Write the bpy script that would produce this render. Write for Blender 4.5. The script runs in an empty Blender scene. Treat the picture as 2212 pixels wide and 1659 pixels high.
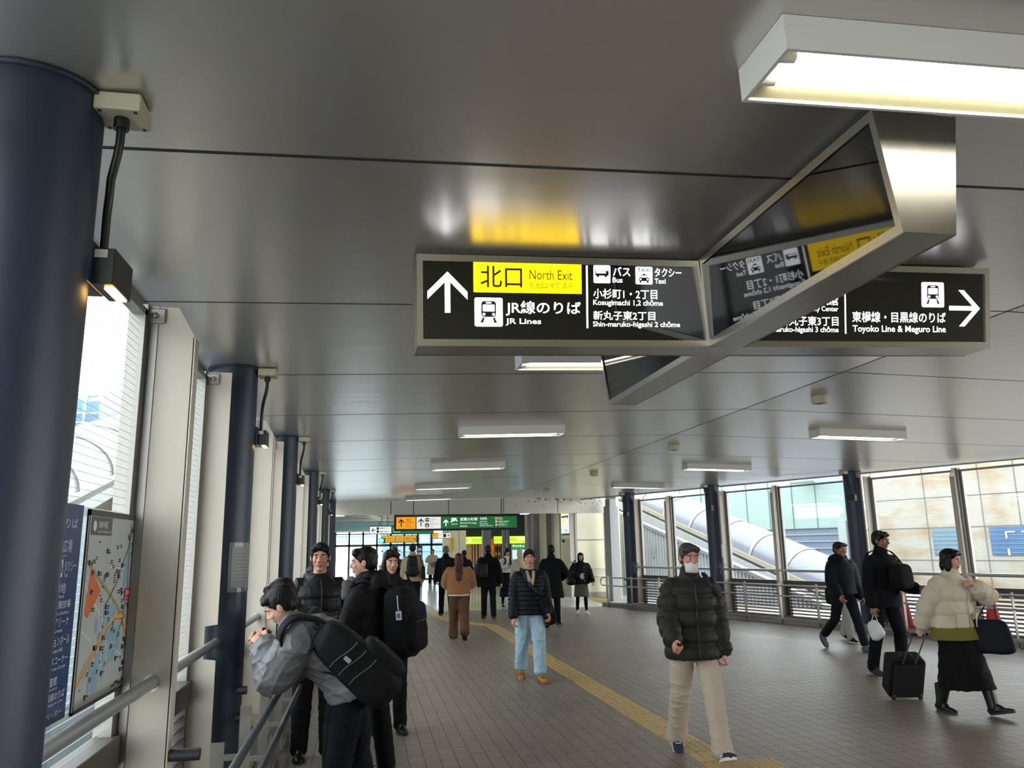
import bpy, bmesh, math, random
import numpy as np
from mathutils import Vector, Matrix
random.seed(7)
D = bpy.data
SC = bpy.context.scene
COL = SC.collection

# ------------------------------------------------------------------ camera
cam_d = D.cameras.new('camera')
cam_d.sensor_width = 36.0
cam_d.lens = 27.504
cam_d.clip_start = 0.05
cam_d.clip_end = 400
cam = D.objects.new('camera', cam_d)
COL.objects.link(cam)
cam.matrix_world = Matrix(((0.983335, -0.021148, -0.180569, 0.0),
                           (-0.181071, -0.202993, -0.962293, 0.0),
                           (-0.016303, 0.978952, -0.203439, 1.68),
                           (0, 0, 0, 1)))
SC.camera = cam
# ------------------------------------------------------------------ daylight
world = D.worlds.new('overcast_sky')
SC.world = world
world.use_nodes = True
wn = world.node_tree.nodes
wl = world.node_tree.links
bg = wn['Background']
geo = wn.new('ShaderNodeNewGeometry')
sep = wn.new('ShaderNodeSeparateXYZ')
wl.new(geo.outputs['Incoming'], sep.inputs[0])
mr = wn.new('ShaderNodeMapRange')
mr.inputs['From Min'].default_value = -0.9
mr.inputs['From Max'].default_value = 0.1
wl.new(sep.outputs['Z'], mr.inputs['Value'])
ramp = wn.new('ShaderNodeValToRGB')
ramp.color_ramp.elements[0].color = (0.80, 0.92, 1.0, 1)
ramp.color_ramp.elements[1].color = (0.98, 0.99, 1.0, 1)
wl.new(mr.outputs[0], ramp.inputs[0])
wl.new(ramp.outputs[0], bg.inputs['Color'])
bg.inputs['Strength'].default_value = 2.6
sun_d = D.lights.new('hazy_sun', 'SUN')
sun_d.energy = 0.5
sun_d.angle = math.radians(12)
sun_d.color = (1.0, 0.96, 0.9)
sun = D.objects.new('hazy_sun', sun_d)
COL.objects.link(sun)
sun.location = (30, -10, 40)
sun.rotation_euler = (math.radians(38), math.radians(18), 0)
# ------------------------------------------------------------------ exposure
SC.view_settings.view_transform = 'Standard'
SC.view_settings.look = 'None'
SC.view_settings.exposure = 1.3
SC.view_settings.gamma = 1.0
SC.view_settings.use_curve_mapping = False
SC.cycles.use_denoising = True
SC.cycles.max_bounces = 8
SC.cycles.transparent_max_bounces = 16
SC.cycles.sample_clamp_indirect = 6.0

# ================================================================== helpers
def s2l(c):
    if isinstance(c, str):
        c = tuple(int(c[i:i + 2], 16) / 255 for i in (0, 2, 4))
    return tuple((x / 12.92 if x <= 0.04045 else ((x + 0.055) / 1.055) ** 2.4) for x in c) + (1.0,)

MATS = {}
def M(name, col=None, rough=0.6, metal=0.0, spec=0.5, bump=None, var=None, emit=0.0, emitcol=None, coat=0.0, trans=0.0, stretch=None, sheen=0.0):
    """principled material; col is an sRGB hex; bump=(scale,strength,distance); var=(scale,amount)"""
    if name in MATS:
        return MATS[name]
    m = D.materials.new(name)
    m.use_nodes = True
    nt = m.node_tree
    b = nt.nodes['Principled BSDF']
    c = s2l(col)
    b.inputs['Base Color'].default_value = c
    b.inputs['Roughness'].default_value = rough
    b.inputs['Metallic'].default_value = metal
    b.inputs['Specular IOR Level'].default_value = spec
    if coat:
        b.inputs['Coat Weight'].default_value = coat
        b.inputs['Coat Roughness'].default_value = 0.1
    if sheen:
        b.inputs['Sheen Weight'].default_value = sheen
        b.inputs['Sheen Roughness'].default_value = 0.4
    if trans:
        b.inputs['Transmission Weight'].default_value = trans
    if emit:
        b.inputs['Emission Color'].default_value = s2l(emitcol or col)
        b.inputs['Emission Strength'].default_value = emit
    if bump or var:
        tc = nt.nodes.new('ShaderNodeTexCoord')
        vec = tc.outputs['Object']
        if stretch:
            mp = nt.nodes.new('ShaderNodeMapping')
            mp.inputs['Scale'].default_value = stretch
            nt.links.new(vec, mp.inputs[0])
            vec = mp.outputs[0]
    if var:
        n = nt.nodes.new('ShaderNodeTexNoise')
        n.inputs['Scale'].default_value = var[0]
        n.inputs['Detail'].default_value = 6
        nt.links.new(vec, n.inputs['Vector'])
        r = nt.nodes.new('ShaderNodeMapRange')
        r.inputs['To Min'].default_value = 1 - var[1]
        r.inputs['To Max'].default_value = 1 + var[1]
        nt.links.new(n.outputs['Fac'], r.inputs['Value'])
        mx = nt.nodes.new('ShaderNodeMix')
        mx.data_type = 'RGBA'
        mx.blend_type = 'MULTIPLY'
        mx.inputs[0].default_value = 1
        mx.inputs[6].default_value = c
        nt.links.new(r.outputs[0], mx.inputs[7])
        nt.links.new(mx.outputs[2], b.inputs['Base Color'])
    if bump:
        n = nt.nodes.new('ShaderNodeTexNoise')
        n.inputs['Scale'].default_value = bump[0]
        n.inputs['Detail'].default_value = 4
        nt.links.new(vec, n.inputs['Vector'])
        bp = nt.nodes.new('ShaderNodeBump')
        bp.inputs['Strength'].default_value = bump[1]
        bp.inputs['Distance'].default_value = bump[2] if len(bump) > 2 else 0.01
        nt.links.new(n.outputs['Fac'], bp.inputs['Height'])
        nt.links.new(bp.outputs[0], b.inputs['Normal'])
    MATS[name] = m
    return m

class MB:
    """collects shapes into one mesh"""
    def __init__(s):
        s.v = []
        s.f = []
        s.mi = []
        s.cur = 0
        s.smooth = []
        s.sm = False
        s.subs = []
    def add(s, vs, fs):
        o = len(s.v)
        s.v += [tuple(v) for v in vs]
        for f in fs:
            s.f.append([o + i for i in f])
            s.mi.append(s.cur)
            s.smooth.append(s.sm)
        return s
    def box(s, x0, x1, y0, y1, z0, z1, mat=None):
        vs = [Vector((x, y, z)) for z in (z0, z1) for y in (y0, y1) for x in (x0, x1)]
        if mat is not None:
            vs = [mat @ v for v in vs]
        return s.add(vs, [(0, 2, 3, 1), (4, 5, 7, 6), (0, 1, 5, 4), (2, 6, 7, 3), (0, 4, 6, 2), (1, 3, 7, 5)])
    def prism(s, poly, a, b, mat=None, axis='Y'):
        """2-D polygon extruded from a to b along an axis; poly in the two other axes (x,z)/(y,z)/(x,y)"""
        def P(p, t):
            return {'Y': (p[0], t, p[1]), 'X': (t, p[0], p[1]), 'Z': (p[0], p[1], t)}[axis]
        vs = [Vector(P(p, a)) for p in poly] + [Vector(P(p, b)) for p in poly]
        if mat is not None:
            vs = [mat @ v for v in vs]
        n = len(poly)
        ar = sum(poly[i][0] * poly[(i + 1) % n][1] - poly[(i + 1) % n][0] * poly[i][1] for i in range(n))
        fs = [tuple(range(n)), tuple(range(2 * n - 1, n - 1, -1))] + [(i, n + i, n + (i + 1) % n, (i + 1) % n) for i in range(n)]
        flip = (ar < 0) ^ (axis == 'X')
        if axis == 'Z':
            flip = not (ar < 0)
            fs = fs
        if flip:
            fs = [tuple(reversed(f)) for f in fs]
        return s.add(vs, fs)
    def tube(s, pts, r, n=12, caps=True, closed=False):
        pts = [Vector(p) for p in pts]
        k = len(pts)
        rs = r if isinstance(r, (list, tuple)) else [r] * k
        vs = []
        up = None
        for i, p in enumerate(pts):
            if closed:
                t = (pts[(i + 1) % k] - pts[i - 1]).normalized()
            else:
                t = (pts[min(i + 1, k - 1)] - pts[max(i - 1, 0)]).normalized()
            if up is None:
                up = t.orthogonal().normalized()
            else:
                up = (up - t * up.dot(t))
                up = up.normalized() if up.length > 1e-6 else t.orthogonal().normalized()
            w = t.cross(up)
            for j in range(n):
                a = 2 * math.pi * j / n
                vs.append(p + (up * math.cos(a) + w * math.sin(a)) * rs[i])
        fs = []
        for i in range(k if closed else k - 1):
            i2 = (i + 1) % k
            for j in range(n):
                fs.append((i * n + j, i * n + (j + 1) % n, i2 * n + (j + 1) % n, i2 * n + j))
        s.sm = True
        s.add(vs, fs)
        s.sm = False
        if caps and not closed:
            s.add(vs[:n], [tuple(reversed(range(n)))])
            s.add(vs[-n:], [tuple(range(n))])
        return s
    def lathe(s, prof, c=(0, 0, 0), n=24, mat=None):
        """prof: list of (r,z)"""
        vs = []
        for r, z in prof:
            for j in range(n):
                a = 2 * math.pi * j / n
                v = Vector((c[0] + r * math.cos(a), c[1] + r * math.sin(a), c[2] + z))
                vs.append(mat @ v if mat is not None else v)
        fs = []
        for i in range(len(prof) - 1):
            for j in range(n):
                fs.append((i * n + j, i * n + (j + 1) % n, (i + 1) * n + (j + 1) % n, (i + 1) * n + j))
        s.sm = True
        s.add(vs, fs)
        s.sm = False
        if prof[0][0] > 1e-4:
            s.add(vs[:n], [tuple(reversed(range(n)))])
        if prof[-1][0] > 1e-4:
            s.add(vs[-n:], [tuple(range(n))])
        return s
    def build(s, name, mats, parent=None, bevel=0.0, loc=None):
        if s.subs:
            made = [b.build(name, mats, parent, bevel, loc) for b in s.subs]
            s.subs = []
            if not s.v:
                return made[0]
        me = D.meshes.new(name)
        me.from_pydata(s.v, [], s.f)
        if not isinstance(mats, (list, tuple)):
            mats = [mats]
        for m in mats:
            me.materials.append(m)
        me.polygons.foreach_set('material_index', s.mi)
        me.polygons.foreach_set('use_smooth', s.smooth)
        me.update()
        if len(s.f) < 6000:
            bm = bmesh.new()
            bm.from_mesh(me)
            bmesh.ops.recalc_face_normals(bm, faces=bm.faces)
            bm.to_mesh(me)
            bm.free()
        o = D.objects.new(name, me)
        COL.objects.link(o)
        if parent:
            o.parent = parent
        if loc:
            o.location = loc
        if bevel:
            b = o.modifiers.new('bevel', 'BEVEL')
            b.width = bevel
            b.segments = 2
            b.limit_method = 'ANGLE'
            b.angle_limit = math.radians(40)
        return o

def empty(name, loc=(0, 0, 0), rz=0.0):
    o = D.objects.new(name, None)
    COL.objects.link(o)
    o.empty_display_size = 0.1
    o.location = loc
    o.rotation_euler = (0, 0, rz)
    return o
def tag(o, label, cat, group=None, kind=None):
    o['label'] = label
    o['category'] = cat
    if group:
        o['group'] = group
    if kind:
        o['kind'] = kind
    return o
def struct(o, label=None):
    o['kind'] = 'structure'
    if label:
        o['label'] = label
    return o
def thing(name, loc, label, cat, group=None, rz=0.0, kind=None):
    return tag(empty(name, loc, rz), label, cat, group, kind)
def dup(root, loc, rz, label=None, group=None):
    r = root.copy()
    COL.objects.link(r)
    r.location = loc
    r.rotation_euler = (0, 0, rz)
    if label:
        r['label'] = label
    if group:
        r['group'] = group
    for ch in list(root.children):
        c = ch.copy()
        COL.objects.link(c)
        c.parent = r
        for g in ch.children:
            d = g.copy()
            COL.objects.link(d)
            d.parent = c
    return r

# ------------------------------------------------------------------ lettering
def text_mesh(body, bold=0.0):
    cu = D.curves.new('lettering', 'FONT')
    cu.body = body
    cu.fill_mode = 'FRONT'
    cu.resolution_u = 3
    cu.offset = bold
    o = D.objects.new('lettering', cu)
    COL.objects.link(o)
    dg = bpy.context.evaluated_depsgraph_get()
    dg.update()
    me = D.meshes.new_from_object(o.evaluated_get(dg))
    v = np.zeros(len(me.vertices) * 3)
    me.vertices.foreach_get('co', v)
    v = v.reshape(-1, 3)
    fs = [list(p.vertices) for p in me.polygons]
    D.objects.remove(o)
    D.curves.remove(cu)
    D.meshes.remove(me)
    return v, fs
class Face:
    """a flat sign face: origin, unit right vector, unit up vector; n points to the reader"""
    def __init__(s, O, u, v):
        s.O = Vector(O)
        s.u = Vector(u).normalized()
        s.v = Vector(v).normalized()
        s.n = s.u.cross(s.v).normalized()
    def P(s, a, b, h=0.0):
        return s.O + s.u * a + s.v * b + s.n * h
    def poly(s, mb, pts, h=0.001):
        return mb.add([s.P(a, b, h) for a, b in pts], [tuple(range(len(pts)))])
    def slab(s, mb, pts, h0, h1):
        n = len(pts)
        vs = [s.P(a, b, h0) for a, b in pts] + [s.P(a, b, h1) for a, b in pts]
        return mb.add(vs, [tuple(reversed(range(n))), tuple(range(n, 2 * n))] + [(i, (i + 1) % n, n + (i + 1) % n, n + i) for i in range(n)])
    def rect(s, mb, a0, b0, a1, b1, h=0.001, r=0.0):
        return s.poly(mb, rrect(a0, b0, a1, b1, r), h)
    def text(s, mb, body, a0, b0, a1, b1, h=0.002, bold=0.0, keep=False):
        v, fs = text_mesh(body, bold)
        if len(v) == 0:
            return mb
        lo = v.min(0)
        hi = v.max(0)
        kx = (a1 - a0) / (hi[0] - lo[0])
        ky = (b1 - b0) / max(hi[1] - lo[1], 1e-6)
        if keep:
            kx = ky = min(kx, ky)
        sub = MB()
        sub.add([s.P(a0 + (x - lo[0]) * kx, b0 + (y - lo[1]) * ky, h) for x, y, z in v], fs)
        mb.subs.append(sub)
        return mb
def rrect(a0, b0, a1, b1, r=0.0, n=5):
    if r <= 0:
        return [(a0, b0), (a1, b0), (a1, b1), (a0, b1)]
    out = []
    for cx, cy, st in ((a1 - r, b0 + r, -90), (a1 - r, b1 - r, 0), (a0 + r, b1 - r, 90), (a0 + r, b0 + r, 180)):
        for k in range(n + 1):
            t = math.radians(st + 90 * k / n)
            out.append((cx + r * math.cos(t), cy + r * math.sin(t)))
    return out
def circ(cx, cy, r, n=16):
    return [(cx + r * math.cos(2 * math.pi * k / n), cy + r * math.sin(2 * math.pi * k / n)) for k in range(n)]
def arrow(cx, cy, L, W, t, ang):
    """outline of a sign arrow pointing up, turned by ang degrees, split in three convex pieces"""
    h = L / 2
    c, s_ = math.cos(math.radians(ang)), math.sin(math.radians(ang))
    k = t * 0.72
    ps = [[(-t / 2, -h), (t / 2, -h), (t / 2, h - t), (-t / 2, h - t)],
          [(0, h), (-W / 2, h - W / 2), (-W / 2, h - W / 2 - 1.42 * t), (0, h - 1.42 * t)],
          [(0, h), (0, h - 1.42 * t), (W / 2, h - W / 2 - 1.42 * t), (W / 2, h - W / 2)]]
    return [[(cx + x * c - y * s_, cy + x * s_ + y * c) for x, y in p] for p in ps]
# ================================================================== materials of the place
def m_brick(name, c1, c2, mort, bw, rh, ms, rough, bumpd, offset=0.0, var=0.25, ior=1.5):
    m = D.materials.new(name)
    m.use_nodes = True
    nt = m.node_tree
    b = nt.nodes['Principled BSDF']
    tc = nt.nodes.new('ShaderNodeTexCoord')
    br = nt.nodes.new('ShaderNodeTexBrick')
    br.offset = offset
    br.inputs['Scale'].default_value = 1.0
    br.inputs['Brick Width'].default_value = bw
    br.inputs['Row Height'].default_value = rh
    br.inputs['Mortar Size'].default_value = ms
    br.inputs['Mortar Smooth'].default_value = 0.2
    br.inputs['Bias'].default_value = 0.0
    br.inputs['Color1'].default_value = s2l(c1)
    br.inputs['Color2'].default_value = s2l(c2)
    br.inputs['Mortar'].default_value = s2l(mort)
    nt.links.new(tc.outputs['Object'], br.inputs['Vector'])
    n = nt.nodes.new('ShaderNodeTexNoise')
    n.inputs['Scale'].default_value = 160
    n.inputs['Detail'].default_value = 3
    nt.links.new(tc.outputs['Object'], n.inputs['Vector'])
    n2 = nt.nodes.new('ShaderNodeTexNoise')
    n2.inputs['Scale'].default_value = 0.7
    n2.inputs['Detail'].default_value = 5
    nt.links.new(tc.outputs['Object'], n2.inputs['Vector'])
    ad = nt.nodes.new('ShaderNodeMath')
    ad.operation = 'ADD'
    nt.links.new(n.outputs['Fac'], ad.inputs[0])
    nt.links.new(n2.outputs['Fac'], ad.inputs[1])
    r = nt.nodes.new('ShaderNodeMapRange')
    r.inputs['From Min'].default_value = 0.5
    r.inputs['From Max'].default_value = 1.5
    r.inputs['To Min'].default_value = 1 - var
    r.inputs['To Max'].default_value = 1 + var
    nt.links.new(ad.outputs[0], r.inputs['Value'])
    mx = nt.nodes.new('ShaderNodeMix')
    mx.data_type = 'RGBA'
    mx.blend_type = 'MULTIPLY'
    mx.inputs[0].default_value = 1
    nt.links.new(br.outputs['Color'], mx.inputs[6])
    nt.links.new(r.outputs[0], mx.inputs[7])
    nt.links.new(mx.outputs[2], b.inputs['Base Color'])
    b.inputs['IOR'].default_value = ior
    for nm, lo_, hi_ in (('Roughness', rough, 0.95), ('Specular IOR Level', 0.5, 0.05)):
        q_ = nt.nodes.new('ShaderNodeMapRange')
        q_.inputs['To Min'].default_value = lo_
        q_.inputs['To Max'].default_value = hi_
        nt.links.new(br.outputs['Fac'], q_.inputs['Value'])
        nt.links.new(q_.outputs[0], b.inputs[nm])
    bp = nt.nodes.new('ShaderNodeBump')
    bp.inputs['Strength'].default_value = 0.8
    bp.inputs['Distance'].default_value = bumpd
    bp.invert = True
    nt.links.new(br.outputs['Fac'], bp.inputs['Height'])
    bp2 = nt.nodes.new('ShaderNodeBump')
    bp2.inputs['Strength'].default_value = 0.3
    bp2.inputs['Distance'].default_value = 0.0005
    nt.links.new(n.outputs['Fac'], bp2.inputs['Height'])
    nt.links.new(bp.outputs[0], bp2.inputs['Normal'])
    nt.links.new(bp2.outputs[0], b.inputs['Normal'])
    return m
mt_paver = m_brick('brown_paver', '7b6e63', '6f6258', '5a5048', 0.128, 0.205, 0.0026, 0.46, 0.003, ior=1.8, var=.34)
mt_tile = m_brick('station_tile', 'b9bdb8', 'adb2ae', '6f716e', 0.9, 0.9, 0.006, 0.14, 0.002, var=0.08)
mt_ochre = M('ochre_floor', '80683c', 0.5, var=(30, 0.15))
mt_conc = M('kerb_concrete', '8f8b84', 0.8, var=(14, 0.18), bump=(90, 0.3, 0.004))
mt_navy = M('column_paint', '2a3345', 0.42, spec=0.5, var=(3, 0.1))
mt_white = M('cream_paint', 'c3bbad', 0.5, var=(5, 0.06))
mt_grey = M('grey_paint', '8b8c89', 0.5, var=(5, 0.06))
mt_steel = M('stainless', 'a7a49c', 0.3, metal=0.9, bump=(60, 0.12, 0.002), stretch=(1, 1, 40), var=(4, 0.08))
mt_brush = M('brushed_steel', 'a4a198', 0.28, metal=1.0, bump=(40, 0.1, 0.001), stretch=(1, 60, 60))
mt_alum = M('aluminium', '9a9894', 0.4, metal=0.8)
mt_dark = M('dark_steel', '3a3b3c', 0.45, metal=0.4)
mt_black = M('black_plastic', '17181a', 0.4)
mt_sill = M('bronze_sill', '544f4a', 0.5, metal=0.3)
mt_slat = M('louvre_bronze', '46413d', 0.5, metal=0.3)
mt_rail = M('rail_steel', 'b3b6b6', 0.36, metal=0.7, var=(30, 0.15))
mt_rubber = M('worn_rail', '51555a', 0.35, metal=0.5, var=(25, 0.3))
mt_lampw = M('lamp_housing', 'd9d8d2', 0.45)
mt_tube = M('lit_tube', 'ffffff', 0.4, emit=7.5, emitcol='fffaf0')
mt_refl = M('lamp_reflector', '9c9878', 0.4)
mt_warm = M('warm_lens', 'ffd98a', 0.4, emit=7.0, emitcol='ffc765')
mt_cream = M('cream_panel', 'c6c1a6', 0.5, var=(2, 0.05))
mt_black_gl = M('sign_glass_black', '07080a', 0.04, spec=0.75)

def m_ceiling():
    m = D.materials.new('ceiling_panel')
    m.use_nodes = True
    nt = m.node_tree
    b = nt.nodes['Principled BSDF']
    b.inputs['Base Color'].default_value = s2l('d0cdc7')
    b.inputs['Metallic'].default_value = 0.75
    b.inputs['Roughness'].default_value = 0.29
    tc = nt.nodes.new('ShaderNodeTexCoord')
    mp = nt.nodes.new('ShaderNodeMapping')
    mp.inputs['Scale'].default_value = (0.6, 3.0, 1)
    nt.links.new(tc.outputs['Object'], mp.inputs[0])
    n = nt.nodes.new('ShaderNodeTexNoise')
    n.inputs['Scale'].default_value = 1.6
    n.inputs['Detail'].default_value = 3
    nt.links.new(mp.outputs[0], n.inputs['Vector'])
    bp = nt.nodes.new('ShaderNodeBump')
    bp.inputs['Strength'].default_value = 0.12
    bp.inputs['Distance'].default_value = 0.02
    nt.links.new(n.outputs['Fac'], bp.inputs['Height'])
    nt.links.new(bp.outputs[0], b.inputs['Normal'])
    return m
mt_ceil = m_ceiling()

def m_fascia():
    """cream panel with black mould specks in one patch"""
    m = M('fascia_panel', 'ebe6d8', 0.55)
    nt = m.node_tree
    b = nt.nodes['Principled BSDF']
    tc = nt.nodes.new('ShaderNodeTexCoord')
    n = nt.nodes.new('ShaderNodeTexNoise')
    n.inputs['Scale'].default_value = 14
    n.inputs['Detail'].default_value = 5
    nt.links.new(tc.outputs['Object'], n.inputs['Vector'])
    sp = nt.nodes.new('ShaderNodeSeparateXYZ')
    nt.links.new(tc.outputs['Object'], sp.inputs[0])
    g = nt.nodes.new('ShaderNodeMapRange')
    g.inputs['From Min'].default_value = 3.6
    g.inputs['From Max'].default_value = 5.4
    nt.links.new(sp.outputs['X'], g.inputs['Value'])
    g2 = nt.nodes.new('ShaderNodeMapRange')
    g2.inputs['From Min'].default_value = 2.78
    g2.inputs['From Max'].default_value = 3.15
    nt.links.new(sp.outputs['Z'], g2.inputs['Value'])
    mu = nt.nodes.new('ShaderNodeMath')
    mu.operation = 'MULTIPLY'
    nt.links.new(g.outputs[0], mu.inputs[0])
    nt.links.new(g2.outputs[0], mu.inputs[1])
    a = nt.nodes.new('ShaderNodeMath')
    a.operation = 'MULTIPLY_ADD'
    a.inputs[1].default_value = 0.18
    nt.links.new(mu.outputs[0], a.inputs[0])
    nt.links.new(n.outputs['Fac'], a.inputs[2])
    st = nt.nodes.new('ShaderNodeMapRange')
    st.inputs['From Min'].default_value = 0.72
    st.inputs['From Max'].default_value = 0.76
    nt.links.new(a.outputs[0], st.inputs['Value'])
    mx = nt.nodes.new('ShaderNodeMix')
    mx.data_type = 'RGBA'
    mx.inputs[6].default_value = s2l('ebe6d8')
    mx.inputs[7].default_value = s2l('35332c')
    nt.links.new(st.outputs[0], mx.inputs[0])
    nt.links.new(mx.outputs[2], b.inputs['Base Color'])
    return m
mt_fascia = m_fascia()

def m_glass(name, tint=(0.96, 0.97, 0.965), refl=0.07):
    m = D.materials.new(name)
    m.use_nodes = True
    nt = m.node_tree
    nt.nodes.remove(nt.nodes['Principled BSDF'])
    out = nt.nodes['Material Output']
    t = nt.nodes.new('ShaderNodeBsdfTransparent')
    t.inputs[0].default_value = (*tint, 1)
    g = nt.nodes.new('ShaderNodeBsdfGlossy')
    g.inputs['Roughness'].default_value = 0.02
    lw = nt.nodes.new('ShaderNodeLayerWeight')
    lw.inputs[0].default_value = 0.35
    r = nt.nodes.new('ShaderNodeMapRange')
    r.inputs['To Min'].default_value = refl * 0.5
    r.inputs['To Max'].default_value = 0.6
    nt.links.new(lw.outputs['Facing'], r.inputs['Value'])
    p = nt.nodes.new('ShaderNodeMath')
    p.operation = 'POWER'
    p.inputs[1].default_value = 2.2
    nt.links.new(lw.outputs['Facing'], p.inputs[0])
    nt.links.new(p.outputs[0], r.inputs['Value'])
    mx = nt.nodes.new('ShaderNodeMixShader')
    nt.links.new(r.outputs[0], mx.inputs[0])
    nt.links.new(t.outputs[0], mx.inputs[1])
    nt.links.new(g.outputs[0], mx.inputs[2])
    nt.links.new(mx.outputs[0], out.inputs['Surface'])
    return m
mt_glass = m_glass('wired_glass')

# ================================================================== ceiling and floor
def zc(x):
    return 3.17 - 0.029 * (4.2 - x) if x < 4.2 else 3.17 - 0.0226 * (x - 4.2)
def xedge(y):
    return 9.32 + (16.4 - y) * 0.345
SEAMS = [-6.5, -5.2, -3.2, -1.3, 0.7, 2.63, 4.35, 6.22, 8.15, 10.2, 12.4, 14.15, 16.4, 18.75, 21.0, 24.1]
mb = MB()
for a, b in zip(SEAMS[:-1], SEAMS[1:]):
    g = 0.005
    for side in (0, 1):
        if side == 0:
            q = [(-1.2, a + g), (4.2 - g, a + g), (4.2 - g, b - g), (-1.2, b - g)]
        else:
            q = [(4.2 + g, a + g), (xedge(a + g), a + g), (xedge(b - g), b - g), (4.2 + g, b - g)]
        lo = [Vector((x, y, zc(x))) for x, y in q]
        hi = [v + Vector((0, 0, 0.02)) for v in lo]
        mb.add(lo + hi, [(3, 2, 1, 0), (4, 5, 6, 7)] + [(i, (i + 1) % 4, 4 + (i + 1) % 4, 4 + i) for i in range(4)])
mb.cur = 1
mb.add([(-1.2, -6.5, zc(-1.2) + 0.03), (4.2, -6.5, 3.2), (4.2, 24.1, 3.2), (-1.2, 24.1, zc(-1.2) + 0.03)], [(3, 2, 1, 0)])
mb.add([(4.2, -6.5, 3.2), (xedge(-6.5), -6.5, zc(xedge(-6.5)) + 0.03), (xedge(24.1), 24.1, zc(xedge(24.1)) + 0.03), (4.2, 24.1, 3.2)], [(3, 2, 1, 0)])
mb.add([(-1.45, -6.5, 3.5), (17.5, -6.5, 3.5), (7.5, 24.1, 3.5), (-1.45, 24.1, 3.5)], [(0, 1, 2, 3)])
for y in SEAMS[1:-1]:
    w_ = .006 if y != 2.63 else .009
    for (xa, xb) in ((-1.2, 4.2), (4.2, xedge(y))):
        mb.add([(xa, y - w_, zc(xa) - .0012), (xb, y - w_, zc(xb) - .0012), (xb, y + w_, zc(xb) - .0012), (xa, y + w_, zc(xa) - .0012)], [(3, 2, 1, 0)])
mb.add([(4.193, -6.5, zc(4.193) - .0012), (4.207, -6.5, zc(4.207) - .0012), (4.207, 24.1, zc(4.207) - .0012), (4.193, 24.1, zc(4.193) - .0012)], [(3, 2, 1, 0)])
struct(mb.build('ceiling', [mt_ceil, M('joint_sealant', '2c2b2a', .7)]))
# edge flashing of the roof, one each side
mb = MB().box(-1.26, -1.2, -6.5, 24.1, 2.985, 3.06)
struct(mb.build('trim_1', mt_grey))
e0, e1 = xedge(-6.5), xedge(24.1)
mb = MB()
mb.add([(e0, -6.5, 2.88), (e0 + .06, -6.5, 2.88), (e1 + .06, 24.1, zc(e1) - .03), (e1, 24.1, zc(e1) - .03),
        (e0, -6.5, zc(e0) + .05), (e0 + .06, -6.5, zc(e0) + .05), (e1 + .06, 24.1, zc(e1) + .05), (e1, 24.1, zc(e1) + .05)],
       [(3, 2, 1, 0), (4, 5, 6, 7), (0, 1, 5, 4), (1, 2, 6, 5), (2, 3, 7, 6), (3, 0, 4, 7)])
struct(mb.build('trim_2', mt_grey))

mb = MB().box(-1.45, 16.5, -6.5, 21.85, -0.3, 0.0)
struct(mb.build('floor', mt_paver))
mb = MB().box(-8, 14, 21.85, 62, -0.3, 0.0)
struct(mb.build('floor_station', mt_tile))
mb = MB()
mb.add([(6.75, 21.87, 0.002), (8.0, 21.87, 0.002), (8.0, 25.95, 0.002), (7.2, 25.95, 0.002)], [(0, 1, 2, 3)])
struct(mb.build('floor_mat', mt_ochre))
# the end of the walkway behind the camera
mb = MB().box(-1.5, 16.6, -6.75, -6.5, 0, 3.2)
struct(mb.build('wall_back', mt_cream))

# fascia over the end of the walkway
fx = [-1.2, 0.75, 2.49, 4.2, 5.92, 7.5]
for i in range(5):
    mb = MB()
    a, b = fx[i] + .012, fx[i + 1] - .012
    mb.add([(a, 24.12, 2.68), (b, 24.12, 2.68), (b, 24.12, zc(b)), (a, 24.12, zc(a)), (a, 24.3, 2.68), (b, 24.3, 2.68), (b, 24.3, 3.3), (a, 24.3, 3.3)],
           [(0, 1, 2, 3), (4, 7, 6, 5), (0, 4, 5, 1), (1, 5, 6, 2), (0, 3, 7, 4), (2, 6, 7, 3)])
    if i == 0:
        fas = struct(mb.build('wall_fascia', mt_fascia))
    else:
        mb.build('panel', mt_fascia, fas)
mb = MB().box(-1.2, 7.5, 24.2, 24.28, 2.69, 3.2)
mb.build('joint_backing', mt_black, fas)

# ================================================================== tactile paving
mt_tact = M('tactile_ochre', 'b0945a', 0.45, var=(9, 0.15), bump=(120, 0.25, 0.002))
mt_dot = M('tactile_yellow', 'b0945e', 0.5, var=(9, 0.12))
def bar_tile(name, mat_):
    mb = MB()
    mb.box(-.146, .146, -.146, .146, 0.0005, 0.004)
    for k in range(4):
        x = -.108 + k * .072
        mb.prism([(x - .021, .004), (x + .021, .004), (x + .014, .0095), (x - .014, .0095)], -.138, .138)
    return mb.build(name, mat_)
t0 = bar_tile('tactile_tile', mt_tact)
lab = {0: 'ochre tactile tile with four raised bars in the guide path'}
tag(t0, 'ochre tactile tile with raised bars in the straight run of the guide path', 'tactile tile', 'bar tiles of the straight guide path')
path = [(2.76, 6.36 + .3 * k, 0) for k in range(38)]
x, y, a = 2.76, path[-1][1], 0
bend = []
for a_ in (0.32, 0.5, 0.55, 0.5, 0.4, 0.3, 0.18, 0.1, 0.06, 0.04) + (0.04,) * 16:
    x -= .3 * math.sin(a_)
    y += .3 * math.cos(a_)
    bend.append((x, y, a_))
for i, (x, y, r) in enumerate(path + bend):
    o = t0 if i == 0 else t0.copy()
    if i:
        COL.objects.link(o)
    if i >= len(path):
        o['label'] = 'ochre tactile tile with raised bars in the bent far part of the guide path'
        o['group'] = 'bar tiles of the bent guide path'
    o.location = (x, y, 0)
    o.rotation_euler = (0, 0, r)
d0 = None
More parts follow.
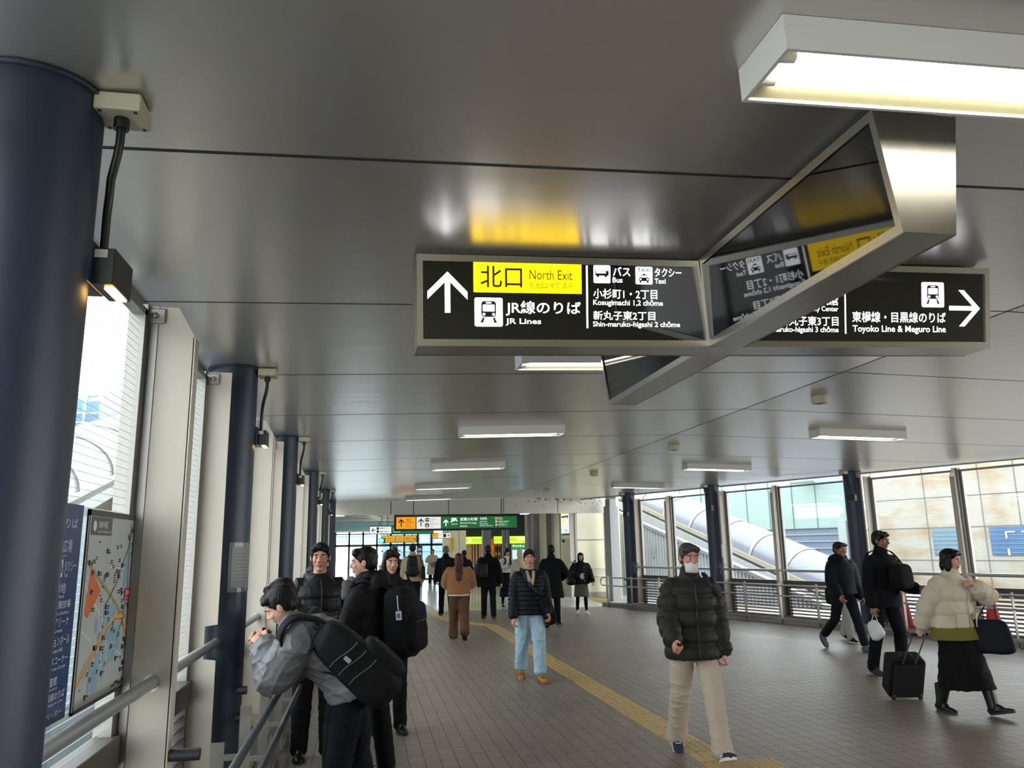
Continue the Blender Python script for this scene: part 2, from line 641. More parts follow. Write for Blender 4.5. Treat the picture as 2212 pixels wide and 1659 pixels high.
for i, (x, y) in enumerate([(2.76, 6.06), (3.06, 6.06), (2.76, 5.76), (3.06, 5.76)]):
    if d0 is None:
        mb = MB().box(-.148, .148, -.148, .148, 0.0005, 0.004)
        for p in range(5):
            for q in range(5):
                mb.lathe([(.012, .004), (.009, .009), (0.0001, .009)], (-.116 + p * .058, -.116 + q * .058, 0), 8)
        d0 = mb.build('tactile_tile', mt_dot)
        o = d0
    else:
        o = d0.copy()
        COL.objects.link(o)
    tag(o, 'yellowish tactile tile with round studs where the guide path stops', 'tactile tile', 'studded tiles at the start of the path')
    o.location = (x, y, 0)

# ================================================================== glazed side walls
def half_bay(root, n, ya, yb, ystart, zt=2.9):
    """a wired pane between ya and yb (local), outward is -x"""
    mb = MB()
    mb.box(-.004, .004, ya + .02, yb - .02, .86, zt - .03)
    w = struct(mb.build('window_%d' % n, mt_glass, root))
    mb = MB()
    z = .89
    while z < zt - .05:
        mb.box(-.0009, .0009, ya + .02, yb - .02, z - .0009, z + .0009)
        z += .035
    mb.build('wire', mt_wire, w)
    mb = MB()
    for yy in (ya, yb):
        s_ = 1 if yy == ya else -1
        mb.box(-.03, .03, min(yy, yy + .04 * s_), max(yy, yy + .04 * s_), .8, zt)
    mb.box(-.03, .03, ya, yb, zt - .035, zt)
    mb.build('frame', mt_alum, w)
    mb = MB().box(-.05, .06, ya, yb, .72, .86)
    mb.build('sill', mt_sill, w, bevel=.006)
    return w
mt_wire = M('wire', 'c9ccc9', 0.35, metal=0.6)
def louvre(root, ya, yb, label, group):
    mb = MB()
    z = .14
    while z < .70:
        mb.add([(-.045, ya + .03, z), (-.045, yb - .03, z), (.03, yb - .03, z + .036), (.03, ya + .03, z + .036),
                (-.045, ya + .03, z + .004), (-.045, yb - .03, z + .004), (.03, yb - .03, z + .040), (.03, ya + .03, z + .040)],
               [(0, 1, 2, 3), (7, 6, 5, 4), (0, 4, 5, 1), (2, 6, 7, 3), (1, 5, 6, 2), (3, 7, 4, 0)])
        z += .068
    o = mb.build('louvre_slats', mt_slat, root)
    mb = MB()
    for yy in (ya + .03, yb - .03):
        mb.box(-.05, .04, yy - .02, yy + .02, .11, .72)
    fr = mb.build('frame', mt_slat, o)
    return o
def fin_mesh(root, y):
    """white channel-shaped mullion with a chamfered head, steel bracket and bolt"""
    mb = MB()
    mb.prism([(.078, .12), (.255, .12), (.255, 2.78), (.17, 2.93), (.078, 2.93)], y - .006, y + .006)
    mb.box(.25, .262, y - .006, y + .085, .12, 2.77)
    o = mb.build('mullion_post', mt_white, root)
    mb = MB()
    for z_ in (.56, .74):
        mb.tube([(.25, y + .03, z_), (.40, y + .03, z_)], .028, 12)
    mb.build('rail_stub', mt_dark, o)
    mb = MB().box(-.06, .03, y - .05, y + .05, .12, 2.93)
    mb.box(.04, .075, y - .012, y + .04, .12, 2.93)
    mb.build('rear_channel', mt_alum, o)
    mb = MB().box(-.03, .11, y - .02, y - .008, 2.84, 2.92)
    b = mb.build('bracket', mt_alum, o, bevel=.006)
    mb = MB()
    mb.lathe([(.017, 0), (.017, .012), (.012, .016), (0.0001, .016)], (0, 0, 0), 6, Matrix.Translation((.06, y - .02, 2.88)) @ Matrix.Rotation(math.pi / 2, 4, 'X'))
    mb.build('bolt', mt_steel, b)
    return o
def cover_mesh(root, y):
    """white cover plate beside a column, notched for the handrail"""
    mb = MB()
    mb.prism([(.02, .12), (.19, .12), (.19, .97), (.11, .98), (.11, 1.19), (.19, 1.20), (.19, 2.93), (.02, 2.93)], y - .006, y + .006)
    o = mb.build('cover_plate', mt_white, root)
    mb = MB().box(-.06, .02, y - .04, y + .04, .12, 2.93)
    mb.build('rear_channel', mt_alum, o)
    mb = MB().box(-.03, .11, y - .02, y - .008, 2.84, 2.92)
    b = mb.build('bracket', mt_alum, o, bevel=.006)
    mb = MB()
    mb.lathe([(.017, 0), (.017, .012), (.012, .016), (0.0001, .016)], (0, 0, 0), 6, Matrix.Translation((.07, y - .02, 2.88)) @ Matrix.Rotation(math.pi / 2, 4, 'X'))
    mb.build('bolt', mt_steel, b)
    return o

def local_to_world(rootm, p):
    return rootm @ Vector(p)
class Wall:
    def __init__(s, O, rz):
        s.M = Matrix.Translation(O) @ Matrix.Rotation(rz, 4, 'Z')
        s.O = O
        s.rz = rz
    def place(s, o):
        o.matrix_world = s.M
        return o
LEFT = Wall((-1.15, 0, 0), 0.0)
RIGHT = Wall((9.1, 16.4, 0), math.radians(198.26))
ORD = ['first', 'second', 'third', 'fourth', 'fifth', 'sixth', 'seventh', 'eighth']

def column(W, y, label, group, top=2.99, r=.17):
    t = thing('round_column', W.M @ Vector((.16, y, 0)), label, 'column', group, W.rz, 'thing')
    t.rotation_euler = (0, 0, W.rz)
    MB().lathe([(r, .0), (r, top)], n=40).build('shaft', mt_navy, t)
    MB().lathe([(r, top - .012), (r + .016, top - .012), (r + .016, top), (r, top)], n=40).build('flange', mt_navy, t)
    mb = MB()
    for z in (.56, .74):
        mb.tube([(.1, -.06, z), (.21, -.06, z)], .028, 12)
    mb.build('rail_stub', mt_dark, t)
    return t
def wall_lamp(W, y, label, group, top=2.99, lit=True):
    """wedge-shaped lamp on the side of a column; the lens looks down and along the walkway"""
    p = W.M @ Vector((.16, y, 0))
    t = thing('wall_lamp', (p.x, p.y, 2.45), label, 'lamp', group, W.rz)
    mb = MB().box(.09, .185, -.0, .155, .0, .135)
    mb.build('mount', mt_navy, t, bevel=.004)
    mb = MB().box(.182, .245, .035, .215, .005, .115)
    mb.build('housing', mt_black, t, bevel=.003)
    mb = MB().box(.212, .24, .07, .195, -.001, .006)
    mb.build('lens', mt_warm if lit else M('unlit_lens', '8a8678', .3), t)
    mb = MB().box(.188, .224, .033, .035, .085, .11)
    mb.build('rating_plate', M('plate_white', 'd8d8d4', 0.5), t)
    return t
def junction(W, y, label, group, top=3.0):
    p = W.M @ Vector((.16, y, 0))
    t = thing('junction_box', (p.x, p.y, 0), label, 'junction box', group, W.rz)
    zt = zc(p.x + .24 * math.cos(W.rz)) - .006
    mb = MB().box(.175, .305, -.06, .07, zt - .055, zt)
    mb.build('box', mt_cream, t, bevel=.005)
    mb = MB()
    for a, b in ((.19, -.045), (.29, -.045), (.19, .055), (.29, .055)):
        mb.lathe([(.006, zt - .058), (.006, zt - .055)], (a, b, 0), 8)
    mb.build('screw', mt_dark, t)
    mb = MB()
    mb.tube([(.24, .0, zt - .055), (.24, .0, zt - .09)], .022, 12)
    pts = [(.24, 0, zt - .08), (.24, 0, zt - .13), (.234, .008, zt - .17), (.215, .03, zt - .24), (.205, .06, zt - .28), (.200, .07, zt - .33), (.200, .07, 2.56)]
    mb.tube(pts, .0125, 10)
    mb.build('conduit', mt_black, t)
    return t
def handrail(W, ya, yb, label, group):
    p = W.M @ Vector((.17, (ya + yb) / 2, 0))
    t = thing('handrail', W.M @ Vector((0, 0, 0)), label, 'handrail', group, W.rz)
    MB().tube([(.17, ya, 1.075), (.17, yb, 1.075)], .029, 16).build('tube', mt_rail, t)
    mb = MB()
    for yy in (ya, yb):
        mb.tube([(.17, yy - .004, 1.075), (.17, yy + .004, 1.075)], .04, 20)
    mb.build('end_plate', mt_rail, t)
    return t
n_win = 0
# the side beside the map: columns at local y, mullions between
LC = [-1.4, 2.33, 6.02, 9.75, 14.1, 18.5, 22.6]
for i in range(len(LC) - 1):
    a, b = LC[i], LC[i + 1]
    mid = (a + b) / 2
    if i == 0:
        fy = 0.6
    fy = mid
    for (p, q) in ((a + .19, fy - .045), (fy + .045, b - .325)):
        n_win += 1
        LEFT.place(half_bay(None, n_win, p, q, 0))
        o = LEFT.place(louvre(None, p, q, '', ''))
        o.name = 'louvre_panel'
        tag(o, 'bronze louvre panel of the %s window half bay on the map side' % (ORD + ['ninth', 'tenth', 'eleventh', 'twelfth'])[n_win - 1], 'louvre', 'louvres below the map side windows')
    o = LEFT.place(fin_mesh(None, fy))
    tag(o, 'white chamfered mullion post %s' % ['out of view before the broad dark column', 'beside the district map', 'between the second and third dark columns on the map side', 'between the third and fourth dark columns on the map side', 'between the fourth and fifth dark columns on the map side', 'past the fifth dark column on the map side'][i], 'post', 'white mullion posts on the map side')
    if i == 0:
        handrail(LEFT, fy + .006, b - .13, 'round steel handrail stub out of view beside the broad dark column', 'handrails on the map side')
        continue
    o = LEFT.place(cover_mesh(None, b - .28))
    tag(o, 'white notched cover plate in front of the %s dark column on the map side' % ORD[i], 'cover plate', 'cover plates on the map side')
    handrail(LEFT, a + .13, fy - .006, 'round steel handrail from the %s dark column to its mullion, map side' % ORD[i], 'handrails on the map side')
    handrail(LEFT, fy + .006, b - .13, 'round steel handrail ending at the %s dark column, map side' % ORD[i] if i else 'round steel handrail behind the camera side column', 'handrails on the map side')
for i, y in enumerate(LC[1:]):
    column(LEFT, y, ['broad dark column in front of the district map', 'dark round column just beyond the map with a taped notice', 'third dark round column from the map', 'fourth dark round column from the map', 'fifth dark round column, beside the cream fascia', 'dark column past the fascia on the map side'][i], 'dark columns on the map side', top=zc(-.98) - .001, r=.183 if i == 0 else .17)
    if i < 5:
        wall_lamp(LEFT, y, 'black wedge lamp lit on the %s dark column of the map side' % ORD[i], 'column lamps on the map side')
        junction(LEFT, y, 'cream ceiling junction box with black conduit above the %s map side column' % ORD[i], 'junction boxes on the map side')
# the opposite side, turned
RC = [-8.6, -5.26, -1.90, 2.14, 6.3, 10.4]
RF = [-7.0, -3.6, 0.05, 4.24, 8.4]
RN = ['past the grey box post', 'between the first and second dark columns', 'behind the man in the puffer jacket', 'behind the woman in the cream jacket', 'past the woman in the cream jacket']
for i in range(len(RC) - 1):
    a, b = RC[i], RC[i + 1]
    fy = RF[i]
    for (p, q) in ((a + .325, fy - .045), (fy + .045, b - .19)):
        if q < -5.3:
            continue
        n_win += 1
        RIGHT.place(half_bay(None, n_win, p, q, 0))
        o = RIGHT.place(louvre(None, p, q, '', ''))
        o.name = 'louvre_panel'
        tag(o, 'bronze louvre panel with bright gaps, %s from the fascia on the escalator side' % ORD[n_win - 13], 'louvre', 'louvres below the escalator side windows')
    if fy > -5.5:
        o = RIGHT.place(fin_mesh(None, fy))
        tag(o, 'white chamfered mullion post on the escalator side ' + RN[i], 'post', 'white mullion posts on the escalator side')
    o = RIGHT.place(cover_mesh(None, a + .28))
    tag(o, 'white notched cover plate on the escalator side ' + ['at the fascia end', 'by the first dark column', 'by the dark column with a paper notice', 'by the dark column behind the walking pair', 'by the last dark column'][i], 'cover plate', 'cover plates on the escalator side')
    if fy > -5.5:
        handrail(RIGHT, a + .13, fy - .006, 'steel handrail half with its column end first, ' + RN[i], 'handrails on the escalator side')
        handrail(RIGHT, fy + .006, b - .13, 'steel handrail half with its post end first, ' + RN[i], 'handrails on the escalator side')
RL = ['dark round column on the escalator side beside the grey box post', 'dark round column with a paper notice beyond the puffer jacket man', 'dark round column behind the pair of men in dark jackets', 'dark round column past the woman with the suitcase']
for i, y in enumerate(RC[1:5]):
    p = RIGHT.M @ Vector((.17, y, 0))
    column(RIGHT, y, RL[i], 'dark columns on the escalator side', top=zc(p.x) - .001)
    wall_lamp(RIGHT, y, 'black lamp on the ' + RL[i], 'column lamps on the escalator side', lit=False)
    junction(RIGHT, y, 'ceiling junction box above the ' + RL[i].replace('dark round ', ''), 'junction boxes on the escalator side')
# kerbs
mb = MB().box(-.14, .36, -6.4, 24.0, 0, .11)
struct(LEFT.place(mb.build('trim_3', mt_conc, bevel=.01)))
mb = MB().box(-.14, .62, -6.1, 12, 0, .11)
struct(RIGHT.place(mb.build('trim_4', mt_conc, bevel=.01)))

def double_rail(W, ya, yb, posts, xr, xp, label, end_loop, mats):
    t = thing('double_handrail', W.O, label, 'handrail', None, W.rz)
    z1, z2 = .80, .585
    if end_loop:
        n = 8
        loop = [(xr, ya - .11 * math.sin(math.pi * k / n), (z1 + z2) / 2 + (z1 - z2) / 2 * math.cos(math.pi * k / n)) for k in range(n + 1)]
        pts = [(xr, yb, z1)] + loop + [(xr, yb, z2)]
        MB().tube(pts, .018, 12).build('rail_tube', mats, t)
    else:
        MB().tube([(xr, ya, z1), (xr, yb, z1)], .02, 14).build('rail_tube', mats, t)
        MB().tube([(xr + .02, ya, z2), (xr + .02, yb, z2)], .02, 14).build('rail_tube', mats, t)
    for y in posts:
        mb = MB()
        mb.box(xp - .03, xp + .03, y - .006, y + .006, 0.0, .84)
        mb.box(xp - .06, xp + .06, y - .05, y + .05, 0.0, .012)
        for z in (z1, z2):
            mb.box(min(xp, xr), max(xp, xr), y - .012, y + .012, z - .035, z - .012)
        mb.build('post', mt_steel, t)
    mb = MB().box(xp - .006, xp + .006, ya, yb, .09, .13)
    mb.build('toe_bar', mt_steel, t)
    return t
double_rail(LEFT, 1.0, 20.5, [1.3 + .88 * k for k in range(22)], .635, .52, 'double steel handrail with flat posts that the person in grey leans on', False, mt_rubber)
double_rail(RIGHT, -5.75, 9.6, [-5.6, -4.55, -3.4, -2.4, -1.4, -.45, .55, 1.5, 2.45, 3.4, 4.35, 5.3, 6.25, 7.2, 8.15, 9.1], .80, .73, 'double steel handrail with looped end along the escalator side', True, mt_rail)
# ================================================================== cross-shaped guide sign under the ceiling
mt_wlit = M('sign_white', 'f6f8ff', 0.4, emit=1.15, emitcol='f6f8ff')
mt_ylit = M('sign_yellow', 'ffd60a', 0.4, emit=0.95, emitcol='ffd300')
mt_ink = M('sign_ink', '141414', 0.5)
mt_brown = M('sign_ink_brown', '4a3708', 0.5)
def P4(frame, mb, ps, h):
    for p in ps:
        frame.poly(mb, p, h)
def icon_train(F, parent, a0, b0, a1, b1, h, white, ink):
    w, hh = a1 - a0, b1 - b0
    mb = MB()
    F.rect(mb, a0, b0, a1, b1, h, w * .07)
    o = mb.build('train_pictogram', white, parent)
    mb = MB()
    U = lambda x, y: (a0 + x * w, b0 + y * hh)
    def R(x0, y0, x1, y1, r, hh_):
        p, q = U(x0, y0), U(x1, y1)
        F.rect(mb, p[0], p[1], q[0], q[1], hh_, r * w)
    R(.24, .33, .76, .88, .10, h + .0008)
    for sx in (-1, 1):
        F.poly(mb, [U(.5 + sx * .14, .31), U(.5 + sx * .21, .31), U(.5 + sx * .30, .13), U(.5 + sx * .20, .13)][::1 if sx < 0 else -1], h + .0008)
    mb.build('train_shape', ink, o)
    mb = MB()
    R(.29, .52, .71, .76, .03, h + .0016)
    R(.40, .80, .60, .84, .01, h + .0016)
    for sx in (-.17, .17):
        p = U(.5 + sx, .42)
        F.poly(mb, circ(p[0], p[1], w * .05), h + .0016)
    mb.build('train_lights', white, o)
    return o
def icon_bus(F, parent, a0, b0, a1, b1, h, white, ink):
    w, hh = a1 - a0, b1 - b0
    mb = MB()
    F.rect(mb, a0, b0, a1, b1, h, w * .07)
    o = mb.build('bus_pictogram', white, parent)
    U = lambda x, y: (a0 + x * w, b0 + y * hh)
    mb = MB()
    p, q = U(.10, .42), U(.90, .70)
    F.rect(mb, p[0], p[1], q[0], q[1], h + .0008, .04 * w)
    for cx in (.26, .72):
        c = U(cx, .40)
        F.poly(mb, circ(c[0], c[1], w * .075), h + .0009)
    mb.build('bus_shape', ink, o)
    mb = MB()
    for k in range(5):
        p, q = U(.15 + k * .12, .55), U(.245 + k * .12, .67)
        F.rect(mb, p[0], p[1], q[0], q[1], h + .0016)
    mb.build('bus_windows', white, o)
    return o
def icon_taxi(F, parent, a0, b0, a1, b1, h, white, ink, word=True):
    w, hh = a1 - a0, b1 - b0
    mb = MB()
    F.rect(mb, a0, b0, a1, b1, h, w * .07)
    o = mb.build('taxi_pictogram', white, parent)
    U = lambda x, y: (a0 + x * w, b0 + y * hh)
    mb = MB()
    if word:
        p, q = U(.10, .70), U(.90, .93)
        F.text(mb, 'TAXI', p[0], p[1], q[0], q[1], h + .0008, .012)
    p, q = U(.20, .18), U(.80, .38)
    F.rect(mb, p[0], p[1], q[0], q[1], h + .0008, .06 * w)
    F.poly(mb, [U(.28, .36), U(.72, .36), U(.64, .54), U(.36, .54)], h + .0008)
    F.poly(mb, [U(.42, .54), U(.58, .54), U(.58, .60), U(.42, .60)], h + .0008)
    for x in (.24, .66):
        p, q = U(x, .08), U(x + .10, .19)
        F.rect(mb, p[0], p[1], q[0], q[1], h + .0008)
    mb.build('taxi_shape', ink, o)
    mb = MB()
    F.poly(mb, [U(.33, .38), U(.67, .38), U(.61, .50), U(.39, .50)], h + .0016)
    for x in (.30, .70):
        c = U(x, .28)
        F.poly(mb, circ(c[0], c[1], w * .05), h + .0016)
    mb.build('taxi_lights', white, o)
    return o

sign = thing('guide_sign', (1.775, 3.66, 2.68), 'large cross-shaped black illuminated guide sign with steel frames under the ceiling', 'sign')
TILT = Matrix.Rotation(-0.027, 4, 'Y')
# transverse box: profile (y,z) trapezoid, local x -1.555..1.505
ZA, ZB = -.03, .395
def prof(hb, ht, z):
    return hb + (ht - hb) * (z - ZA) / (ZB - ZA)
def trap_box(x0, x1, hb, ht, mat, axis, t=None, name='housing'):
    mb = MB()
    if axis == 'X':
        mb.prism([(-hb, ZA), (hb, ZA), (ht, ZB), (-ht, ZB)], x0, x1, mat, 'X')
    else:
        mb.prism([(-hb, ZA), (hb, ZA), (ht, ZB), (-ht, ZB)], x0, x1, mat, 'Y')
    return mb.build(name, mt_brush, sign)
hbA, htA, hbB, htB = .085, .165, .085, .145
trap_box(-1.555, 1.53, hbA, htA, TILT, 'X')
trap_box(-1.57, 1.575, hbB, htB, None, 'Y')
mb = MB()
mb.box(-1.53, 1.51, -.12, .12, ZB, ZB + .02, TILT)
mb.box(-.10, .10, -1.5, 1.5, ZB, ZB + .02)
mb.build('mounting_flange', mt_alum, sign)
# front faces of the transverse box (u to the right, v up the slope)
O = TILT @ Vector((-1.555, -hbA, ZA))
uu = TILT @ Vector((1, 0, 0))
vv = (TILT @ Vector((0, -htA, ZB)) - TILT @ Vector((0, -hbA, ZA)))
LV = vv.length
FA = Face(O, uu, vv)
du = -(-1.555) + -1.5 + .0   # offset between measured u (from -1.5) and this face
OFF = .005                    # measured u=0 lies .055 right of the box end
VO = .033
def glass_panel(F, quad, parent, name='glass_face'):
    mb = MB()
    F.slab(mb, quad, 0.0, .004)
    return mb.build(name, mt_black_gl, parent)
def frame_strip(F, quads, parent):
    mb = MB()
    for q in quads:
        F.slab(mb, q, 0.0, .012)
    return mb.build('face_frame', mt_brush, parent)
xl = 1.555 - htB - .004      # where the longitudinal box cuts the face, at top
xb = 1.555 - hbB - .004
def arm_face(F, u0, u1t, u1b, flip=False):
    """frame + glass on one arm; u1t/u1b: end at the crossing, top/bottom"""
    e = .028
    if not flip:
        q = [(u0, 0), (u1b, 0), (u1t, LV), (u0, LV)]
    else:
        q = [(u1b, 0), (u0, 0), (u0, LV), (u1t, LV)]
    cx = sum(p[0] for p in q) / 4
    inner = []
    for (a, b) in q:
        inner.append((a + (e if a < cx else -e), b + (e * 1.15 if b < LV / 2 else -e * 1.15)))
    st = [[q[i], q[(i + 1) % 4], inner[(i + 1) % 4], inner[i]] for i in range(4)]
    fr = frame_strip(F, st, sign)
    gl = glass_panel(F, inner, sign)
    return gl
gl = arm_face(FA, 0.0, xl, xb)
gr = arm_face(FA, 3.085, 3.11 - xl, 3.11 - xb, True)
h = .0048
def A(l):
    return [(a + OFF, b + VO) for a, b in l]
mb = MB()
for p in arrow(.139 + OFF, .222 + VO, .195, .19, .026, 0):
    FA.poly(mb, p, h)
mb.build('arrow', mt_wlit, sign)
mb = MB()
FA.rect(mb, .263 + OFF, .224 + VO, .795 + OFF, .370 + VO, h)
y_ = mb.build('yellow_panel', mt_ylit, sign)
mb = MB()
FA.text(mb, '北口', .296 + OFF, .248 + VO, .499 + OFF, .352 + VO, h + .001, .008)
FA.text(mb, 'North Exit', .535 + OFF, .290 + VO, .749 + OFF, .337 + VO, h + .001, .0)
FA.text(mb, '北出口/북쪽 출구', .534 + OFF, .246 + VO, .750 + OFF, .277 + VO, h + .001, 0)
mb.build('lettering', mt_brown, y_)
icon_train(FA, sign, .267 + OFF, .061 + VO, .403 + OFF, .199 + VO, h, mt_wlit, mt_ink)
icon_bus(FA, sign, .856 + OFF, .279 + VO, .942 + OFF, .366 + VO, h, mt_wlit, mt_ink)
icon_taxi(FA, sign, 1.072 + OFF, .277 + VO, 1.160 + OFF, .364 + VO, h, mt_wlit, mt_ink)
mb = MB()
FA.rect(mb, .818 + OFF, .057 + VO, .827 + OFF, .364 + VO, h)
mb.build('divider', mt_wlit, sign)
for body, a0, b0, a1, b1, bo in [('JR線のりば', .418, .114, .790, .186, .012), ('JR Lines', .417, .067, .591, .101, .012),
                             ('バス', .955, .315, 1.045, .361, .012), ('Bus', .953, .283, 1.004, .309, .012),
                             ('タクシー', 1.171, .316, 1.313, .360, .012), ('Taxi', 1.171, .282, 1.229, .307, .012),
                             ('小杉町1・2丁目', .854, .203, 1.184, .252, .010), ('Kosugimachi 1,2 chōme', .853, .163, 1.213, .199, .010),
                             ('新丸子東2丁目', .853, .098, 1.172, .143, .010), ('Shin-maruko-higashi 2 chōme', .851, .058, 1.302, .092, .010)]:
    mb = MB()
    FA.text(mb, body, a0 + OFF, b0 + VO, a1 + OFF, b1 + VO, h, bo)
    mb.build('lettering', mt_wlit, sign)
# the other arm
mb = MB()
for p in arrow(2.93 + OFF, .181 + VO, .19, .195, .024, -90):
    FA.poly(mb, p, h)
mb.build('arrow', mt_wlit, sign)
icon_train(FA, sign, 2.669 + OFF, .184 + VO, 2.805 + OFF, .318 + VO, h, mt_wlit, mt_ink)
mb = MB()
FA.rect(mb, 2.214 + OFF, .039 + VO, 2.222 + OFF, .345 + VO, h)
mb.build('divider', mt_wlit, sign)
for body, a0, b0, a1, b1, bo in [('中原市民館', 1.815, .186, 2.178, .234, .010), ('Nakahara Community Center', 1.775, .148, 2.178, .181, .010),
                             ('新丸子東3丁目', 1.845, .079, 2.177, .129, .010), ('Shin-maruko-higashi 3 chōme', 1.725, .038, 2.177, .075, .010),
                             ('東横線・目黒線のりば', 2.257, .100, 2.813, .157, .010), ('Toyoko Line & Meguro Line', 2.259, .040, 2.812, .084, .012)]:
    mb = MB()
    FA.text(mb, body, a0 + OFF, b0 + VO, a1 + OFF, b1 + VO, h, bo)
    mb.build('lettering', mt_wlit, sign)
# faces of the longitudinal box: left side seen from the camera (near and far arm), right side, and the back of the transverse box
def side_face(sx):
    Ob = Vector((sx * hbB, 1.575 if sx < 0 else -1.57, ZA))
    F = Face(Ob, (0, -1, 0) if sx < 0 else (0, 1, 0), Vector((sx * (htB - hbB), 0, ZB - ZA)))
    return F
for sx in (-1, 1):
    F = side_face(sx)
    c = 1.575 if sx < 0 else 1.57
    arm_face(F, 0.0, c - htA - .004, c - hbA - .004)
    arm_face(F, 3.145, c + htA + .004, c + hbA + .004, True)
Fb = Face(TILT @ Vector((1.53, hbA, ZA)), TILT @ Vector((-1, 0, 0)), TILT @ Vector((0, htA, ZB)) - TILT @ Vector((0, hbA, ZA)))
arm_face(Fb, 0.0, 1.53 - htB - .004, 1.53 - hbB - .004)
arm_face(Fb, 3.085, 1.53 + htB + .004, 1.53 + hbB + .004, True)

# ================================================================== fluorescent lights
def tube_light(x, y, label, group, L=1.27):
    """twin-tube surface fitting; origin at the ceiling"""
    t = thing('fluorescent_light', (x, y, zc(x) - .001), label, 'light fitting', group)
    a = -math.atan(.029) if x < 4.2 else math.atan(.0226)
    t.rotation_euler = (0, a, 0)
    hw, hd, d = L / 2, .13, .105
    mb = MB()
    mb.box(-hw, hw, -hd, -hd + .012, -d, 0)
    mb.box(-hw, hw, hd - .012, hd, -d, 0)
    mb.box(-hw, -hw + .012, -hd + .012, hd - .012, -d, 0)
    mb.box(hw - .012, hw, -hd + .012, hd - .012, -d, 0)
    mb.box(-hw + .012, hw - .012, -hd + .012, hd - .012, -.02, -.004)
    mb.build('housing', mt_lampw, t)
    mb = MB()
    mb.prism([(-hd + .012, -.095), (-hd + .012, -.02), (-.012, -.02), (-.012, -.024)][::-1], -hw + .015, hw - .015, None, 'X')
    mb.prism([(hd - .012, -.095), (hd - .012, -.02), (.012, -.02), (.012, -.024)], -hw + .015, hw - .015, None, 'X')
    mb.prism([(-.014, -.02), (-.03, -.045), (.03, -.045), (.014, -.02)], -hw + .015, hw - .015, None, 'X')
    mb.build('reflector', mt_refl, t)
    for yy in (-.055, .055):
        MB().tube([(-hw + .065, yy, -.073), (hw - .065, yy, -.073)], .016, 12).build('tube_lamp', mt_tube, t)
        for sx in (-1, 1):
            mb = MB().tube([(sx * (hw - .013), yy, -.073), (sx * (hw - .045), yy, -.073), (sx * (hw - .068), yy, -.073)], [.021, .021, .019], 14)
            mb.build('lamp_holder', mt_lampw, t)
    return t
FL = ['in front of the guide sign', 'half hidden behind the guide sign', 'first full one past the guide sign', 'second past the guide sign', 'third past the guide sign', 'last before the cream fascia']
LY = [1.83, 5.50, 9.22, 13.38, 17.85, 22.0]
for i, y in enumerate(LY):
    tube_light(1.715, y, 'white twin-tube ceiling light over the map side half, ' + FL[i], 'ceiling lights over the map side half')
for i, y in enumerate([-2.2, 1.83, 5.5, 9.35, 13.70, 18.1]):
    if i in (3, 4, 5):
        tube_light(6.44, y, 'white twin-tube ceiling light over the escalator side half, ' + ['above the men in dark jackets', 'in the middle of its row', 'last before the fascia'][i - 3], 'ceiling lights over the escalator side half')
    else:
        tube_light(6.44, y, 'white twin-tube ceiling light over the escalator side half, behind the camera', 'ceiling lights over the escalator side half')
for i, (y) in enumerate([7.3, 11.3, 15.65, 20.0]):
    t = thing('smoke_detector', (4.63, y, zc(4.63)), 'small cream round ceiling detector beside the ceiling ridge, %s one from the guide sign' % ORD[i], 'detector', 'ceiling detectors along the ridge')
    MB().lathe([(.075, -.075), (.086, -.06), (.086, 0)], n=24).build('body', mt_cream, t)
    MB().lathe([(.03, -.082), (.04, -.075)], n=16).build('sensor', mt_alum, t)

# ================================================================== map boards hung in the glass by the first mullion
bm_ = thing('district_map', (-1.12, 3.93, 1.06), 'grey framed district map hanging in the window beside the mullion post', 'map board')
bm_.rotation_euler = (0, 0, 0)
mt_map = M('map_paper', 'b9beba', 0.35, var=(3, 0.03))
FM = Face((.005, -.42, 0), (0, 1, 0), (0, 0, 1))   # reader stands at +x: right is +y
mb = MB().box(0, .005, -.42, .42, 0, .80)
mb.build('board', mt_map, bm_)
mb = MB()
for (a, b, c_, d_) in ((-.42, -.405, 0, .8), (.405, .42, 0, .8), (-.42, .42, .775, .80), (-.42, .42, 0, .012)):
    mb.box(-.002, .009, a, b, c_, d_)
mb.build('frame', M('map_frame', '4c4b48', .5), bm_)
W_, H_ = .84, .80
def mp(x, y):
    return (x * W_, y * H_)
def mline(pts, w, mat_, hh, name='route_line'):
    mb = MB()
    for (x0, y0), (x1, y1) in zip(pts[:-1], pts[1:]):
        p, q = Vector(mp(x0, y0)), Vector(mp(x1, y1))
        d_ = (q - p).normalized()
        nrm = Vector((-d_.y, d_.x)) * w / 2
        FM.poly(mb, [tuple(p - nrm), tuple(q - nrm), tuple(q + nrm), tuple(p + nrm)], hh)
    return mb.build(name, mat_, bm_)
c_road = M('map_road', 'd6d8d2', 0.4)
c_olive = M('map_olive', 'a39a5c', 0.4)
c_or = M('map_orange', 'd8713a', 0.4)
c_blue = M('map_blue', '8fb6c8', 0.4)
c_lil = M('map_lilac', '9a9fc4', 0.4)
c_rail = M('map_rail', '55585a', 0.4)
c_red = M('map_red', 'c8304f', 0.4)
c_hw = M('map_highway', 'd9b765', 0.4)
mline([(.03, .62), (.35, .42), (.60, .24), (.95, .10)][::1], .012, c_road, .0008)
mline([(.05, .66), (.30, .58), (.33, .30), (.55, .15)], .006, c_road, .0008)
mline([(.40, .95), (.38, .70), (.72, .68)], .006, c_road, .0008)
mline([(.02, .40), (.18, .33), (.28, .20), (.45, .18)], .008, c_road, .0008)
mline([(.03, .74), (.52, .51), (.66, .43), (.95, .36)], .016, c_olive, .0012)
mline([(.02, .13), (.20, .23), (.42, .37), (.55, .42), (.68, .41), (.80, .30)], .026, c_hw, .0014)
mline([(.02, .125), (.20, .222), (.42, .36), (.55, .409), (.68, .40), (.80, .29)], .006, c_or, .0018)
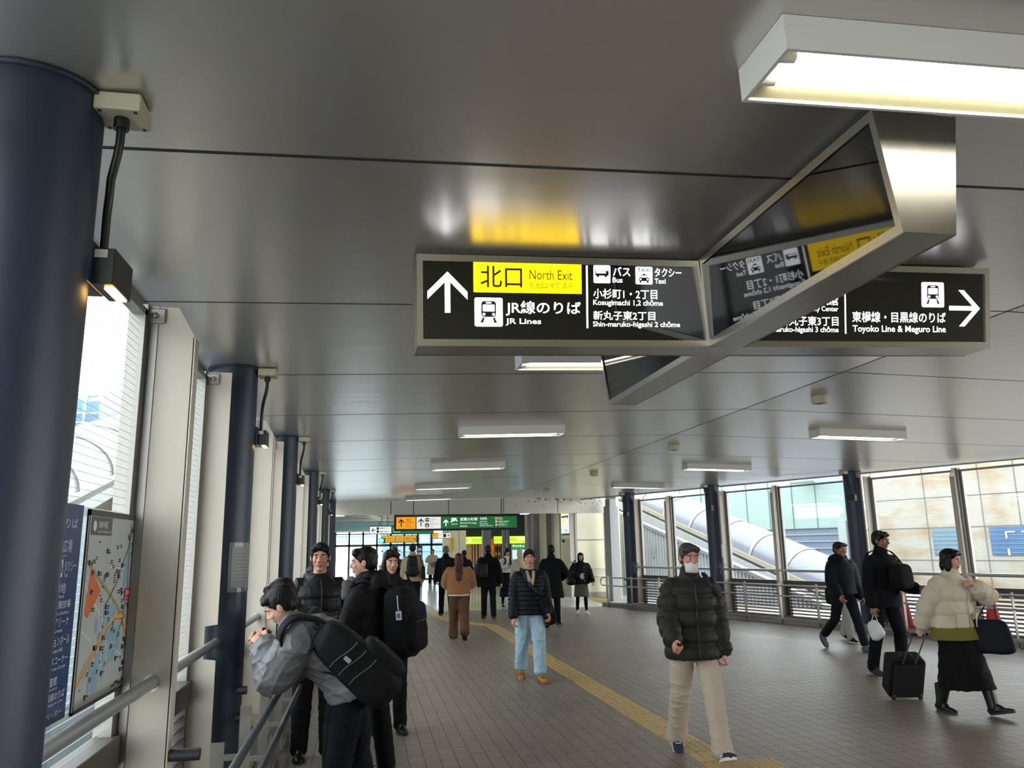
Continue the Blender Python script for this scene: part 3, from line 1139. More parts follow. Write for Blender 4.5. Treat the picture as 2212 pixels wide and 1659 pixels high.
mline([(.78, .97), (.70, .80), (.52, .60), (.38, .50)], .006, c_rail, .0016)
mline([(.72, .95), (.74, .52), (.70, .40), (.62, .30)], .006, c_rail, .0016)
mline([(.86, .95), (.78, .72), (.77, .45), (.76, .35)], .005, M('map_pink', 'd09aa8', 0.4), .0016)
for pl in ([mp(.10, .70), mp(.06, .47), mp(.11, .45), mp(.28, .58)], [mp(.84, .33), mp(.90, .35), mp(.90, .25), mp(.84, .26)], [mp(.60, .46), mp(.70, .44), mp(.72, .38), mp(.62, .41)]):
    mb = MB()
    FM.poly(mb, pl, .001)
    mb.build('orange_area', c_or, bm_)
mb = MB()
rr = random.Random(3)
for (x0, y0, x1, y1) in [(.36, .28, .42, .50), (.44, .30, .52, .49), (.53, .32, .58, .47), (.70, .72, .75, .80), (.66, .58, .72, .70), (.78, .80, .82, .88), (.20, .06, .25, .20), (.27, .05, .35, .24), (.12, .14, .16, .22), (.48, .16, .53, .30), (.55, .18, .61, .34), (.62, .22, .66, .35), (.40, .10, .44, .24), (.62, .52, .66, .56), (.76, .55, .80, .60)]:
    FM.poly(mb, [mp(x0, y0), mp(x1, y0 + .02), mp(x1, y1 + .02), mp(x0, y1)], .001)
mb.build('blue_area', c_blue, bm_)
mb = MB()
for (x0, y0, x1, y1) in [(.24, .36, .27, .44), (.30, .28, .33, .36), (.26, .24, .29, .30)]:
    FM.rect(mb, *mp(x0, y0), *mp(x1, y1), .001, .006)
mb.build('lilac_area', c_lil, bm_)
mb = MB()
FM.rect(mb, *mp(.05, .87), *mp(.37, .965), .002)
tb = mb.build('title_panel', M('map_title', '56544f', 0.4), bm_)
mb = MB()
FM.poly(mb, circ(*mp(.095, .917), .022), .003)
FM.text(mb, '川崎市中原区', *mp(.14, .905), *mp(.30, .945), .003, .01)
FM.text(mb, 'Kawasaki City Nakahara Ward', *mp(.14, .878), *mp(.35, .898), .003)
mb.build('lettering', M('map_white', 'e2e2de', 0.4), tb)
mb = MB()
FM.rect(mb, *mp(.69, .50), *mp(.785, .57), .0025)
hb = mb.build('marker', c_red, bm_)
mb = MB()
FM.text(mb, '現在地', *mp(.705, .53), *mp(.77, .56), .0035, .01)
FM.text(mb, 'You are here', *mp(.70, .508), *mp(.775, .52), .0035)
mb.build('lettering', M('map_white', 'e2e2de', 0.4), hb)
mb = MB()
for k in range(95):
    x, y = rr.uniform(.08, .93), rr.uniform(.05, .93)
    if (x < .4 and y > .84) or (.66 < x < .8 and .48 < y < .59):
        continue
    w = rr.uniform(.02, .05)
    for j in range(rr.choice((1, 2, 2))):
        FM.rect(mb, *mp(x, y - j * .012), *mp(x + w * rr.uniform(.6, 1), y - j * .012 + .007), .0022)
    if rr.random() < .3:
        FM.rect(mb, *mp(x - .03, y - .012), *mp(x - .008, y + .014), .0022)
for j in range(2):
    for k in range(14):
        FM.rect(mb, *mp(.84 + j * .06, .06 + k * .012), *mp(.84 + j * .06 + rr.uniform(.03, .05), .066 + k * .012), .0022)
for k in range(5):
    FM.rect(mb, *mp(.58 + k * .06, .035 + (k % 2) * .012), *mp(.64 + k * .06, .045 + (k % 2) * .012), .0022)
o = mb.build('place_name', mt_ink, bm_)
o['kind'] = 'stuff'

bb = thing('direction_board', (-1.12, 3.31, 1.07), 'tall dark blue direction board with white writing beside the district map', 'sign board')
MB().box(0, .005, -.30, .135, 0, .80).build('board', M('board_blue', '1d3a6b', 0.35, var=(4, .06)), bb)
FB = Face((.005, -.30, 0), (0, 1, 0), (0, 0, 1))
mb = MB()
for body, a0, a1, y0, y1 in [('JR線のりば', .06, .40, .70, .745), ('駅前広場', .17, .36, .615, .665), ('Square', .20, .31, .597, .609), ('タクシー', .30, .425, .545, .585), ('Taxi', .30, .34, .525, .54),
                             ('等々力緑地', .06, .335, .465, .505), ('Todoroki Park', .14, .33, .448, .46), ('等々力陸上競技場', .06, .40, .41, .44), ('Todoroki Athletics Stadium', .08, .39, .388, .40),
                             ('とどろきアリーナ', .10, .40, .345, .378), ('Arena', .25, .34, .325, .337), ('コンベンションホール', .10, .425, .275, .31), ('Convention Hall', .20, .36, .253, .267),
                             ('行政サービスコーナー', .08, .425, .208, .24), ('Administrative Service Corner', .08, .41, .19, .203), ('図書館', .22, .335, .135, .168), ('Library', .25, .345, .118, .13),
                             ('東横線・目黒線のりば', .07, .425, .082, .112), ('Toyoko Line & Meguro Line', .09, .41, .064, .076), ('連絡エレベーター', .10, .41, .02, .045)]:
    FB.text(mb, body, a0 - .02, y0, a1 - .02, y1, .001, .004)
mb.build('lettering', M('board_white', 'c9d2dd', 0.4), bb)
mb = MB()
FB.rect(mb, .215, .525, .265, .59, .001, .005)
tx = mb.build('taxi_pictogram', M('board_white', 'c9d2dd', 0.4), bb)
mb = MB()
FB.rect(mb, .223, .54, .257, .56, .002, .004)
FB.poly(mb, [(.227, .56), (.253, .56), (.248, .575), (.232, .575)], .002)
mb.build('taxi_shape', M('board_blue', '1d3a6b', 0.35), tx)
# notices taped on two columns
def notice(W, ycol, ang, z0, label, col):
    p = W.M @ Vector((.16, ycol, 0))
    t = thing('paper_notice', (p.x, p.y, z0), label, 'notice', None, W.rz)
    mb = MB()
    n = 6
    w = .25
    for k in range(n):
        a0 = ang - w + 2 * w * 2 * k / n * .5 * 2 * .5
    vs = []
    for k in range(n + 1):
        a = ang - .62 + 1.24 * k / n
        vs += [(.173 * math.cos(a), .173 * math.sin(a), 0), (.173 * math.cos(a), .173 * math.sin(a), .34)]
    mb.add(vs, [(2 * k, 2 * k + 2, 2 * k + 3, 2 * k + 1) for k in range(n)])
    mb.build('plastic_sleeve', M('sleeve', '767a7c', 0.25), t)
    mb = MB()
    vs = []
    for k in range(n + 1):
        a = ang - .5 + 1.0 * k / n
        vs += [(.1745 * math.cos(a), .1745 * math.sin(a), .03), (.1745 * math.cos(a), .1745 * math.sin(a), .31)]
    mb.add(vs, [(2 * k, 2 * k + 2, 2 * k + 3, 2 * k + 1) for k in range(n)])
    mb.build('paper', M('notice_' + col, col, 0.6), t)
    mb = MB()
    for r_ in range(9):
        vs = []
        for k in range(5):
            a = ang - .34 + .64 * k / 4
            vs += [(.1755 * math.cos(a), .1755 * math.sin(a), .07 + r_ * .024), (.1755 * math.cos(a), .1755 * math.sin(a), .074 + r_ * .024)]
        mb.add(vs, [(2 * k, 2 * k + 2, 2 * k + 3, 2 * k + 1) for k in range(4)])
    mb.build('print', M('print_grey', '6e6e6a', 0.6), t)
    return t
notice(LEFT, 6.02, math.radians(-35), 1.40, 'crumpled paper notice in a clear sleeve taped to the column past the map', '8f918f')
notice(RIGHT, -1.90, math.radians(130), 1.33, 'cream paper notice taped to the dark column on the escalator side', 'c9c3ad')
# ================================================================== station hall beyond the fascia
def at(px, Y):
    """lateral position of a sight line, used once to lay the hall out in plan"""
    return (0.2364 + (px - 1195) * 0.000592) * Y
mt_hall = M('hall_ceiling', 'c9cfc6', 0.5)
mt_teal = M('teal_beam', '7fa6ab', 0.5, var=(2, .06))
mt_dkbr = M('dark_pillar', '3a3431', 0.4)
mt_gpil = M('grey_pillar', '6d7278', 0.4)
mt_blk = M('hall_dark', '1c1b1a', 0.6)
# ceiling of the hall: ribbed pale part over the windows, dark part over the shop
mb = MB()
y = 24.4
while y < 44:
    mb.box(-8, 3.6, y, y + .55, 3.55, 3.62)
    mb.box(-8, 3.6, y + .55, y + .75, 3.62, 3.66)
    y += .75
struct(mb.build('ceiling_hall', mt_hall))
struct(MB().box(3.6, 8.6, 24.4, 46, 3.9, 4.0).build('ceiling_shop', mt_blk))
struct(MB().box(-8.3, -8, 24.3, 44.5, 0, 3.7).build('wall_hall_side', mt_cream))
struct(MB().box(8.5, 8.6, 26.2, 46, 0, 4).build('wall_hall_end', mt_cream))
o = struct(MB().box(-6, .35, 36, 36.5, 2.48, 2.86).build('trim_5', mt_teal))
MB().box(-6, .35, 35.9, 36.55, 2.66, 2.69).build('lip', mt_teal, o)
MB().box(-6, .35, 35.95, 36.5, 2.42, 2.48).build('lower_flange', mt_hall, o)
o = struct(MB().box(.35, 3.4, 36.3, 36.7, 2.62, 2.84).build('trim_6', mt_teal))
mb = MB().box(-6, 3.4, 36.75, 36.85, 2.62, 3.54)
for k in range(4):
    mb.box(-6, 3.4, 36.55, 36.75, 2.90 + k * .16, 2.97 + k * .16)
struct(mb.build('trim_7', M('rib_panel_white', 'e2e4dc', .5)))
t = thing('air_duct', (-1.4, 34.5, 3.05), 'pale ceiling duct above the teal beam', 'duct')
MB().box(-.55, .55, -1.0, 1.0, -.05, .48).build('duct', M('duct_pale', 'b9c4c2', 0.5), t, bevel=.06)
def m_frost():
    m = D.materials.new('frosted_pane')
    m.use_nodes = True
    nt = m.node_tree
    nt.nodes.remove(nt.nodes['Principled BSDF'])
    tl = nt.nodes.new('ShaderNodeBsdfTranslucent')
    tl.inputs[0].default_value = (.72, .75, .76, 1)
    nt.links.new(tl.outputs[0], nt.nodes['Material Output'].inputs['Surface'])
    return m
# window grid at the far end
WY = 44.0
gx = [-3.05 + .738 * k for k in range(14)]
o = None
mb = MB()
for x in gx:
    mb.box(x - .055, x + .055, WY - .06, WY + .06, 0, 2.72)
for z0, z1 in ((2.66, 2.76), (2.44, 2.50), (1.80, 1.92), (0.0, .08)):
    mb.box(gx[0] - .1, gx[-1] + .1, WY - .06, WY + .06, z0, z1)
w = struct(mb.build('window_40', mt_dark))
mb = MB().box(gx[0], gx[-1], WY - .01, WY + .01, .08, 2.66)
mb.build('pane', m_glass('hall_glass', (.86, .92, .95), .06), w)
mb = MB()
for k in range(13):
    if k in (5, 6, 7):
        continue
    mb.box(gx[k] + .1, gx[k + 1] - .1, WY - .10, WY - .08, 1.98, 2.40)
mb.build('translucent_panel', m_frost(), w)
struct(MB().box(-8, 8.5, 44.1, 44.3, 2.76, 4).build('wall_window_head', mt_cream))
struct(MB().box(6.75, 8.5, 43.95, 44.3, 0, 2.76).build('wall_hall_back', mt_blk))
# cream wall panels and pillars between the windows and the shop
mb = MB()
for a, b in ((958, 975), (976, 992), (993, 1008)):
    mb.box(at(a, 36), at(b, 36) - .012, 36, 36.3, 0, 3.55)
struct(mb.build('wall_cream', mt_cream))
t = thing('yellow_sign', (at(978, 35.9), 36.0, 1.55), 'narrow vertical yellow sign on the cream hall wall', 'sign')
MB().box(-.07, .07, -.03, 0, 0, .58).build('board', M('sign_yel', 'd8a712', 0.4), t)
mb = MB()
Fy = Face((-.07, -.031, 0), (1, 0, 0), (0, 0, 1))
for k, ch in enumerate('きっぷ'):
    Fy.text(mb, ch, .035, .40 - k * .15, .105, .50 - k * .15, .001)
mb.build('lettering', mt_ink, t)
def pillar(name, px0, px1, Y, dpt, top, m, label):
    a, b = at(px0, Y), at(px1, Y)
    o = thing(name, ((a + b) / 2, Y, 0), label, 'pillar', None, 0, 'thing')
    MB().box(-(b - a) / 2, (b - a) / 2, 0, dpt, .12, top).build('shaft', m, o, bevel=.01)
    MB().box(-(b - a) / 2 - .02, (b - a) / 2 + .02, -.02, dpt + .02, 0, .12).build('base', mt_conc, o)
    return o
pillar('square_pillar', 1044, 1062, 33, .4, 3.9, mt_gpil, 'blue-grey square pillar in front of the green shop')
pillar('steel_post', 1086, 1093, 32, .12, 3.9, mt_gpil, 'slim grey steel post before the shop, the one further from the yellow strip')
pillar('steel_post', 1096, 1102, 32.4, .12, 3.9, mt_gpil, 'slim grey steel post before the bright shop poster')
pillar('square_pillar', 1141, 1153, 29, .5, 3.2, M('pil_grey', '5a5653', .5), 'grey-brown square pillar beside the shop')
pillar('square_pillar', 1153.5, 1166, 28.4, .5, 3.2, mt_dkbr, 'dark brown square pillar beside the man with the cane')
pillar('square_pillar', 1167, 1183, 28.8, .4, 3.2, mt_cream, 'cream clad pillar next to the dark brown one')
o = pillar('square_pillar', 1184, 1196, 29.2, .4, 3.2, mt_fascia_plain if False else M('pil_pale', '8d8a82', .5), 'pale grey panelled pillar before the dark recess')
struct(MB().box(at(1196.5, 30), 6.99, 30, 30.2, 0, 3.2).build('wall_recess', M('recess_dark', '4b4a48', .6)))
yt = thing('yellow_sign', (at(1064.5, 32.8), 32.8, 1.25), 'vertical yellow strip sign with a red lamp beside the blue-grey pillar', 'sign')
MB().box(-.06, .06, -.06, .06, 0, .75).build('strip', M('sign_yel', 'd8a712', 0.4), yt)
MB().tube([(0, 0, -1.25), (0, 0, .02)], .03, 10).build('post', mt_dark, yt)
MB().lathe([(.0, -.06), (.05, -.04), (.05, .03), (.0, .06)], (0, -.08, .42), 12).build('lamp', M('red_lamp', 'd02418', .4, emit=.8), yt)

# shop with the green signs
SY = 38.0
shop = thing('kiosk_shop', (at(1075, SY), SY, 0), 'small station shop with green lit fascia boards', 'shop')
sx = at(1075, SY)
def sxx(px):
    return at(px, SY) - sx
mt_grn = M('shop_green', '7dbb28', .4, emit=.75, emitcol='86c81e')
mt_lime = M('shop_lime', 'd9e83a', .4, emit=.9, emitcol='d6ea2a')
for a, b in ((1007, 1044), (1067, 1086), (1100, 1143)):
    fb = MB().box(sxx(a), sxx(b), -.10, .05, 1.83, 2.17).build('fascia_board', mt_grn, shop)
    MB().box(sxx(a), sxx(b), -.115, -.10, 1.86, 1.92).build('stripe', mt_lime, fb)
    MB().box(sxx(a), sxx(b), -.11, -.10, 2.11, 2.16).build('stripe', mt_lime, fb)
    if a == 1100:
        F = Face((sxx(a), -.116, 1.83), (1, 0, 0), (0, 0, 1))
        mb = MB()
        F.text(mb, 'NewDays', .38, .11, 1.15, .29, .002, .03)
        mb.build('lettering', mt_wlit, fb)
    if a == 1007:
        F = Face((sxx(a), -.116, 1.83), (1, 0, 0), (0, 0, 1))
        mb = MB()
        F.text(mb, 'ki', .12, .10, .24, .26, .002, .03)
        mb.build('lettering', mt_wlit, fb)
MB().box(sxx(1006), sxx(1150), 1.2, 1.3, 0, 1.83).build('back_wall', M('shop_back_glow', '9c7a50', .6, emit=.10, emitcol='e8b070'), shop)  # faint glow put into the wall colour stands in for a lit interior
MB().box(sxx(1006), sxx(1150), .06, .2, 2.17, 3.9).build('dark_head', mt_blk, shop)
MB().box(sxx(1006), sxx(1150), .06, 1.3, 1.83, 2.17).build('ceiling_board', mt_blk, shop)
mb = MB()
for px in (1020, 1026, 1033, 1068, 1075, 1083, 1103):
    mb.box(sxx(px) - .03, sxx(px) + .03, -.05, .03, 0, 1.83)
mb.build('shopfront_frame', mt_black, shop)
mb = MB()
for k in range(5):
    for r_ in range(4):
        mb.box(sxx(1070 + k * 7), sxx(1075 + k * 7), .5, .9, .15 + r_ * .42, .45 + r_ * .42)
o = mb.build('shelf_goods', M('goods', 'b8713c', .6, var=(8, .5)), shop)
o['kind'] = 'stuff'
mb = MB().box(sxx(1107), sxx(1143), -.08, -.04, .2, 1.52)
po = mb.build('poster', M('shop_poster', 'a9c4ee', .4, emit=.55, emitcol='a9c8f6'), shop)
mb = MB().box(sxx(1105), sxx(1143), -.09, -.05, 1.53, 1.80)
ba = mb.build('green_banner', M('banner_green', '2f8a3c', .4, emit=.3), shop)
F = Face((sxx(1105), -.091, 1.53), (1, 0, 0), (0, 0, 1))
mb = MB()
F.text(mb, 'キャッシュレス専用', .05, .12, 1.1, .24, .002, .01)
mb.build('lettering', mt_wlit, ba)
F = Face((sxx(1107), -.081, .2), (1, 0, 0), (0, 0, 1))
mb = MB()
F.poly(mb, [(.55, .9), (.95, .95), (.95, 1.0), (.55, .95)], .002)
F.poly(mb, [(.50, 1.05), (.95, 1.10), (.95, 1.16), (.50, 1.10)], .002)
mb.build('green_mark', mt_grn, po)

# hanging signs
def hang_sign(name, label, x0, x1, z0, z1, Y, m, frame=.03, rods=3.5):
    t = thing(name, ((x0 + x1) / 2, Y, z0), label, 'sign')
    w = (x1 - x0) / 2
    MB().box(-w, w, -.06, .06, 0, z1 - z0).build('case', mt_black, t)
    mb = MB()
    for s_ in (-.7, .7):
        mb.tube([(w * s_, 0, z1 - z0), (w * s_, 0, rods - z0)], .012, 8)
    mb.build('hanger', mt_dark, t)
    return t, Face((-w, -.062, 0), (1, 0, 0), (0, 0, 1))
def panel(F, t, a0, b0, a1, b1, m):
    mb = MB()
    F.rect(mb, a0, b0, a1, b1, .001)
    return mb.build('face_panel', m, t)
mt_so = M('station_orange', 'd98a12', .4, emit=.35, emitcol='e0920c')
mt_sw = M('station_white', 'c9cac8', .4, emit=.35, emitcol='d5d6d2')
mt_sg = M('station_green', '1f6a3a', .4, emit=.18, emitcol='1f7a40')
mt_swt = M('station_letter', 'dfe6df', .4, emit=.4, emitcol='e4ece4')
t, F = hang_sign('station_sign', 'long hanging station sign with orange, white and green fields under the cream fascia', .82, 4.54, 2.17, 2.64, 23.3, None, rods=3.1)
po_ = panel(F, t, .06, .06, .62, .40, mt_so)
pw_ = panel(F, t, .645, .06, 1.355, .40, mt_sw)
pg_ = panel(F, t, 1.38, .06, 3.62, .40, mt_sg)
mb = MB()
P4(F, mb, arrow(.205, .235, .22, .16, .03, 0), .002)
F.text(mb, '北口', .34, .285, .48, .355, .002, .01)
F.text(mb, 'North Exit', .34, .225, .57, .262, .002)
F.text(mb, '北出口', .34, .165, .47, .20, .002)
F.text(mb, '북쪽 출구', .34, .10, .52, .135, .002)
mb.build('lettering', M('ink_deep', '2a1c05', .5), po_)
mb = MB()
P4(F, mb, arrow(.775, .245, .22, .16, .03, 0), .002)
F.text(mb, 'バス', 1.04, .30, 1.18, .355, .002, .01)
F.text(mb, 'Bus', 1.04, .255, 1.12, .285, .002)
F.text(mb, 'タクシー', 1.04, .165, 1.30, .225, .002, .01)
F.text(mb, 'Taxi', 1.04, .105, 1.12, .135, .002)
mb.build('lettering', mt_ink, pw_)
icon_bus(F, pw_, .895, .265, 1.01, .365, .002, mt_ink, mt_sw)
icon_taxi(F, pw_, .895, .10, 1.01, .225, .002, mt_ink, mt_sw)
mb = MB()
P4(F, mb, arrow(1.50, .225, .20, .15, .03, 0), .002)
F.text(mb, 'JR', 1.63, .235, 1.86, .365, .002, .05)
F.text(mb, 'JR東日本', 1.66, .165, 1.84, .20, .002, .01)
F.text(mb, '武蔵小杉駅', 1.92, .275, 2.44, .37, .002, .015)
F.text(mb, 'Musashi-Kosugi', 1.92, .175, 2.40, .24, .002)
F.text(mb, 'Station', 1.92, .10, 2.14, .155, .002)
F.text(mb, '北改札', 2.50, .30, 2.73, .375, .002, .01)
F.text(mb, '(南武線口)', 2.50, .225, 2.73, .265, .002)
F.text(mb, 'North Gate', 2.50, .165, 2.75, .205, .002)
F.text(mb, '北检票口 북쪽 개찰구', 2.50, .11, 2.90, .145, .002)
F.text(mb, '南武線', 3.06, .325, 3.18, .365, .002)
F.text(mb, '横須賀線 湘南新宿', 3.06, .23, 3.38, .265, .002)
F.text(mb, '湘南新宿ライン', 3.06, .14, 3.36, .175, .002)
F.text(mb, 'Nambu Line', 3.06, .29, 3.20, .31, .002)
F.text(mb, 'Yokosuka Line', 3.06, .195, 3.30, .215, .002)
F.text(mb, 'Shonan-Shinjuku Line', 3.06, .105, 3.32, .125, .002)
mb.build('lettering', mt_swt, pg_)
for k, c_ in enumerate(('d9c94a', 'b9a0a8', 'b88890')):
    mb = MB()
    F.rect(mb, 2.965, .305 - k * .095, 3.035, .375 - k * .095, .002, .006)
    sq = mb.build('line_symbol', M('line_' + c_, c_, .4, emit=.3), pg_)
    mb = MB()
    F.rect(mb, 2.985, .325 - k * .095, 3.015, .355 - k * .095, .003)
    mb.build('symbol_core', mt_sw if k else mt_ink, sq)
t, F = hang_sign('station_sign', 'white and green hanging sign with a black arrow, partly behind the long station sign', at(804, 29), at(938, 29), 2.19, 2.49, 29, None)
p = panel(F, t, .02, .02, .78, .27, mt_sw)
panel(F, t, .81, .02, 2.25, .27, mt_sg)
mb = MB()
P4(F, mb, arrow(.15, .145, .16, .14, .025, 90), .002)
F.text(mb, '湘南新宿ライン', .36, .18, .72, .24, .002, .01)
F.text(mb, '東急線 市営バス', .36, .06, .72, .12, .002, .01)
F.rect(mb, .26, .16, .34, .25, .002)
F.rect(mb, .26, .05, .34, .14, .002)
mb.build('lettering', mt_ink, p)
mb = MB()
Fg = F
Fg.text(mb, '改札口', .85, .14, 1.05, .20, .002)
Fg.text(mb, 'Ticket Gate', .85, .06, 1.10, .10, .002)
mb.build('lettering', mt_swt, t)
t, F = hang_sign('station_sign', 'amber hanging sign of three fields with slanting arrows above the ticket gates', at(831, 31), at(904, 31), 1.90, 2.17, 31, None)
mt_amb = M('station_amber', 'b87e16', .4, emit=.3)
for k, (a0, a1) in enumerate(((.02, .50), (.52, .82), (.84, 1.30))):
    p = panel(F, t, a0, .02, a1, .25, mt_amb)
    mb = MB()
    if k == 0:
        P4(F, mb, arrow(.09, .13, .13, .10, .018, 135), .002)
        F.text(mb, '南武線のりば', .18, .13, .46, .19, .002)
        F.text(mb, 'Nambu Line', .20, .06, .44, .10, .002)
    elif k == 1:
        F.text(mb, '出口', .60, .14, .74, .20, .002)
        F.text(mb, 'Exit', .62, .06, .72, .10, .002)
    else:
        F.text(mb, '横須賀線のりば', .88, .13, 1.14, .19, .002)
        F.text(mb, 'Yokosuka Line', .88, .06, 1.12, .10, .002)
        P4(F, mb, arrow(1.22, .13, .13, .10, .018, -135), .002)
    mb.build('lettering', mt_ink, p)
t, F = hang_sign('station_sign', 'small amber and white hanging sign with a black arrow pointing to the shop', at(935, 32), at(974, 32), 2.04, 2.28, 32, None)
p = panel(F, t, .02, .02, .22, .22, mt_so)
p = panel(F, t, .235, .02, .74, .22, mt_sw)
mb = MB()
F.rect(mb, .44, .05, .56, .19, .002)
P4(F, mb, arrow(.65, .12, .12, .11, .02, -90), .002)
F.text(mb, '出口', .27, .13, .38, .18, .002)
mb.build('lettering', mt_ink, p)
mb = MB()
F.text(mb, '北口', .06, .12, .18, .18, .002)
mb.build('lettering', mt_ink, t)
t = thing('signal_lamp', (at(829, 31), 30.9, 1.98), 'green lit signal lamp at the end of the amber hanging sign', 'lamp')
MB().lathe([(.0, -.09), (.08, -.06), (.09, 0), (.08, .06), (.0, .09)], n=16).build('lens', M('green_lamp', '4fe0a0', .4, emit=1.2), t)
MB().box(-.1, .16, .02, .12, -.1, .1).build('case', mt_dark, t)
MB().tube([(0, .07, .1), (0, .07, 1.55)], .012, 8).build('hanger', mt_dark, t)
t = thing('security_camera', (at(816, 28), 28, 2.75), 'cream security camera hanging in front of the teal beam', 'camera')
m_ = Matrix.Rotation(math.radians(20), 4, 'Y')
MB().box(-.2, .2, -.09, .09, -.07, .07, m_).build('case', M('cam_cream', 'e6e2c8', .5), t)
MB().tube([(0, 0, .06), (0, 0, .80)], .015, 8).build('stalk', mt_dark, t)
t = thing('hall_strip_light', (at(1127, 27), 27.6, 2.92), 'bright strip light hanging by the end of the long station sign', 'light fitting')
MB().box(-.42, .42, -.12, .12, -.1, 0).build('housing', mt_lampw, t)
MB().box(-.40, .40, -.10, .10, -.115, -.1).build('diffuser', M('diffuser_lit', 'ffffff', .4, emit=22.0, emitcol='fbfff4'), t)
MB().tube([(0, 0, 0), (0, 0, 1.0)], .012, 8).build('hanger', mt_dark, t)
for i, (x, y) in enumerate([(-2.2, 28), (1.2, 29.8), (-1.0, 33), (2.0, 34), (-2.0, 39), (1.6, 40), (6.0, 34.5), (8.8, 33.5)]):  # unseen strip lights added to brighten the hall
    z = 3.5 if x < 3.6 else 3.85
    t = thing('hall_strip_light', (x, y, z), 'added strip light to brighten the station hall, hidden from the walkway by the fascia', 'light fitting', 'added strip lights of the station hall')
    MB().box(-.62, .62, -.12, .12, -.06, 0.05).build('housing', mt_lampw, t)
    MB().box(-.6, .6, -.10, .10, -.075, -.06).build('diffuser', MATS['diffuser_lit'], t)
for px, lab_ in ((857, 'dark ticket gate board with small notices below the amber sign'), (909, 'dark ticket gate board further from the amber sign')):
    t = thing('gate_board', (at(px, 38), 38, 0), lab_, 'board')
    MB().box(-.13, .13, -.1, .1, 0, 1.78).build('case', mt_black, t)
    F = Face((-.13, -.101, 0), (1, 0, 0), (0, 0, 1))
    mb = MB()
    for k in range(3):
        F.rect(mb, .04, 1.56 - k * .19, .22, 1.68 - k * .19, .001)
    mb.build('notice', M('notice_white', 'cfd2d2', .5), t)
# partition wall with poster box and door (faces the walkway obliquely), cream end wall with rails
pw = struct(MB().box(6.86, 7.0, 25.95, 29.1, 0, 3.2).build('wall_partition', M('partition', 'aaa793', .5)))
MB().box(6.84, 6.86, 27.6, 27.72, 0, 3.0).build('post_strip', mt_steel, pw)
MB().box(6.84, 6.86, 25.95, 26.08, 0, 3.0).build('post_strip', mt_steel, pw)
dr = struct(MB().box(6.835, 6.86, 26.2, 27.3, 0.02, 1.93).build('door_1', M('door_grey', '8f8875', .5)))
mb = MB()
mb.box(6.825, 6.86, 26.12, 26.2, 0, 2.0)
mb.box(6.825, 6.86, 27.3, 27.38, 0, 2.0)
mb.box(6.825, 6.86, 26.12, 27.38, 1.93, 2.0)
mb.build('frame', M('partition', 'aaa793', .5), dr)
MB().box(6.79, 6.835, 26.95, 27.2, 1.80, 1.88).build('door_closer', mt_black, dr)
t = thing('poster_box', (6.86, 26.75, 2.06), 'lit advertising poster box above the narrow grey door', 'poster box')
MB().box(-.05, 0, -.58, .58, 0, .88).build('frame', mt_dark, t)
F = Face((-.052, .54, .04), (0, -1, 0), (0, 0, 1))
mb = MB()
F.rect(mb, 0, 0, 1.08, .80)
pp = mb.build('poster', M('poster_lit', 'cfe4ef', .4, emit=.7, emitcol='d4ecf6'), t)
mb = MB()
F.rect(mb, .04, .62, 1.04, .74, .002)
F.rect(mb, .10, .36, .60, .50, .002)
mb.build('yellow_block', M('poster_yellow', 'e2c93c', .4, emit=.4), pp)
mb = MB()
F.rect(mb, .04, .53, 1.04, .60, .002)
F.rect(mb, .80, .48, .92, .53, .002)
mb.build('blue_band', M('poster_blue', '2c4a9c', .4), pp)
mb = MB()
for k in range(14):
    F.rect(mb, .10 + (k % 7) * .13, .18 + (k // 7) * .09, .17 + (k % 7) * .13, .24 + (k // 7) * .09 - (k % 3) * .02, .002, .01)
F.rect(mb, .3, .05, 1.0, .07, .002)
F.rect(mb, .3, .10, 1.0, .125, .002)
mb.build('lettering', M('poster_ink', '2a5260', .4), pp)
we = struct(MB().box(7.0, 8.05, 25.95, 26.15, .16, 3.2).build('wall_end', mt_cream))
MB().box(7.0, 8.05, 25.93, 25.95, 1.86, 1.875).build('joint', M('joint_dark', '6d6a5c', .6), we)
struct(MB().box(7.0, 8.05, 25.92, 26.15, 0, .16).build('baseboard_end', mt_conc))
t = thing('wall_rail', (7.5, 25.86, 0), 'pair of steel handrails along the cream end wall', 'handrail')
for z in (.66, .92):
    MB().tube([(-.4, 0, z), (.48, 0, z)], .018, 10).build('rail_tube', mt_steel, t)
mb = MB()
for x in (-.3, .35):
    for z in (.66, .92):
        mb.tube([(x, 0, z), (x, .09, z)], .01, 8)
mb.build('bracket', mt_steel, t)
# grey box post and cream stile between the end wall and the first dark column
t = thing('box_post', (7.48, 23.6, 0), 'tall grey box post where the fascia meets the escalator side', 'post', None, math.radians(18), 'thing')
MB().box(-.16, .16, -.16, .16, 0, 2.86).build('shaft', mt_grey, t, bevel=.008)
MB().box(-.12, .12, -.12, .12, 2.86, 3.07).build('neck', mt_grey, t)
t = thing('box_post', (7.84, 25.2, 0), 'narrow cream box post beside the end wall rails', 'post', None, 0, 'thing')
MB().box(-.1, .1, -.1, .1, 0, 2.9).build('shaft', mt_cream, t, bevel=.006)

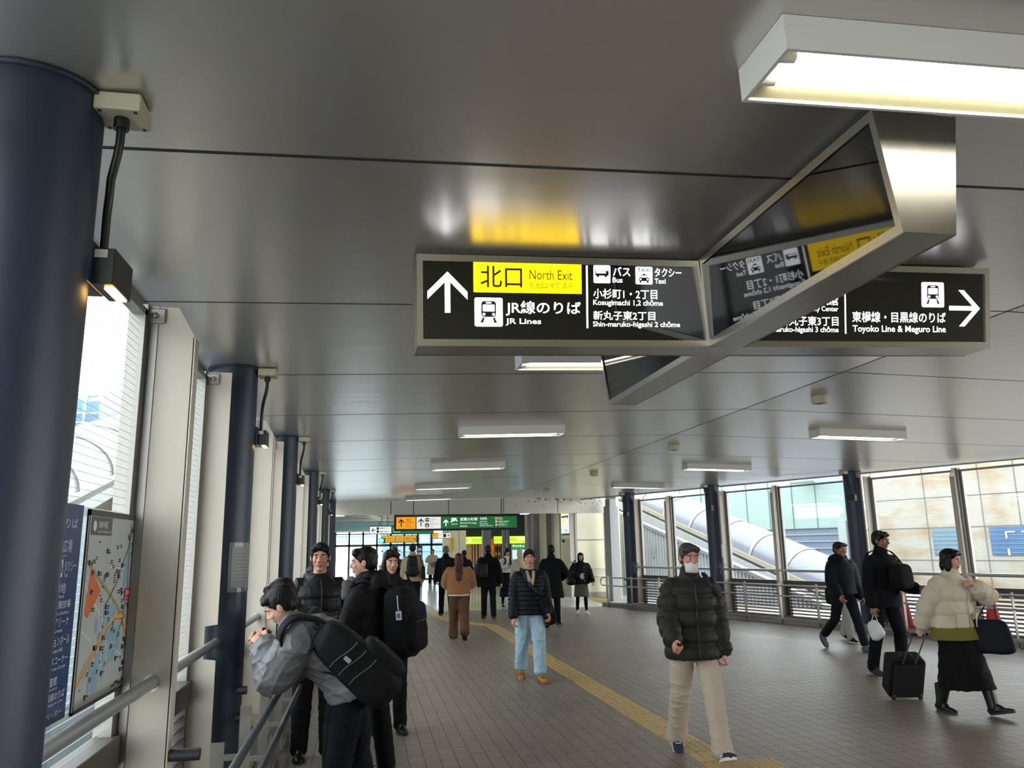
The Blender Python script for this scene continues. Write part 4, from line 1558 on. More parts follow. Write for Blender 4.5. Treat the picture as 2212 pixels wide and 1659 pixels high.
# ================================================================== outside, escalator side (laid out along the wall: a = towards the fascia, z up)
nR = Vector((0.9497, 0.3134, 0))
dR = Vector((-0.3134, 0.9497, 0))
bR = Vector((9.1, 16.4, 0))
def W3(off, a, z):
    return bR + nR * off + dR * a + Vector((0, 0, z))
ROUT = Matrix((( -nR.x, dR.x, 0, bR.x), (-nR.y, dR.y, 0, bR.y), (0, 0, 1, 0), (0, 0, 0, 1)))
def out_empty(name, off, label, cat, group=None):
    t = tag(empty(name), label, cat, group)
    # local: x = a (towards the fascia), y = outwards, z up
    m = Matrix(((dR.x, nR.x, 0, (bR + nR * off).x), (dR.y, nR.y, 0, (bR + nR * off).y), (0, 0, 1, 0), (0, 0, 0, 1)))
    t.matrix_world = m
    return t
mt_tealb = M('teal_cladding', '8ea39d', .45, var=(1.2, .05))
mt_blind = M('louvre_glass', '697489', .35, var=(1.5, .2), stretch=(.3, 1, 6))
b1 = out_empty('office_building', 14, 'pale green clad building with banded dark windows seen through the glass', 'building')
mb = MB().box(8.2, 26, 0, 8, 2.24, 5.5)
wl_ = mb.build('cladding', mt_tealb, b1)
mb = MB()
for a in (9.2, 10.77, 12.05, 13.4, 14.79, 16.35, 17.9, 19.5, 21, 22.5, 24):
    mb.box(a - .015, a + .015, -.03, 0, 2.24, 5.5)
mb.build('panel_joint', M('joint_teal', '5d7472', .6), wl_)
mb = MB().box(8.2, 26, .1, 8, -6, 2.24)
wb = mb.build('window_band', mt_blind, b1)
mb = MB()
for k in range(16):
    mb.box(8.2, 26, .04, .1, -2.4 + k * .29, -2.34 + k * .29)
mb.build('window_slat', M('slat_pale', '848e9a', .5), wb)
mb = MB().box(9.3, 9.7, -.1, .1, -4, 2.5)
mb.build('downpipe', M('pipe_pale', '9da6a3', .5), b1)
mb = MB()
mb.tube([(11.4, -.6, 4.28), (10.2, -.6, 4.28)], .16, 12)
mb.build('roof_pipe', M('pipe_pale', '9da6a3', .5), b1)
b2 = out_empty('tiled_building', 12, 'cream building with tan stained panels and blue shutters seen through the glass', 'building')
def m_stain():
    m = M('cream_stained', 'a39e92', .6)
    nt = m.node_tree
    b = nt.nodes['Principled BSDF']
    tc = nt.nodes.new('ShaderNodeTexCoord')
    mpn = nt.nodes.new('ShaderNodeMapping')
    mpn.inputs['Scale'].default_value = (.55, 1, 1.3)
    nt.links.new(tc.outputs['Object'], mpn.inputs[0])
    n = nt.nodes.new('ShaderNodeTexNoise')
    n.inputs['Scale'].default_value = 1.1
    n.inputs['Detail'].default_value = 7
    nt.links.new(mpn.outputs[0], n.inputs['Vector'])
    r = nt.nodes.new('ShaderNodeMapRange')
    r.inputs['From Min'].default_value = .46
    r.inputs['From Max'].default_value = .72
    nt.links.new(n.outputs['Fac'], r.inputs['Value'])
    mx = nt.nodes.new('ShaderNodeMix')
    mx.data_type = 'RGBA'
    mx.inputs[6].default_value = s2l('a39e92')
    mx.inputs[7].default_value = s2l('92774f')
    nt.links.new(r.outputs[0], mx.inputs[0])
    nt.links.new(mx.outputs[2], b.inputs['Base Color'])
    return m
mb = MB().box(-9, 7.0, 0, 8, -6, 5.4)
wl2 = mb.build('wall', m_stain(), b2)
mb = MB()
for z in (-.1, 1.0, 2.08, 3.10, 4.15, 5.15):
    mb.box(-9, 7.0, -.02, 0, z - .01, z + .01)
for a in (6.5, 4.45, 2.5, 1.35, -.6, -2.4):
    mb.box(a - .011, a + .011, -.02, 0, -6, 5.4)
mb.build('panel_joint', M('joint_grey', '6a6a68', .6), wl2)
for a0, a1 in ((3.30, 4.30), (.4, 2.35)):
    sh = MB().box(a0, a1, -.04, .02, 1.16, 2.04).build('shutter', M('shutter_blue', '46668a', .5, var=(2, .1)) if a0 < 1 else M('shutter_slate', '6b818c', .5, var=(2, .1)), b2)
    mb = MB()
    for k in range(6):
        mb.box(a0, a1, -.055, -.04, 1.22 + k * .14, 1.24 + k * .14)
    mb.build('shutter_rib', M('shutter_pale', '66849b', .5), sh)
    if a0 < 1:
        mb = MB()
        for (p, q, r_, s_) in ((1.55, 1.85, 1.86, 1.90), (1.80, 1.85, 1.68, 1.88), (1.05, 1.35, 1.86, 1.90), (1.05, 1.10, 1.70, 1.88), (1.78, 1.84, 1.16, 1.36), (1.10, 1.15, 1.16, 1.30)):
            mb.box(p, q, -.06, -.04, r_, s_)
        mb.build('white_tape', M('tape_white', 'd0d0cc', .6), sh)
MB().box(.05, .62, -.3, -.26, 1.2, 1.78).build('notice_board', M('board_pale', 'a09c98', .5), b2)
# glazed tube of the escalator
es = out_empty('covered_escalator', 4.6, 'white translucent tube of a covered escalator sloping down outside the glass', 'escalator')
sl = math.atan2(3.5 - 0.77, 10.85 - 2.95)
mt_poly = M('polycarbonate', '83848e', .25, spec=.6)
dirv = Vector((math.cos(sl), 0, math.sin(sl)))
upv = Vector((-math.sin(sl), 0, math.cos(sl)))
def EP(s_, y, h_):
    """along the slope, outward, perpendicular up; s=0 at the low end"""
    return Vector((0.2, 0, -.62)) + dirv * s_ + Vector((0, y, 0)) + upv * h_
def arch(mb, s0, s1, r0, base, n=20, y0=.9):
    vs = []
    for s_ in (s0, s1):
        for k in range(n + 1):
            a = math.pi * k / n
            vs.append(EP(s_, y0 - r0 * math.cos(a), base + r0 * .80 * math.sin(a)))
    mb.sm = True
    mb.add(vs, [(k, k + 1, n + 2 + k, n + 1 + k) for k in range(n)])
    mb.sm = False
mb = MB()
arch(mb, -4, 16, .84, .06)
mb.build('tube_shell', mt_poly, es)
for k in range(12):
    mb = MB()
    s0 = -2.0 + k * 1.42 + .55
    arch(mb, s0, s0 + .10, .87, .06)
    arch(mb, s0, s0 + .10, .84, .06)
    mb.build('rib', M('rib_white', 'a6a6a6', .4), es)
def slab(mb, s0, s1, y0, y1, h0, h1):
    vs = [EP(s_, y, h_) for s_ in (s0, s1) for y in (y0, y1) for h_ in (h0, h1)]
    mb.add(vs, [(0, 1, 3, 2), (4, 6, 7, 5), (0, 4, 5, 1), (2, 3, 7, 6), (0, 2, 6, 4), (1, 5, 7, 3)])
mb = MB()
slab(mb, -4, 16, .0, 1.8, -.08, .06)
mb.build('side_beam', M('beam_cream', 'a89f8b', .5), es)
mb = MB()
slab(mb, -4, 16, .08, 1.7, -.17, -.08)
mb.build('gutter', M('gutter_grey', '4c4c4c', .5), es)
mb = MB()
slab(mb, -4, 16, -.04, 1.8, -.44, -.17)
mb.build('lower_beam', M('beam_white', 'aaaaa7', .5), es)
# louvred wall below and ribbed parapet of the stair in front
lw_ = out_empty('louvred_wall', 5.6, 'dark horizontally louvred wall below the covered escalator', 'wall')
def lt(a):
    return .45 + (a - 5.03) * .355
def slope_slab(mb, a0, a1, y0, y1, h0, h1):
    vs = [(a, y, z) for a in (a0, a1) for y in (y0, y1) for z in (h0(a), h1(a))]
    mb.add(vs, [(0, 1, 3, 2), (4, 6, 7, 5), (0, 4, 5, 1), (2, 3, 7, 6), (0, 2, 6, 4), (1, 5, 7, 3)])
mb = MB()
slope_slab(mb, 3.0, 14, .1, .3, lambda a: -6, lt)
mb.build('panel', M('louvre_dark', '3b4049', .5, var=(1, .15)), lw_)
mb = MB()
for k in range(36):
    z = -2 + k * .17
    a0 = max(3.0, 5.03 + (z + .06 - .45) / .355)
    if a0 < 14:
        mb.box(a0, 14, .03, .1, z, z + .06)
mb.build('slat', M('slat_grey', '5e646c', .5), lw_)
pp_ = out_empty('stair_parapet', 3, 'white ribbed sloping stair parapet just outside the glass', 'parapet')
s3 = (2.4 - .69) / (9.04 - 3.64)
def zt_(a):
    return .69 + (a - 3.64) * s3
mb = MB()
mb.add([(0, .06, zt_(0)), (10.2, .06, zt_(10.2)), (10.2, .06, -6), (0, .06, -6), (0, .12, zt_(0)), (10.2, .12, zt_(10.2)), (10.2, .12, -6), (0, .12, -6)], [(0, 1, 2, 3), (7, 6, 5, 4), (0, 4, 5, 1), (1, 5, 6, 2), (2, 6, 7, 3), (3, 7, 4, 0)])
mb.build('panel', M('parapet_white', 'c9cccd', .5), pp_)
mb = MB()
a = 0.0
while a < 10.1:
    mb.add([(a, .01, zt_(a)), (a + .07, .01, zt_(a + .07)), (a + .07, .01, -4), (a, .01, -4), (a, .06, zt_(a)), (a + .07, .06, zt_(a + .07)), (a + .07, .06, -4), (a, .06, -4)], [(0, 1, 2, 3), (7, 6, 5, 4), (0, 4, 5, 1), (1, 5, 6, 2), (2, 6, 7, 3), (3, 7, 4, 0)])
    a += .14
mb.build('corrugation', M('parapet_white', 'c9cccd', .5), pp_)
mb = MB()
mb.add([(0, -.03, zt_(0)), (10.2, -.03, zt_(10.2)), (10.2, -.03, zt_(10.2) + .1), (0, -.03, zt_(0) + .1), (0, .16, zt_(0)), (10.2, .16, zt_(10.2)), (10.2, .16, zt_(10.2) + .1), (0, .16, zt_(0) + .1)], [(0, 1, 2, 3), (7, 6, 5, 4), (0, 4, 5, 1), (1, 5, 6, 2), (2, 6, 7, 3), (3, 7, 4, 0)])
mb.build('coping', M('rib_white', 'a6a6a6', .4), pp_)
MB().box(8.07, 8.28, -.02, .0, 1.27, 1.62).build('notice_plate', M('plate_grey', 'b4b4b0', .5), pp_)

# ================================================================== outside, map side
b3 = thing('sheeted_building', (-15, 45, 0), 'light blue sheeted building top with white pipes outside the map window', 'building')
MB().box(-14, 9, 0, 10, 8.3, 9.75).build('blue_sheet', M('sheet_blue', '5f90b2', .5, var=(.5, .06)), b3)
MB().box(-14, 9, -.6, 10, -8, 8.3).build('cream_wall', M('bldg_cream', 'a19a8b', .6, var=(.4, .08)), b3)
mb = MB()
for z in (7.2, 6.3, 4.6):
    mb.box(-14, 9, -.65, -.6, z - .04, z + .04)
mb.build('wall_joint', M('joint_grey', '6a6a68', .6), b3)
mb = MB()
for k in range(14):
    x = -12 + k * 1.35
    mb.tube([(x, -.4, 7.6), (x, -.4, 9.7), (x + .15, -.4, 9.95), (x + .6, -.4, 10.0)], .09, 8)
mb.tube([(-14, -.4, 9.0), (9, -.4, 9.0)], .06, 8)
mb.tube([(-14, -.4, 8.5), (9, -.4, 8.5)], .06, 8)
mb.build('white_pipe', M('pipe_pale', '9da6a3', .5), b3)
mb = MB()
for k in range(9):
    mb.box(-12 + k * 2.1, -11 + k * 2.1, 1, 2, 9.75, 10.35)
mb.build('roof_unit', M('roof_grey', '9aa0a4', .6), b3)
b4 = thing('round_tower', (-12.6, 43.2, 0), 'pale round-cornered tower in front of the blue sheeted building', 'tower')
MB().lathe([(1.0, -8), (1.0, 8.3), (1.05, 8.35), (1.05, 9.5), (.7, 9.9), (0.001, 9.95)], n=28).build('shaft', M('tower_pale', '9aa3a3', .6, var=(.6, .06)), b4)
b5 = thing('covered_walkway', (0, 0, 0), 'pale translucent covered walkway tube sloping up outside the map window', 'walkway')
mb = MB()
mt_p2 = mt_poly
def arch2(mb, y0, y1, r, n=18):
    vs = []
    for y in (y0, y1):
        z = 2.15 + (y - 15) * .255
        for k in range(n + 1):
            a = math.pi * k / n
            vs.append(Vector((-7.4 + r * math.cos(a), y, z + r * .72 * math.sin(a))))
    mb.sm = True
    mb.add(vs, [(k, k + 1, n + 2 + k, n + 1 + k) for k in range(n)])
    mb.sm = False
arch2(mb, 4, 40, 1.35)
mb.build('tube_shell', mt_p2, b5)
for k in range(14):
    mb = MB()
    y = 5 + k * 2.2
    arch2(mb, y, y + .16, 1.40)
    arch2(mb, y, y + .16, 1.35)
    mb.build('rib', M('rib_white', 'a6a6a6', .4), b5)
mb = MB()
def zz(y):
    return 2.15 + (y - 15) * .255
for (x0, x1, h0, h1) in ((-8.8, -6.0, -.12, 0), (-8.8, -5.95, -.50, -.28)):
    mb.add([(x0, 4, zz(4) + h0), (x1, 4, zz(4) + h0), (x1, 40, zz(40) + h0), (x0, 40, zz(40) + h0), (x0, 4, zz(4) + h1), (x1, 4, zz(4) + h1), (x1, 40, zz(40) + h1), (x0, 40, zz(40) + h1)], [(0, 1, 2, 3), (7, 6, 5, 4), (0, 4, 5, 1), (1, 5, 6, 2), (2, 6, 7, 3), (3, 7, 4, 0)])
mb.build('side_beam', M('beam_white', 'aaaaa7', .5), b5)
mb = MB()
mb.add([(-8.7, 4, zz(4) - .28), (-6.05, 4, zz(4) - .28), (-6.05, 40, zz(40) - .28), (-8.7, 40, zz(40) - .28), (-8.7, 4, zz(4) - .12), (-6.05, 4, zz(4) - .12), (-6.05, 40, zz(40) - .12), (-8.7, 40, zz(40) - .12)], [(0, 1, 2, 3), (7, 6, 5, 4), (0, 4, 5, 1), (1, 5, 6, 2), (2, 6, 7, 3), (3, 7, 4, 0)])
mb.build('gutter', M('gutter_grey', '4c4c4c', .5), b5)
b6 = thing('flat_roof', (-9, 22, 0), 'grey blue flat roofed block below the covered walkway', 'building')
MB().box(-14, 3.4, -14, 20, -8, 2.6).build('block', M('block_grey', '73808a', .6, var=(.5, .1)), b6)
b7 = thing('lattice_mast', (-22, 60, 0), 'thin pale mast above the blue sheeted building', 'mast')
MB().tube([(0, 0, 0), (0, 0, 24)], .12, 8).build('pole', M('pipe_pale', '9da6a3', .5), b7)
MB().box(-.6, .6, -.2, .2, 23, 24.2).build('head', M('roof_grey', '9aa0a4', .6), b7)
# street level and pale buildings beyond the hall windows
struct(MB().box(-90, 90, -40, 120, -6.6, -6.3).build('ground', M('street', '8f8f8c', .8, var=(.3, .1))))
b8 = thing('glass_tower', (4, 75, 0), 'pale blue building beyond the hall windows', 'building')
MB().box(-2.5, 12, 0, 6, -6, 3.0).build('facade', M('facade_blue', '7c9aac', .4, var=(.6, .1)), b8)
mb = MB()
for k in range(9):
    mb.box(-2.5 + k * 1.6, -2.35 + k * 1.6, -.1, 0, -6, 3.0)
for z in (-1, .2, 1.4, 2.6):
    mb.box(-2.5, 12, -.1, 0, z, z + .12)
mb.build('mullion_grid', M('pipe_pale', '9da6a3', .5), b8)
# ================================================================== people: builder
X3, Y3, Z3 = Vector((1, 0, 0)), Vector((0, 1, 0)), Vector((0, 0, 1))
def rot(v, axis, deg):
    return Matrix.Rotation(math.radians(deg), 3, axis) @ v
class Blob:
    """overlapping closed shapes, fused into one skin by a voxel remesh"""
    def __init__(s):
        s.mb = MB()
    def ell(s, c, r, R=None, n=14):
        c = Vector(c)
        vs, fs = [], []
        m = n // 2
        for i in range(m + 1):
            t = math.pi * i / m
            for j in range(n):
                a = 2 * math.pi * j / n
                v = Vector((r[0] * math.sin(t) * math.cos(a), r[1] * math.sin(t) * math.sin(a), r[2] * math.cos(t)))
                vs.append(c + (R @ v if R is not None else v))
        for i in range(m):
            for j in range(n):
                fs.append((i * n + j, (i + 1) * n + j, (i + 1) * n + (j + 1) % n, i * n + (j + 1) % n))
        s.mb.add(vs, fs)
        return s
    def tube(s, pts, radii, side=X3, n=16, cap=True, flat0=False, flat1=False):
        """radii: float or (a along side, b across)"""
        pts = [Vector(p) for p in pts]
        k = len(pts)
        vs = []
        rs = [(r, r) if not isinstance(r, (tuple, list)) else r for r in radii]
        fr = []
        for i in range(k):
            t = (pts[min(i + 1, k - 1)] - pts[max(i - 1, 0)]).normalized()
            u = side - t * side.dot(t)
            u = u.normalized() if u.length > 1e-4 else t.orthogonal().normalized()
            fr.append((t, u, t.cross(u)))
        P, Rr, F = list(pts), list(rs), list(fr)
        if cap:
            r0, r1 = min(rs[0]), min(rs[-1])
            t0, t1 = fr[0][0], fr[-1][0]
            if flat0:
                r0 = 0.0
            if flat1:
                r1 = 0.0
            P = [pts[0] - t0 * r0 * .55, pts[0] - t0 * r0 * .35] + P + [pts[-1] + t1 * r1 * .35, pts[-1] + t1 * r1 * .55]
            Rr = [(rs[0][0] * .35, rs[0][1] * .35), (rs[0][0] * .78, rs[0][1] * .78)] + Rr + [(rs[-1][0] * .78, rs[-1][1] * .78), (rs[-1][0] * .35, rs[-1][1] * .35)]
            F = [fr[0], fr[0]] + F + [fr[-1], fr[-1]]
        for p, (a, b), (t, u, w) in zip(P, Rr, F):
            for j in range(n):
                an = 2 * math.pi * j / n
                vs.append(p + u * a * math.cos(an) + w * b * math.sin(an))
        k2 = len(P)
        fs = [(i * n + j, i * n + (j + 1) % n, (i + 1) * n + (j + 1) % n, (i + 1) * n + j) for i in range(k2 - 1) for j in range(n)]
        fs += [tuple(reversed(range(n))), tuple((k2 - 1) * n + j for j in range(n))]
        s.mb.add(vs, fs)
        return s
    def raw(s):
        return s.mb
    def build(s, name, mats, parent, voxel=.012, smooth=3, fold=None, assign=None):
        me = D.meshes.new('t')
        me.from_pydata(s.mb.v, [], s.mb.f)
        bm = bmesh.new()
        bm.from_mesh(me)
        bmesh.ops.recalc_face_normals(bm, faces=bm.faces)
        bm.to_mesh(me)
        bm.free()
        o = D.objects.new('t', me)
        COL.objects.link(o)
        r = o.modifiers.new('r', 'REMESH')
        r.mode = 'VOXEL'
        r.voxel_size = voxel
        r.use_smooth_shade = True
        if smooth:
            q = o.modifiers.new('s', 'SMOOTH')
            q.iterations = smooth
            q.factor = .5
        dg = bpy.context.evaluated_depsgraph_get()
        dg.update()
        m2 = D.meshes.new_from_object(o.evaluated_get(dg))
        D.objects.remove(o)
        D.meshes.remove(me)
        nv = len(m2.vertices)
        if fold and nv:
            co = np.zeros(nv * 3, np.float32)
            no = np.zeros(nv * 3, np.float32)
            m2.vertices.foreach_get('co', co)
            m2.vertices.foreach_get('normal', no)
            co = co.reshape(-1, 3)
            no = no.reshape(-1, 3)
            amp, sc = fold[0], fold[1]
            rg = np.random.RandomState(fold[2] if len(fold) > 2 else 1)
            d = np.zeros(nv)
            for k in range(6):
                kv = rg.normal(size=3)
                kv = kv / np.linalg.norm(kv) * sc * (.35 + .8 * rg.rand())
                wob = np.sin(co @ (rg.normal(size=3) * sc * .22) + rg.rand() * 6) * 1.6
                mask = .5 + .5 * np.sin(co @ (rg.normal(size=3) * sc * .25) + rg.rand() * 6)
                d += mask * (1 - np.abs(np.sin(co @ kv + rg.rand() * 6.28 + wob))) ** 3
            d = d / 6 - .12
            co += no * (d * amp * 2.4)[:, None]
            m2.vertices.foreach_set('co', co.ravel())
            m2.update()
        m2.name = name
        m2.materials.clear()
        if not isinstance(mats, (list, tuple)):
            mats = [mats]
        for m in mats:
            m2.materials.append(m)
        if assign:
            for p in m2.polygons:
                p.material_index = assign(p.center)
        o = D.objects.new(name, m2)
        COL.objects.link(o)
        o.parent = parent
        return o

def cloth(name, col, rough=.85, scale=220, sheen=.0, var=.08):
    return M(name, col, rough, bump=(scale, .25, .003), var=(6, var), sheen=sheen, spec=.18)
SKIN = M('skin', 'c79a82', .5, bump=(160, .1, .002), var=(9, .06), spec=.4)
SKIN2 = M('skin_ruddy', 'b98672', .5, bump=(160, .1, .002), var=(9, .06), spec=.4)
LIPS = M('lips', 'a8685c', .5)
EYEW = M('eye_white', 'e4e0da', .2)
IRIS = M('iris', '241a14', .15)
def hairmat(name, col):
    return M(name, col, .42, bump=(90, .7, .006), stretch=(1, 1, .08), var=(30, .25), spec=.22)
HAIR_B = hairmat('hair_black', '100e0e')
HAIR_BR = hairmat('hair_brown', '3f2a20')
HAIR_G = hairmat('hair_grey', '6a6a6a')
HAIR_D = hairmat('hair_dark_brown', '1d1613')
HAIR_L = hairmat('hair_fair', 'd8cba4')
RUB = M('sole_black', '1c1c1d', .6)
RUBW = M('sole_white', 'dcdad4', .6)

def person(label, loc, rz, h=1.70, lean=2, legs=((18, 6), (-16, 10)), arms=((12, 8, 20), (-12, 8, 20)), hands=None, twist=0, head=(0, 0), skin=SKIN, hair=('short', HAIR_B), top=None, bottom=None, shoes=None, near=False, wide=1.0, hipdrop=0.0, group=None, face=True, curl=.5, stance=.088, lift=0.0, toe=None):
    """local frame: faces +y, right hand +x. legs/arms as (left, right): thigh swing forward, knee bend; arm swing forward, out, elbow bend.
    hands: optional {'L': (point, pole), 'R': ...} wrist targets in local coordinates"""
    t = thing('person', loc, label, 'person', group, rz)
    s = h / 1.70
    vx = .0065 if near else .011
    up = rot(Z3, 'X', -lean)
    fw = rot(Y3, 'X', -lean)
    J = {}
    # legs first, from the hip down
    hip0 = Vector((0, 0, 0))
    foot_z = []
    for i, sd in enumerate(('L', 'R')):
        sx = -1 if sd == 'L' else 1
        a, k = legs[i][0], legs[i][1]
        ab = legs[i][2] if len(legs[i]) > 2 else 2
        hj = hip0 + Vector((sx * stance * s, 0, -.02 * s))
        d1 = rot(rot(Vector((0, 0, -1)), 'X', a), 'Y', -sx * ab)
        d2 = rot(rot(Vector((0, 0, -1)), 'X', a - k), 'Y', -sx * ab * .5)
        kn = hj + d1 * .43 * s
        an = kn + d2 * .41 * s
        J['hip' + sd], J['kn' + sd], J['an' + sd] = hj, kn, an
        ft = (toe[i] if toe else (0 if abs(a - k) < 14 else (-(a - k) * .0 + (18 if a - k > 14 else 0) if a > 0 else -min(45, -(a - k) * .9))))
        J['ft' + sd] = ft
        foot_z.append(an.z - .075 * s - (.10 * s * math.sin(math.radians(-ft)) if ft < 0 else 0))
    dz = -min(foot_z) + lift
    for k_ in list(J):
        if isinstance(J[k_], Vector):
            J[k_] = J[k_] + Vector((0, 0, dz))
    hip = Vector((0, 0, dz))
    sp = lambda q: hip + up * q * s
    nb = sp(.50)
    hd = rot(up, 'X', lean * .45 - head[1] * .5)
    hc = nb + hd * .055 * s + rot(hd, 'X', -head[1] * .3) * .10 * s + fw * .018 * s
    J.update(hip=hip, neck=nb, head=hc)
    HR = Matrix.Rotation(math.radians(head[0]), 3, up) @ Matrix.Rotation(math.radians(-lean * .55 - head[1]), 3, 'X')
    TW = Matrix.Rotation(math.radians(twist), 3, up)
    sw = .168 * wide
    for i, sd in enumerate(('L', 'R')):
        sx = -1 if sd == 'L' else 1
        sh = sp(.412) + TW @ Vector((sx * sw * s, 0, 0))
        J['sh' + sd] = sh
        if hands and sd in hands:
            tgt, pole = Vector(hands[sd][0]), Vector(hands[sd][1])
            l1, l2 = .285 * s, .255 * s
            d = tgt - sh
            L = min(d.length, (l1 + l2) * .995)
            dn = d.normalized()
            x = (l1 * l1 - l2 * l2 + L * L) / (2 * L)
            hh = math.sqrt(max(l1 * l1 - x * x, 0))
            pv = (pole - dn * pole.dot(dn)).normalized()
            el = sh + dn * x + pv * hh
            wr = sh + dn * L
        else:
            a, ab, e = arms[i]
            d1 = rot(rot(Vector((0, 0, -1)), 'X', a), 'Y', -sx * ab)
            d2 = rot(rot(Vector((0, 0, -1)), 'X', a + e), 'Y', -sx * (ab - 4))
            el = sh + d1 * .285 * s
            wr = el + d2 * .255 * s
        J['el' + sd], J['wr' + sd] = el, wr
    # ---------------- body skin: one continuous surface
    B = Blob()
    q = lambda v: hc + HR @ (Vector(v) * s)
    def he(c, r):
        B.ell(q(c), [x * s for x in r], HR)
    he((0, -.014, .030), (.074, .094, .086))
    he((0, .022, -.030), (.060, .066, .074))
    he((0, .012, -.062), (.052, .058, .048))
    he((0, .046, -.090), (.030, .034, .026))
    he((0, .076, .026), (.046, .016, .010))
    for sx in (-1, 1):
        he((sx * .031, .0765, .0125), (.017, .0105, .0065))
        he((sx * .031, .0745, -.0085), (.015, .009, .005))
    for sx in (-1, 1):
        he((sx * .034, .060, -.026), (.024, .022, .022))
        he((sx * .077, -.008, -.008), (.010, .020, .031))
        he((sx * .011, .096, -.030), (.009, .011, .008))
    B.tube([q((0, .084, .018)), q((0, .097, -.008)), q((0, .108, -.028))], [.008 * s, .010 * s, .0125 * s], n=10)
    he((0, .083, -.056), (.023, .010, .0055))
    he((0, .080, -.066), (.020, .011, .0065))
    B.tube([nb - up * .06 * s, nb + up * .02 * s, q((0, -.015, -.07))], [.066 * s, .056 * s, .052 * s])
    B.tube([sp(-.03), sp(.12), sp(.30), sp(.42), sp(.47)], [(.15 * s, .10 * s), (.13 * s, .09 * s), (.15 * s, .10 * s), (.14 * s, .08 * s), (.07 * s, .06 * s)], TW @ X3)
    for i, sd in enumerate(('L', 'R')):
        sx = -1 if sd == 'L' else 1
        B.tube([J['sh' + sd] - X3 * sx * .06 * s, J['sh' + sd], (J['sh' + sd] + J['el' + sd]) / 2, J['el' + sd], J['el' + sd].lerp(J['wr' + sd], .35), J['wr' + sd]], [.045 * s, .046 * s, .042 * s, .036 * s, .037 * s, .025 * s], n=12)
        B.tube([J['hip' + sd] + Z3 * .05 * s, J['hip' + sd].lerp(J['kn' + sd], .4), J['kn' + sd], J['kn' + sd].lerp(J['an' + sd], .3), J['an' + sd]], [.082 * s, .072 * s, .05 * s, .054 * s, .034 * s], n=12)
        # hand
        fd = (J['wr' + sd] - J['el' + sd]).normalized()
        pn = (X3 * -sx + fw * -.35)
        if hands and sd in hands and len(hands[sd]) > 2:
            pn = Vector(hands[sd][2])
        pn = (pn - fd * pn.dot(fd)).normalized()         # palm faces pn
        ac = fd.cross(pn).normalized()                   # across the palm
        if ac.dot(fw + Z3 * .3) < 0:
            ac = -ac                                     # thumb side = +ac (forward)
        w0 = J['wr' + sd]
        B.tube([w0 - fd * .01 * s, w0 + fd * .03 * s, w0 + fd * .075 * s, w0 + fd * .092 * s], [(.026 * s, .017 * s), (.036 * s, .017 * s), (.040 * s, .015 * s), (.036 * s, .012 * s)], ac, n=12)
        c_ = curl if not isinstance(curl, dict) else curl[sd]
        for f_ in range(4):
            off = (.030 - .020 * f_) * s
            L_ = (.078, .086, .080, .062)[f_] * s
            p0 = w0 + fd * .085 * s + ac * off
            g1 = Matrix.Rotation(math.radians(70 * c_ + 5), 3, fd.cross(pn)) @ fd
            g2 = Matrix.Rotation(math.radians(150 * c_ + 10), 3, fd.cross(pn)) @ fd
            if (g1 - fd).dot(pn) < 0:
                g1 = Matrix.Rotation(-math.radians(70 * c_ + 5), 3, fd.cross(pn)) @ fd
                g2 = Matrix.Rotation(-math.radians(150 * c_ + 10), 3, fd.cross(pn)) @ fd
            m1 = p0 + g1 * L_ * .5
            m2 = m1 + g2 * L_ * .5
            B.tube([p0 - fd * .012 * s, p0, m1, m2], [.0095 * s, .0095 * s, .0088 * s, .0072 * s], n=8)
        th = w0 + fd * .022 * s + ac * .024 * s
        d1 = (fd * .55 + ac * .65 + pn * .35).normalized()
        d2 = (fd * .9 + ac * .1 + pn * .5).normalized()
        B.tube([th - ac * .01 * s, th + d1 * .035 * s, th + d1 * .035 * s + d2 * .032 * s], [.013 * s, .0115 * s, .0088 * s], n=8)
        J['hand' + sd] = w0 + fd * .085 * s + pn * .012 * s
        J['fd' + sd], J['pn' + sd] = fd, pn
    hci = hc + HR @ Vector((0, .10, -.061)) * s
    Hi = HR.transposed()
    def asg(c):
        v = Hi @ (c - hc) / s
        return 1 if (v.y > .070 and abs(v.x) < .022 and -.073 < v.z < -.050) else 0
    body = B.build('body', [skin, LIPS], t, vx, 2, assign=asg)
    # ---------------- face details
    if face:
        for sx in (-1, 1):
            mb = MB()
            for (c, r, mi) in (((sx * .031, .0755, .003), .0110, 0), ((sx * .031, .0810, .003), .0068, 1)):
                mb.cur = mi
                b = Blob()
                b.ell(q(c), (r * s,) * 3, n=12)
                mb.sm = True
                mb.add(b.mb.v, b.mb.f)
            e = mb.build('eye', [EYEW, IRIS], t)
            mb = MB().tube([q((sx * .014, .088, .022)), q((sx * .030, .091, .028)), q((sx * .050, .080, .022))], [.003 * s, .0042 * s, .0025 * s], 8)
            mb.build('eyebrow', hair[1] if hair else HAIR_B, t)
    # ---------------- hair
    if hair:
        kind, hm = hair[0], hair[1]
        H = Blob()
        def hh_(c, r):
            H.ell(q(c), [x * s for x in r], HR)
        if kind != 'cap':
            hh_((0, -.022, .044), (.082, .100, .084))
            hh_((0, -.050, .000), (.078, .066, .080))
            hh_((0, .050, .088), (.058, .042, .030))
            for sx in (-1, 1):
                hh_((sx * .068, -.010, .030), (.016, .050, .045))
                hh_((sx * .045, .050, .072), (.036, .040, .026))
        if kind in ('bob', 'long'):
            hh_((0, -.055, -.06), (.084, .060, .085))
            for sx in (-1, 1):
                hh_((sx * .076, .004, -.04), (.020, .046, .085))
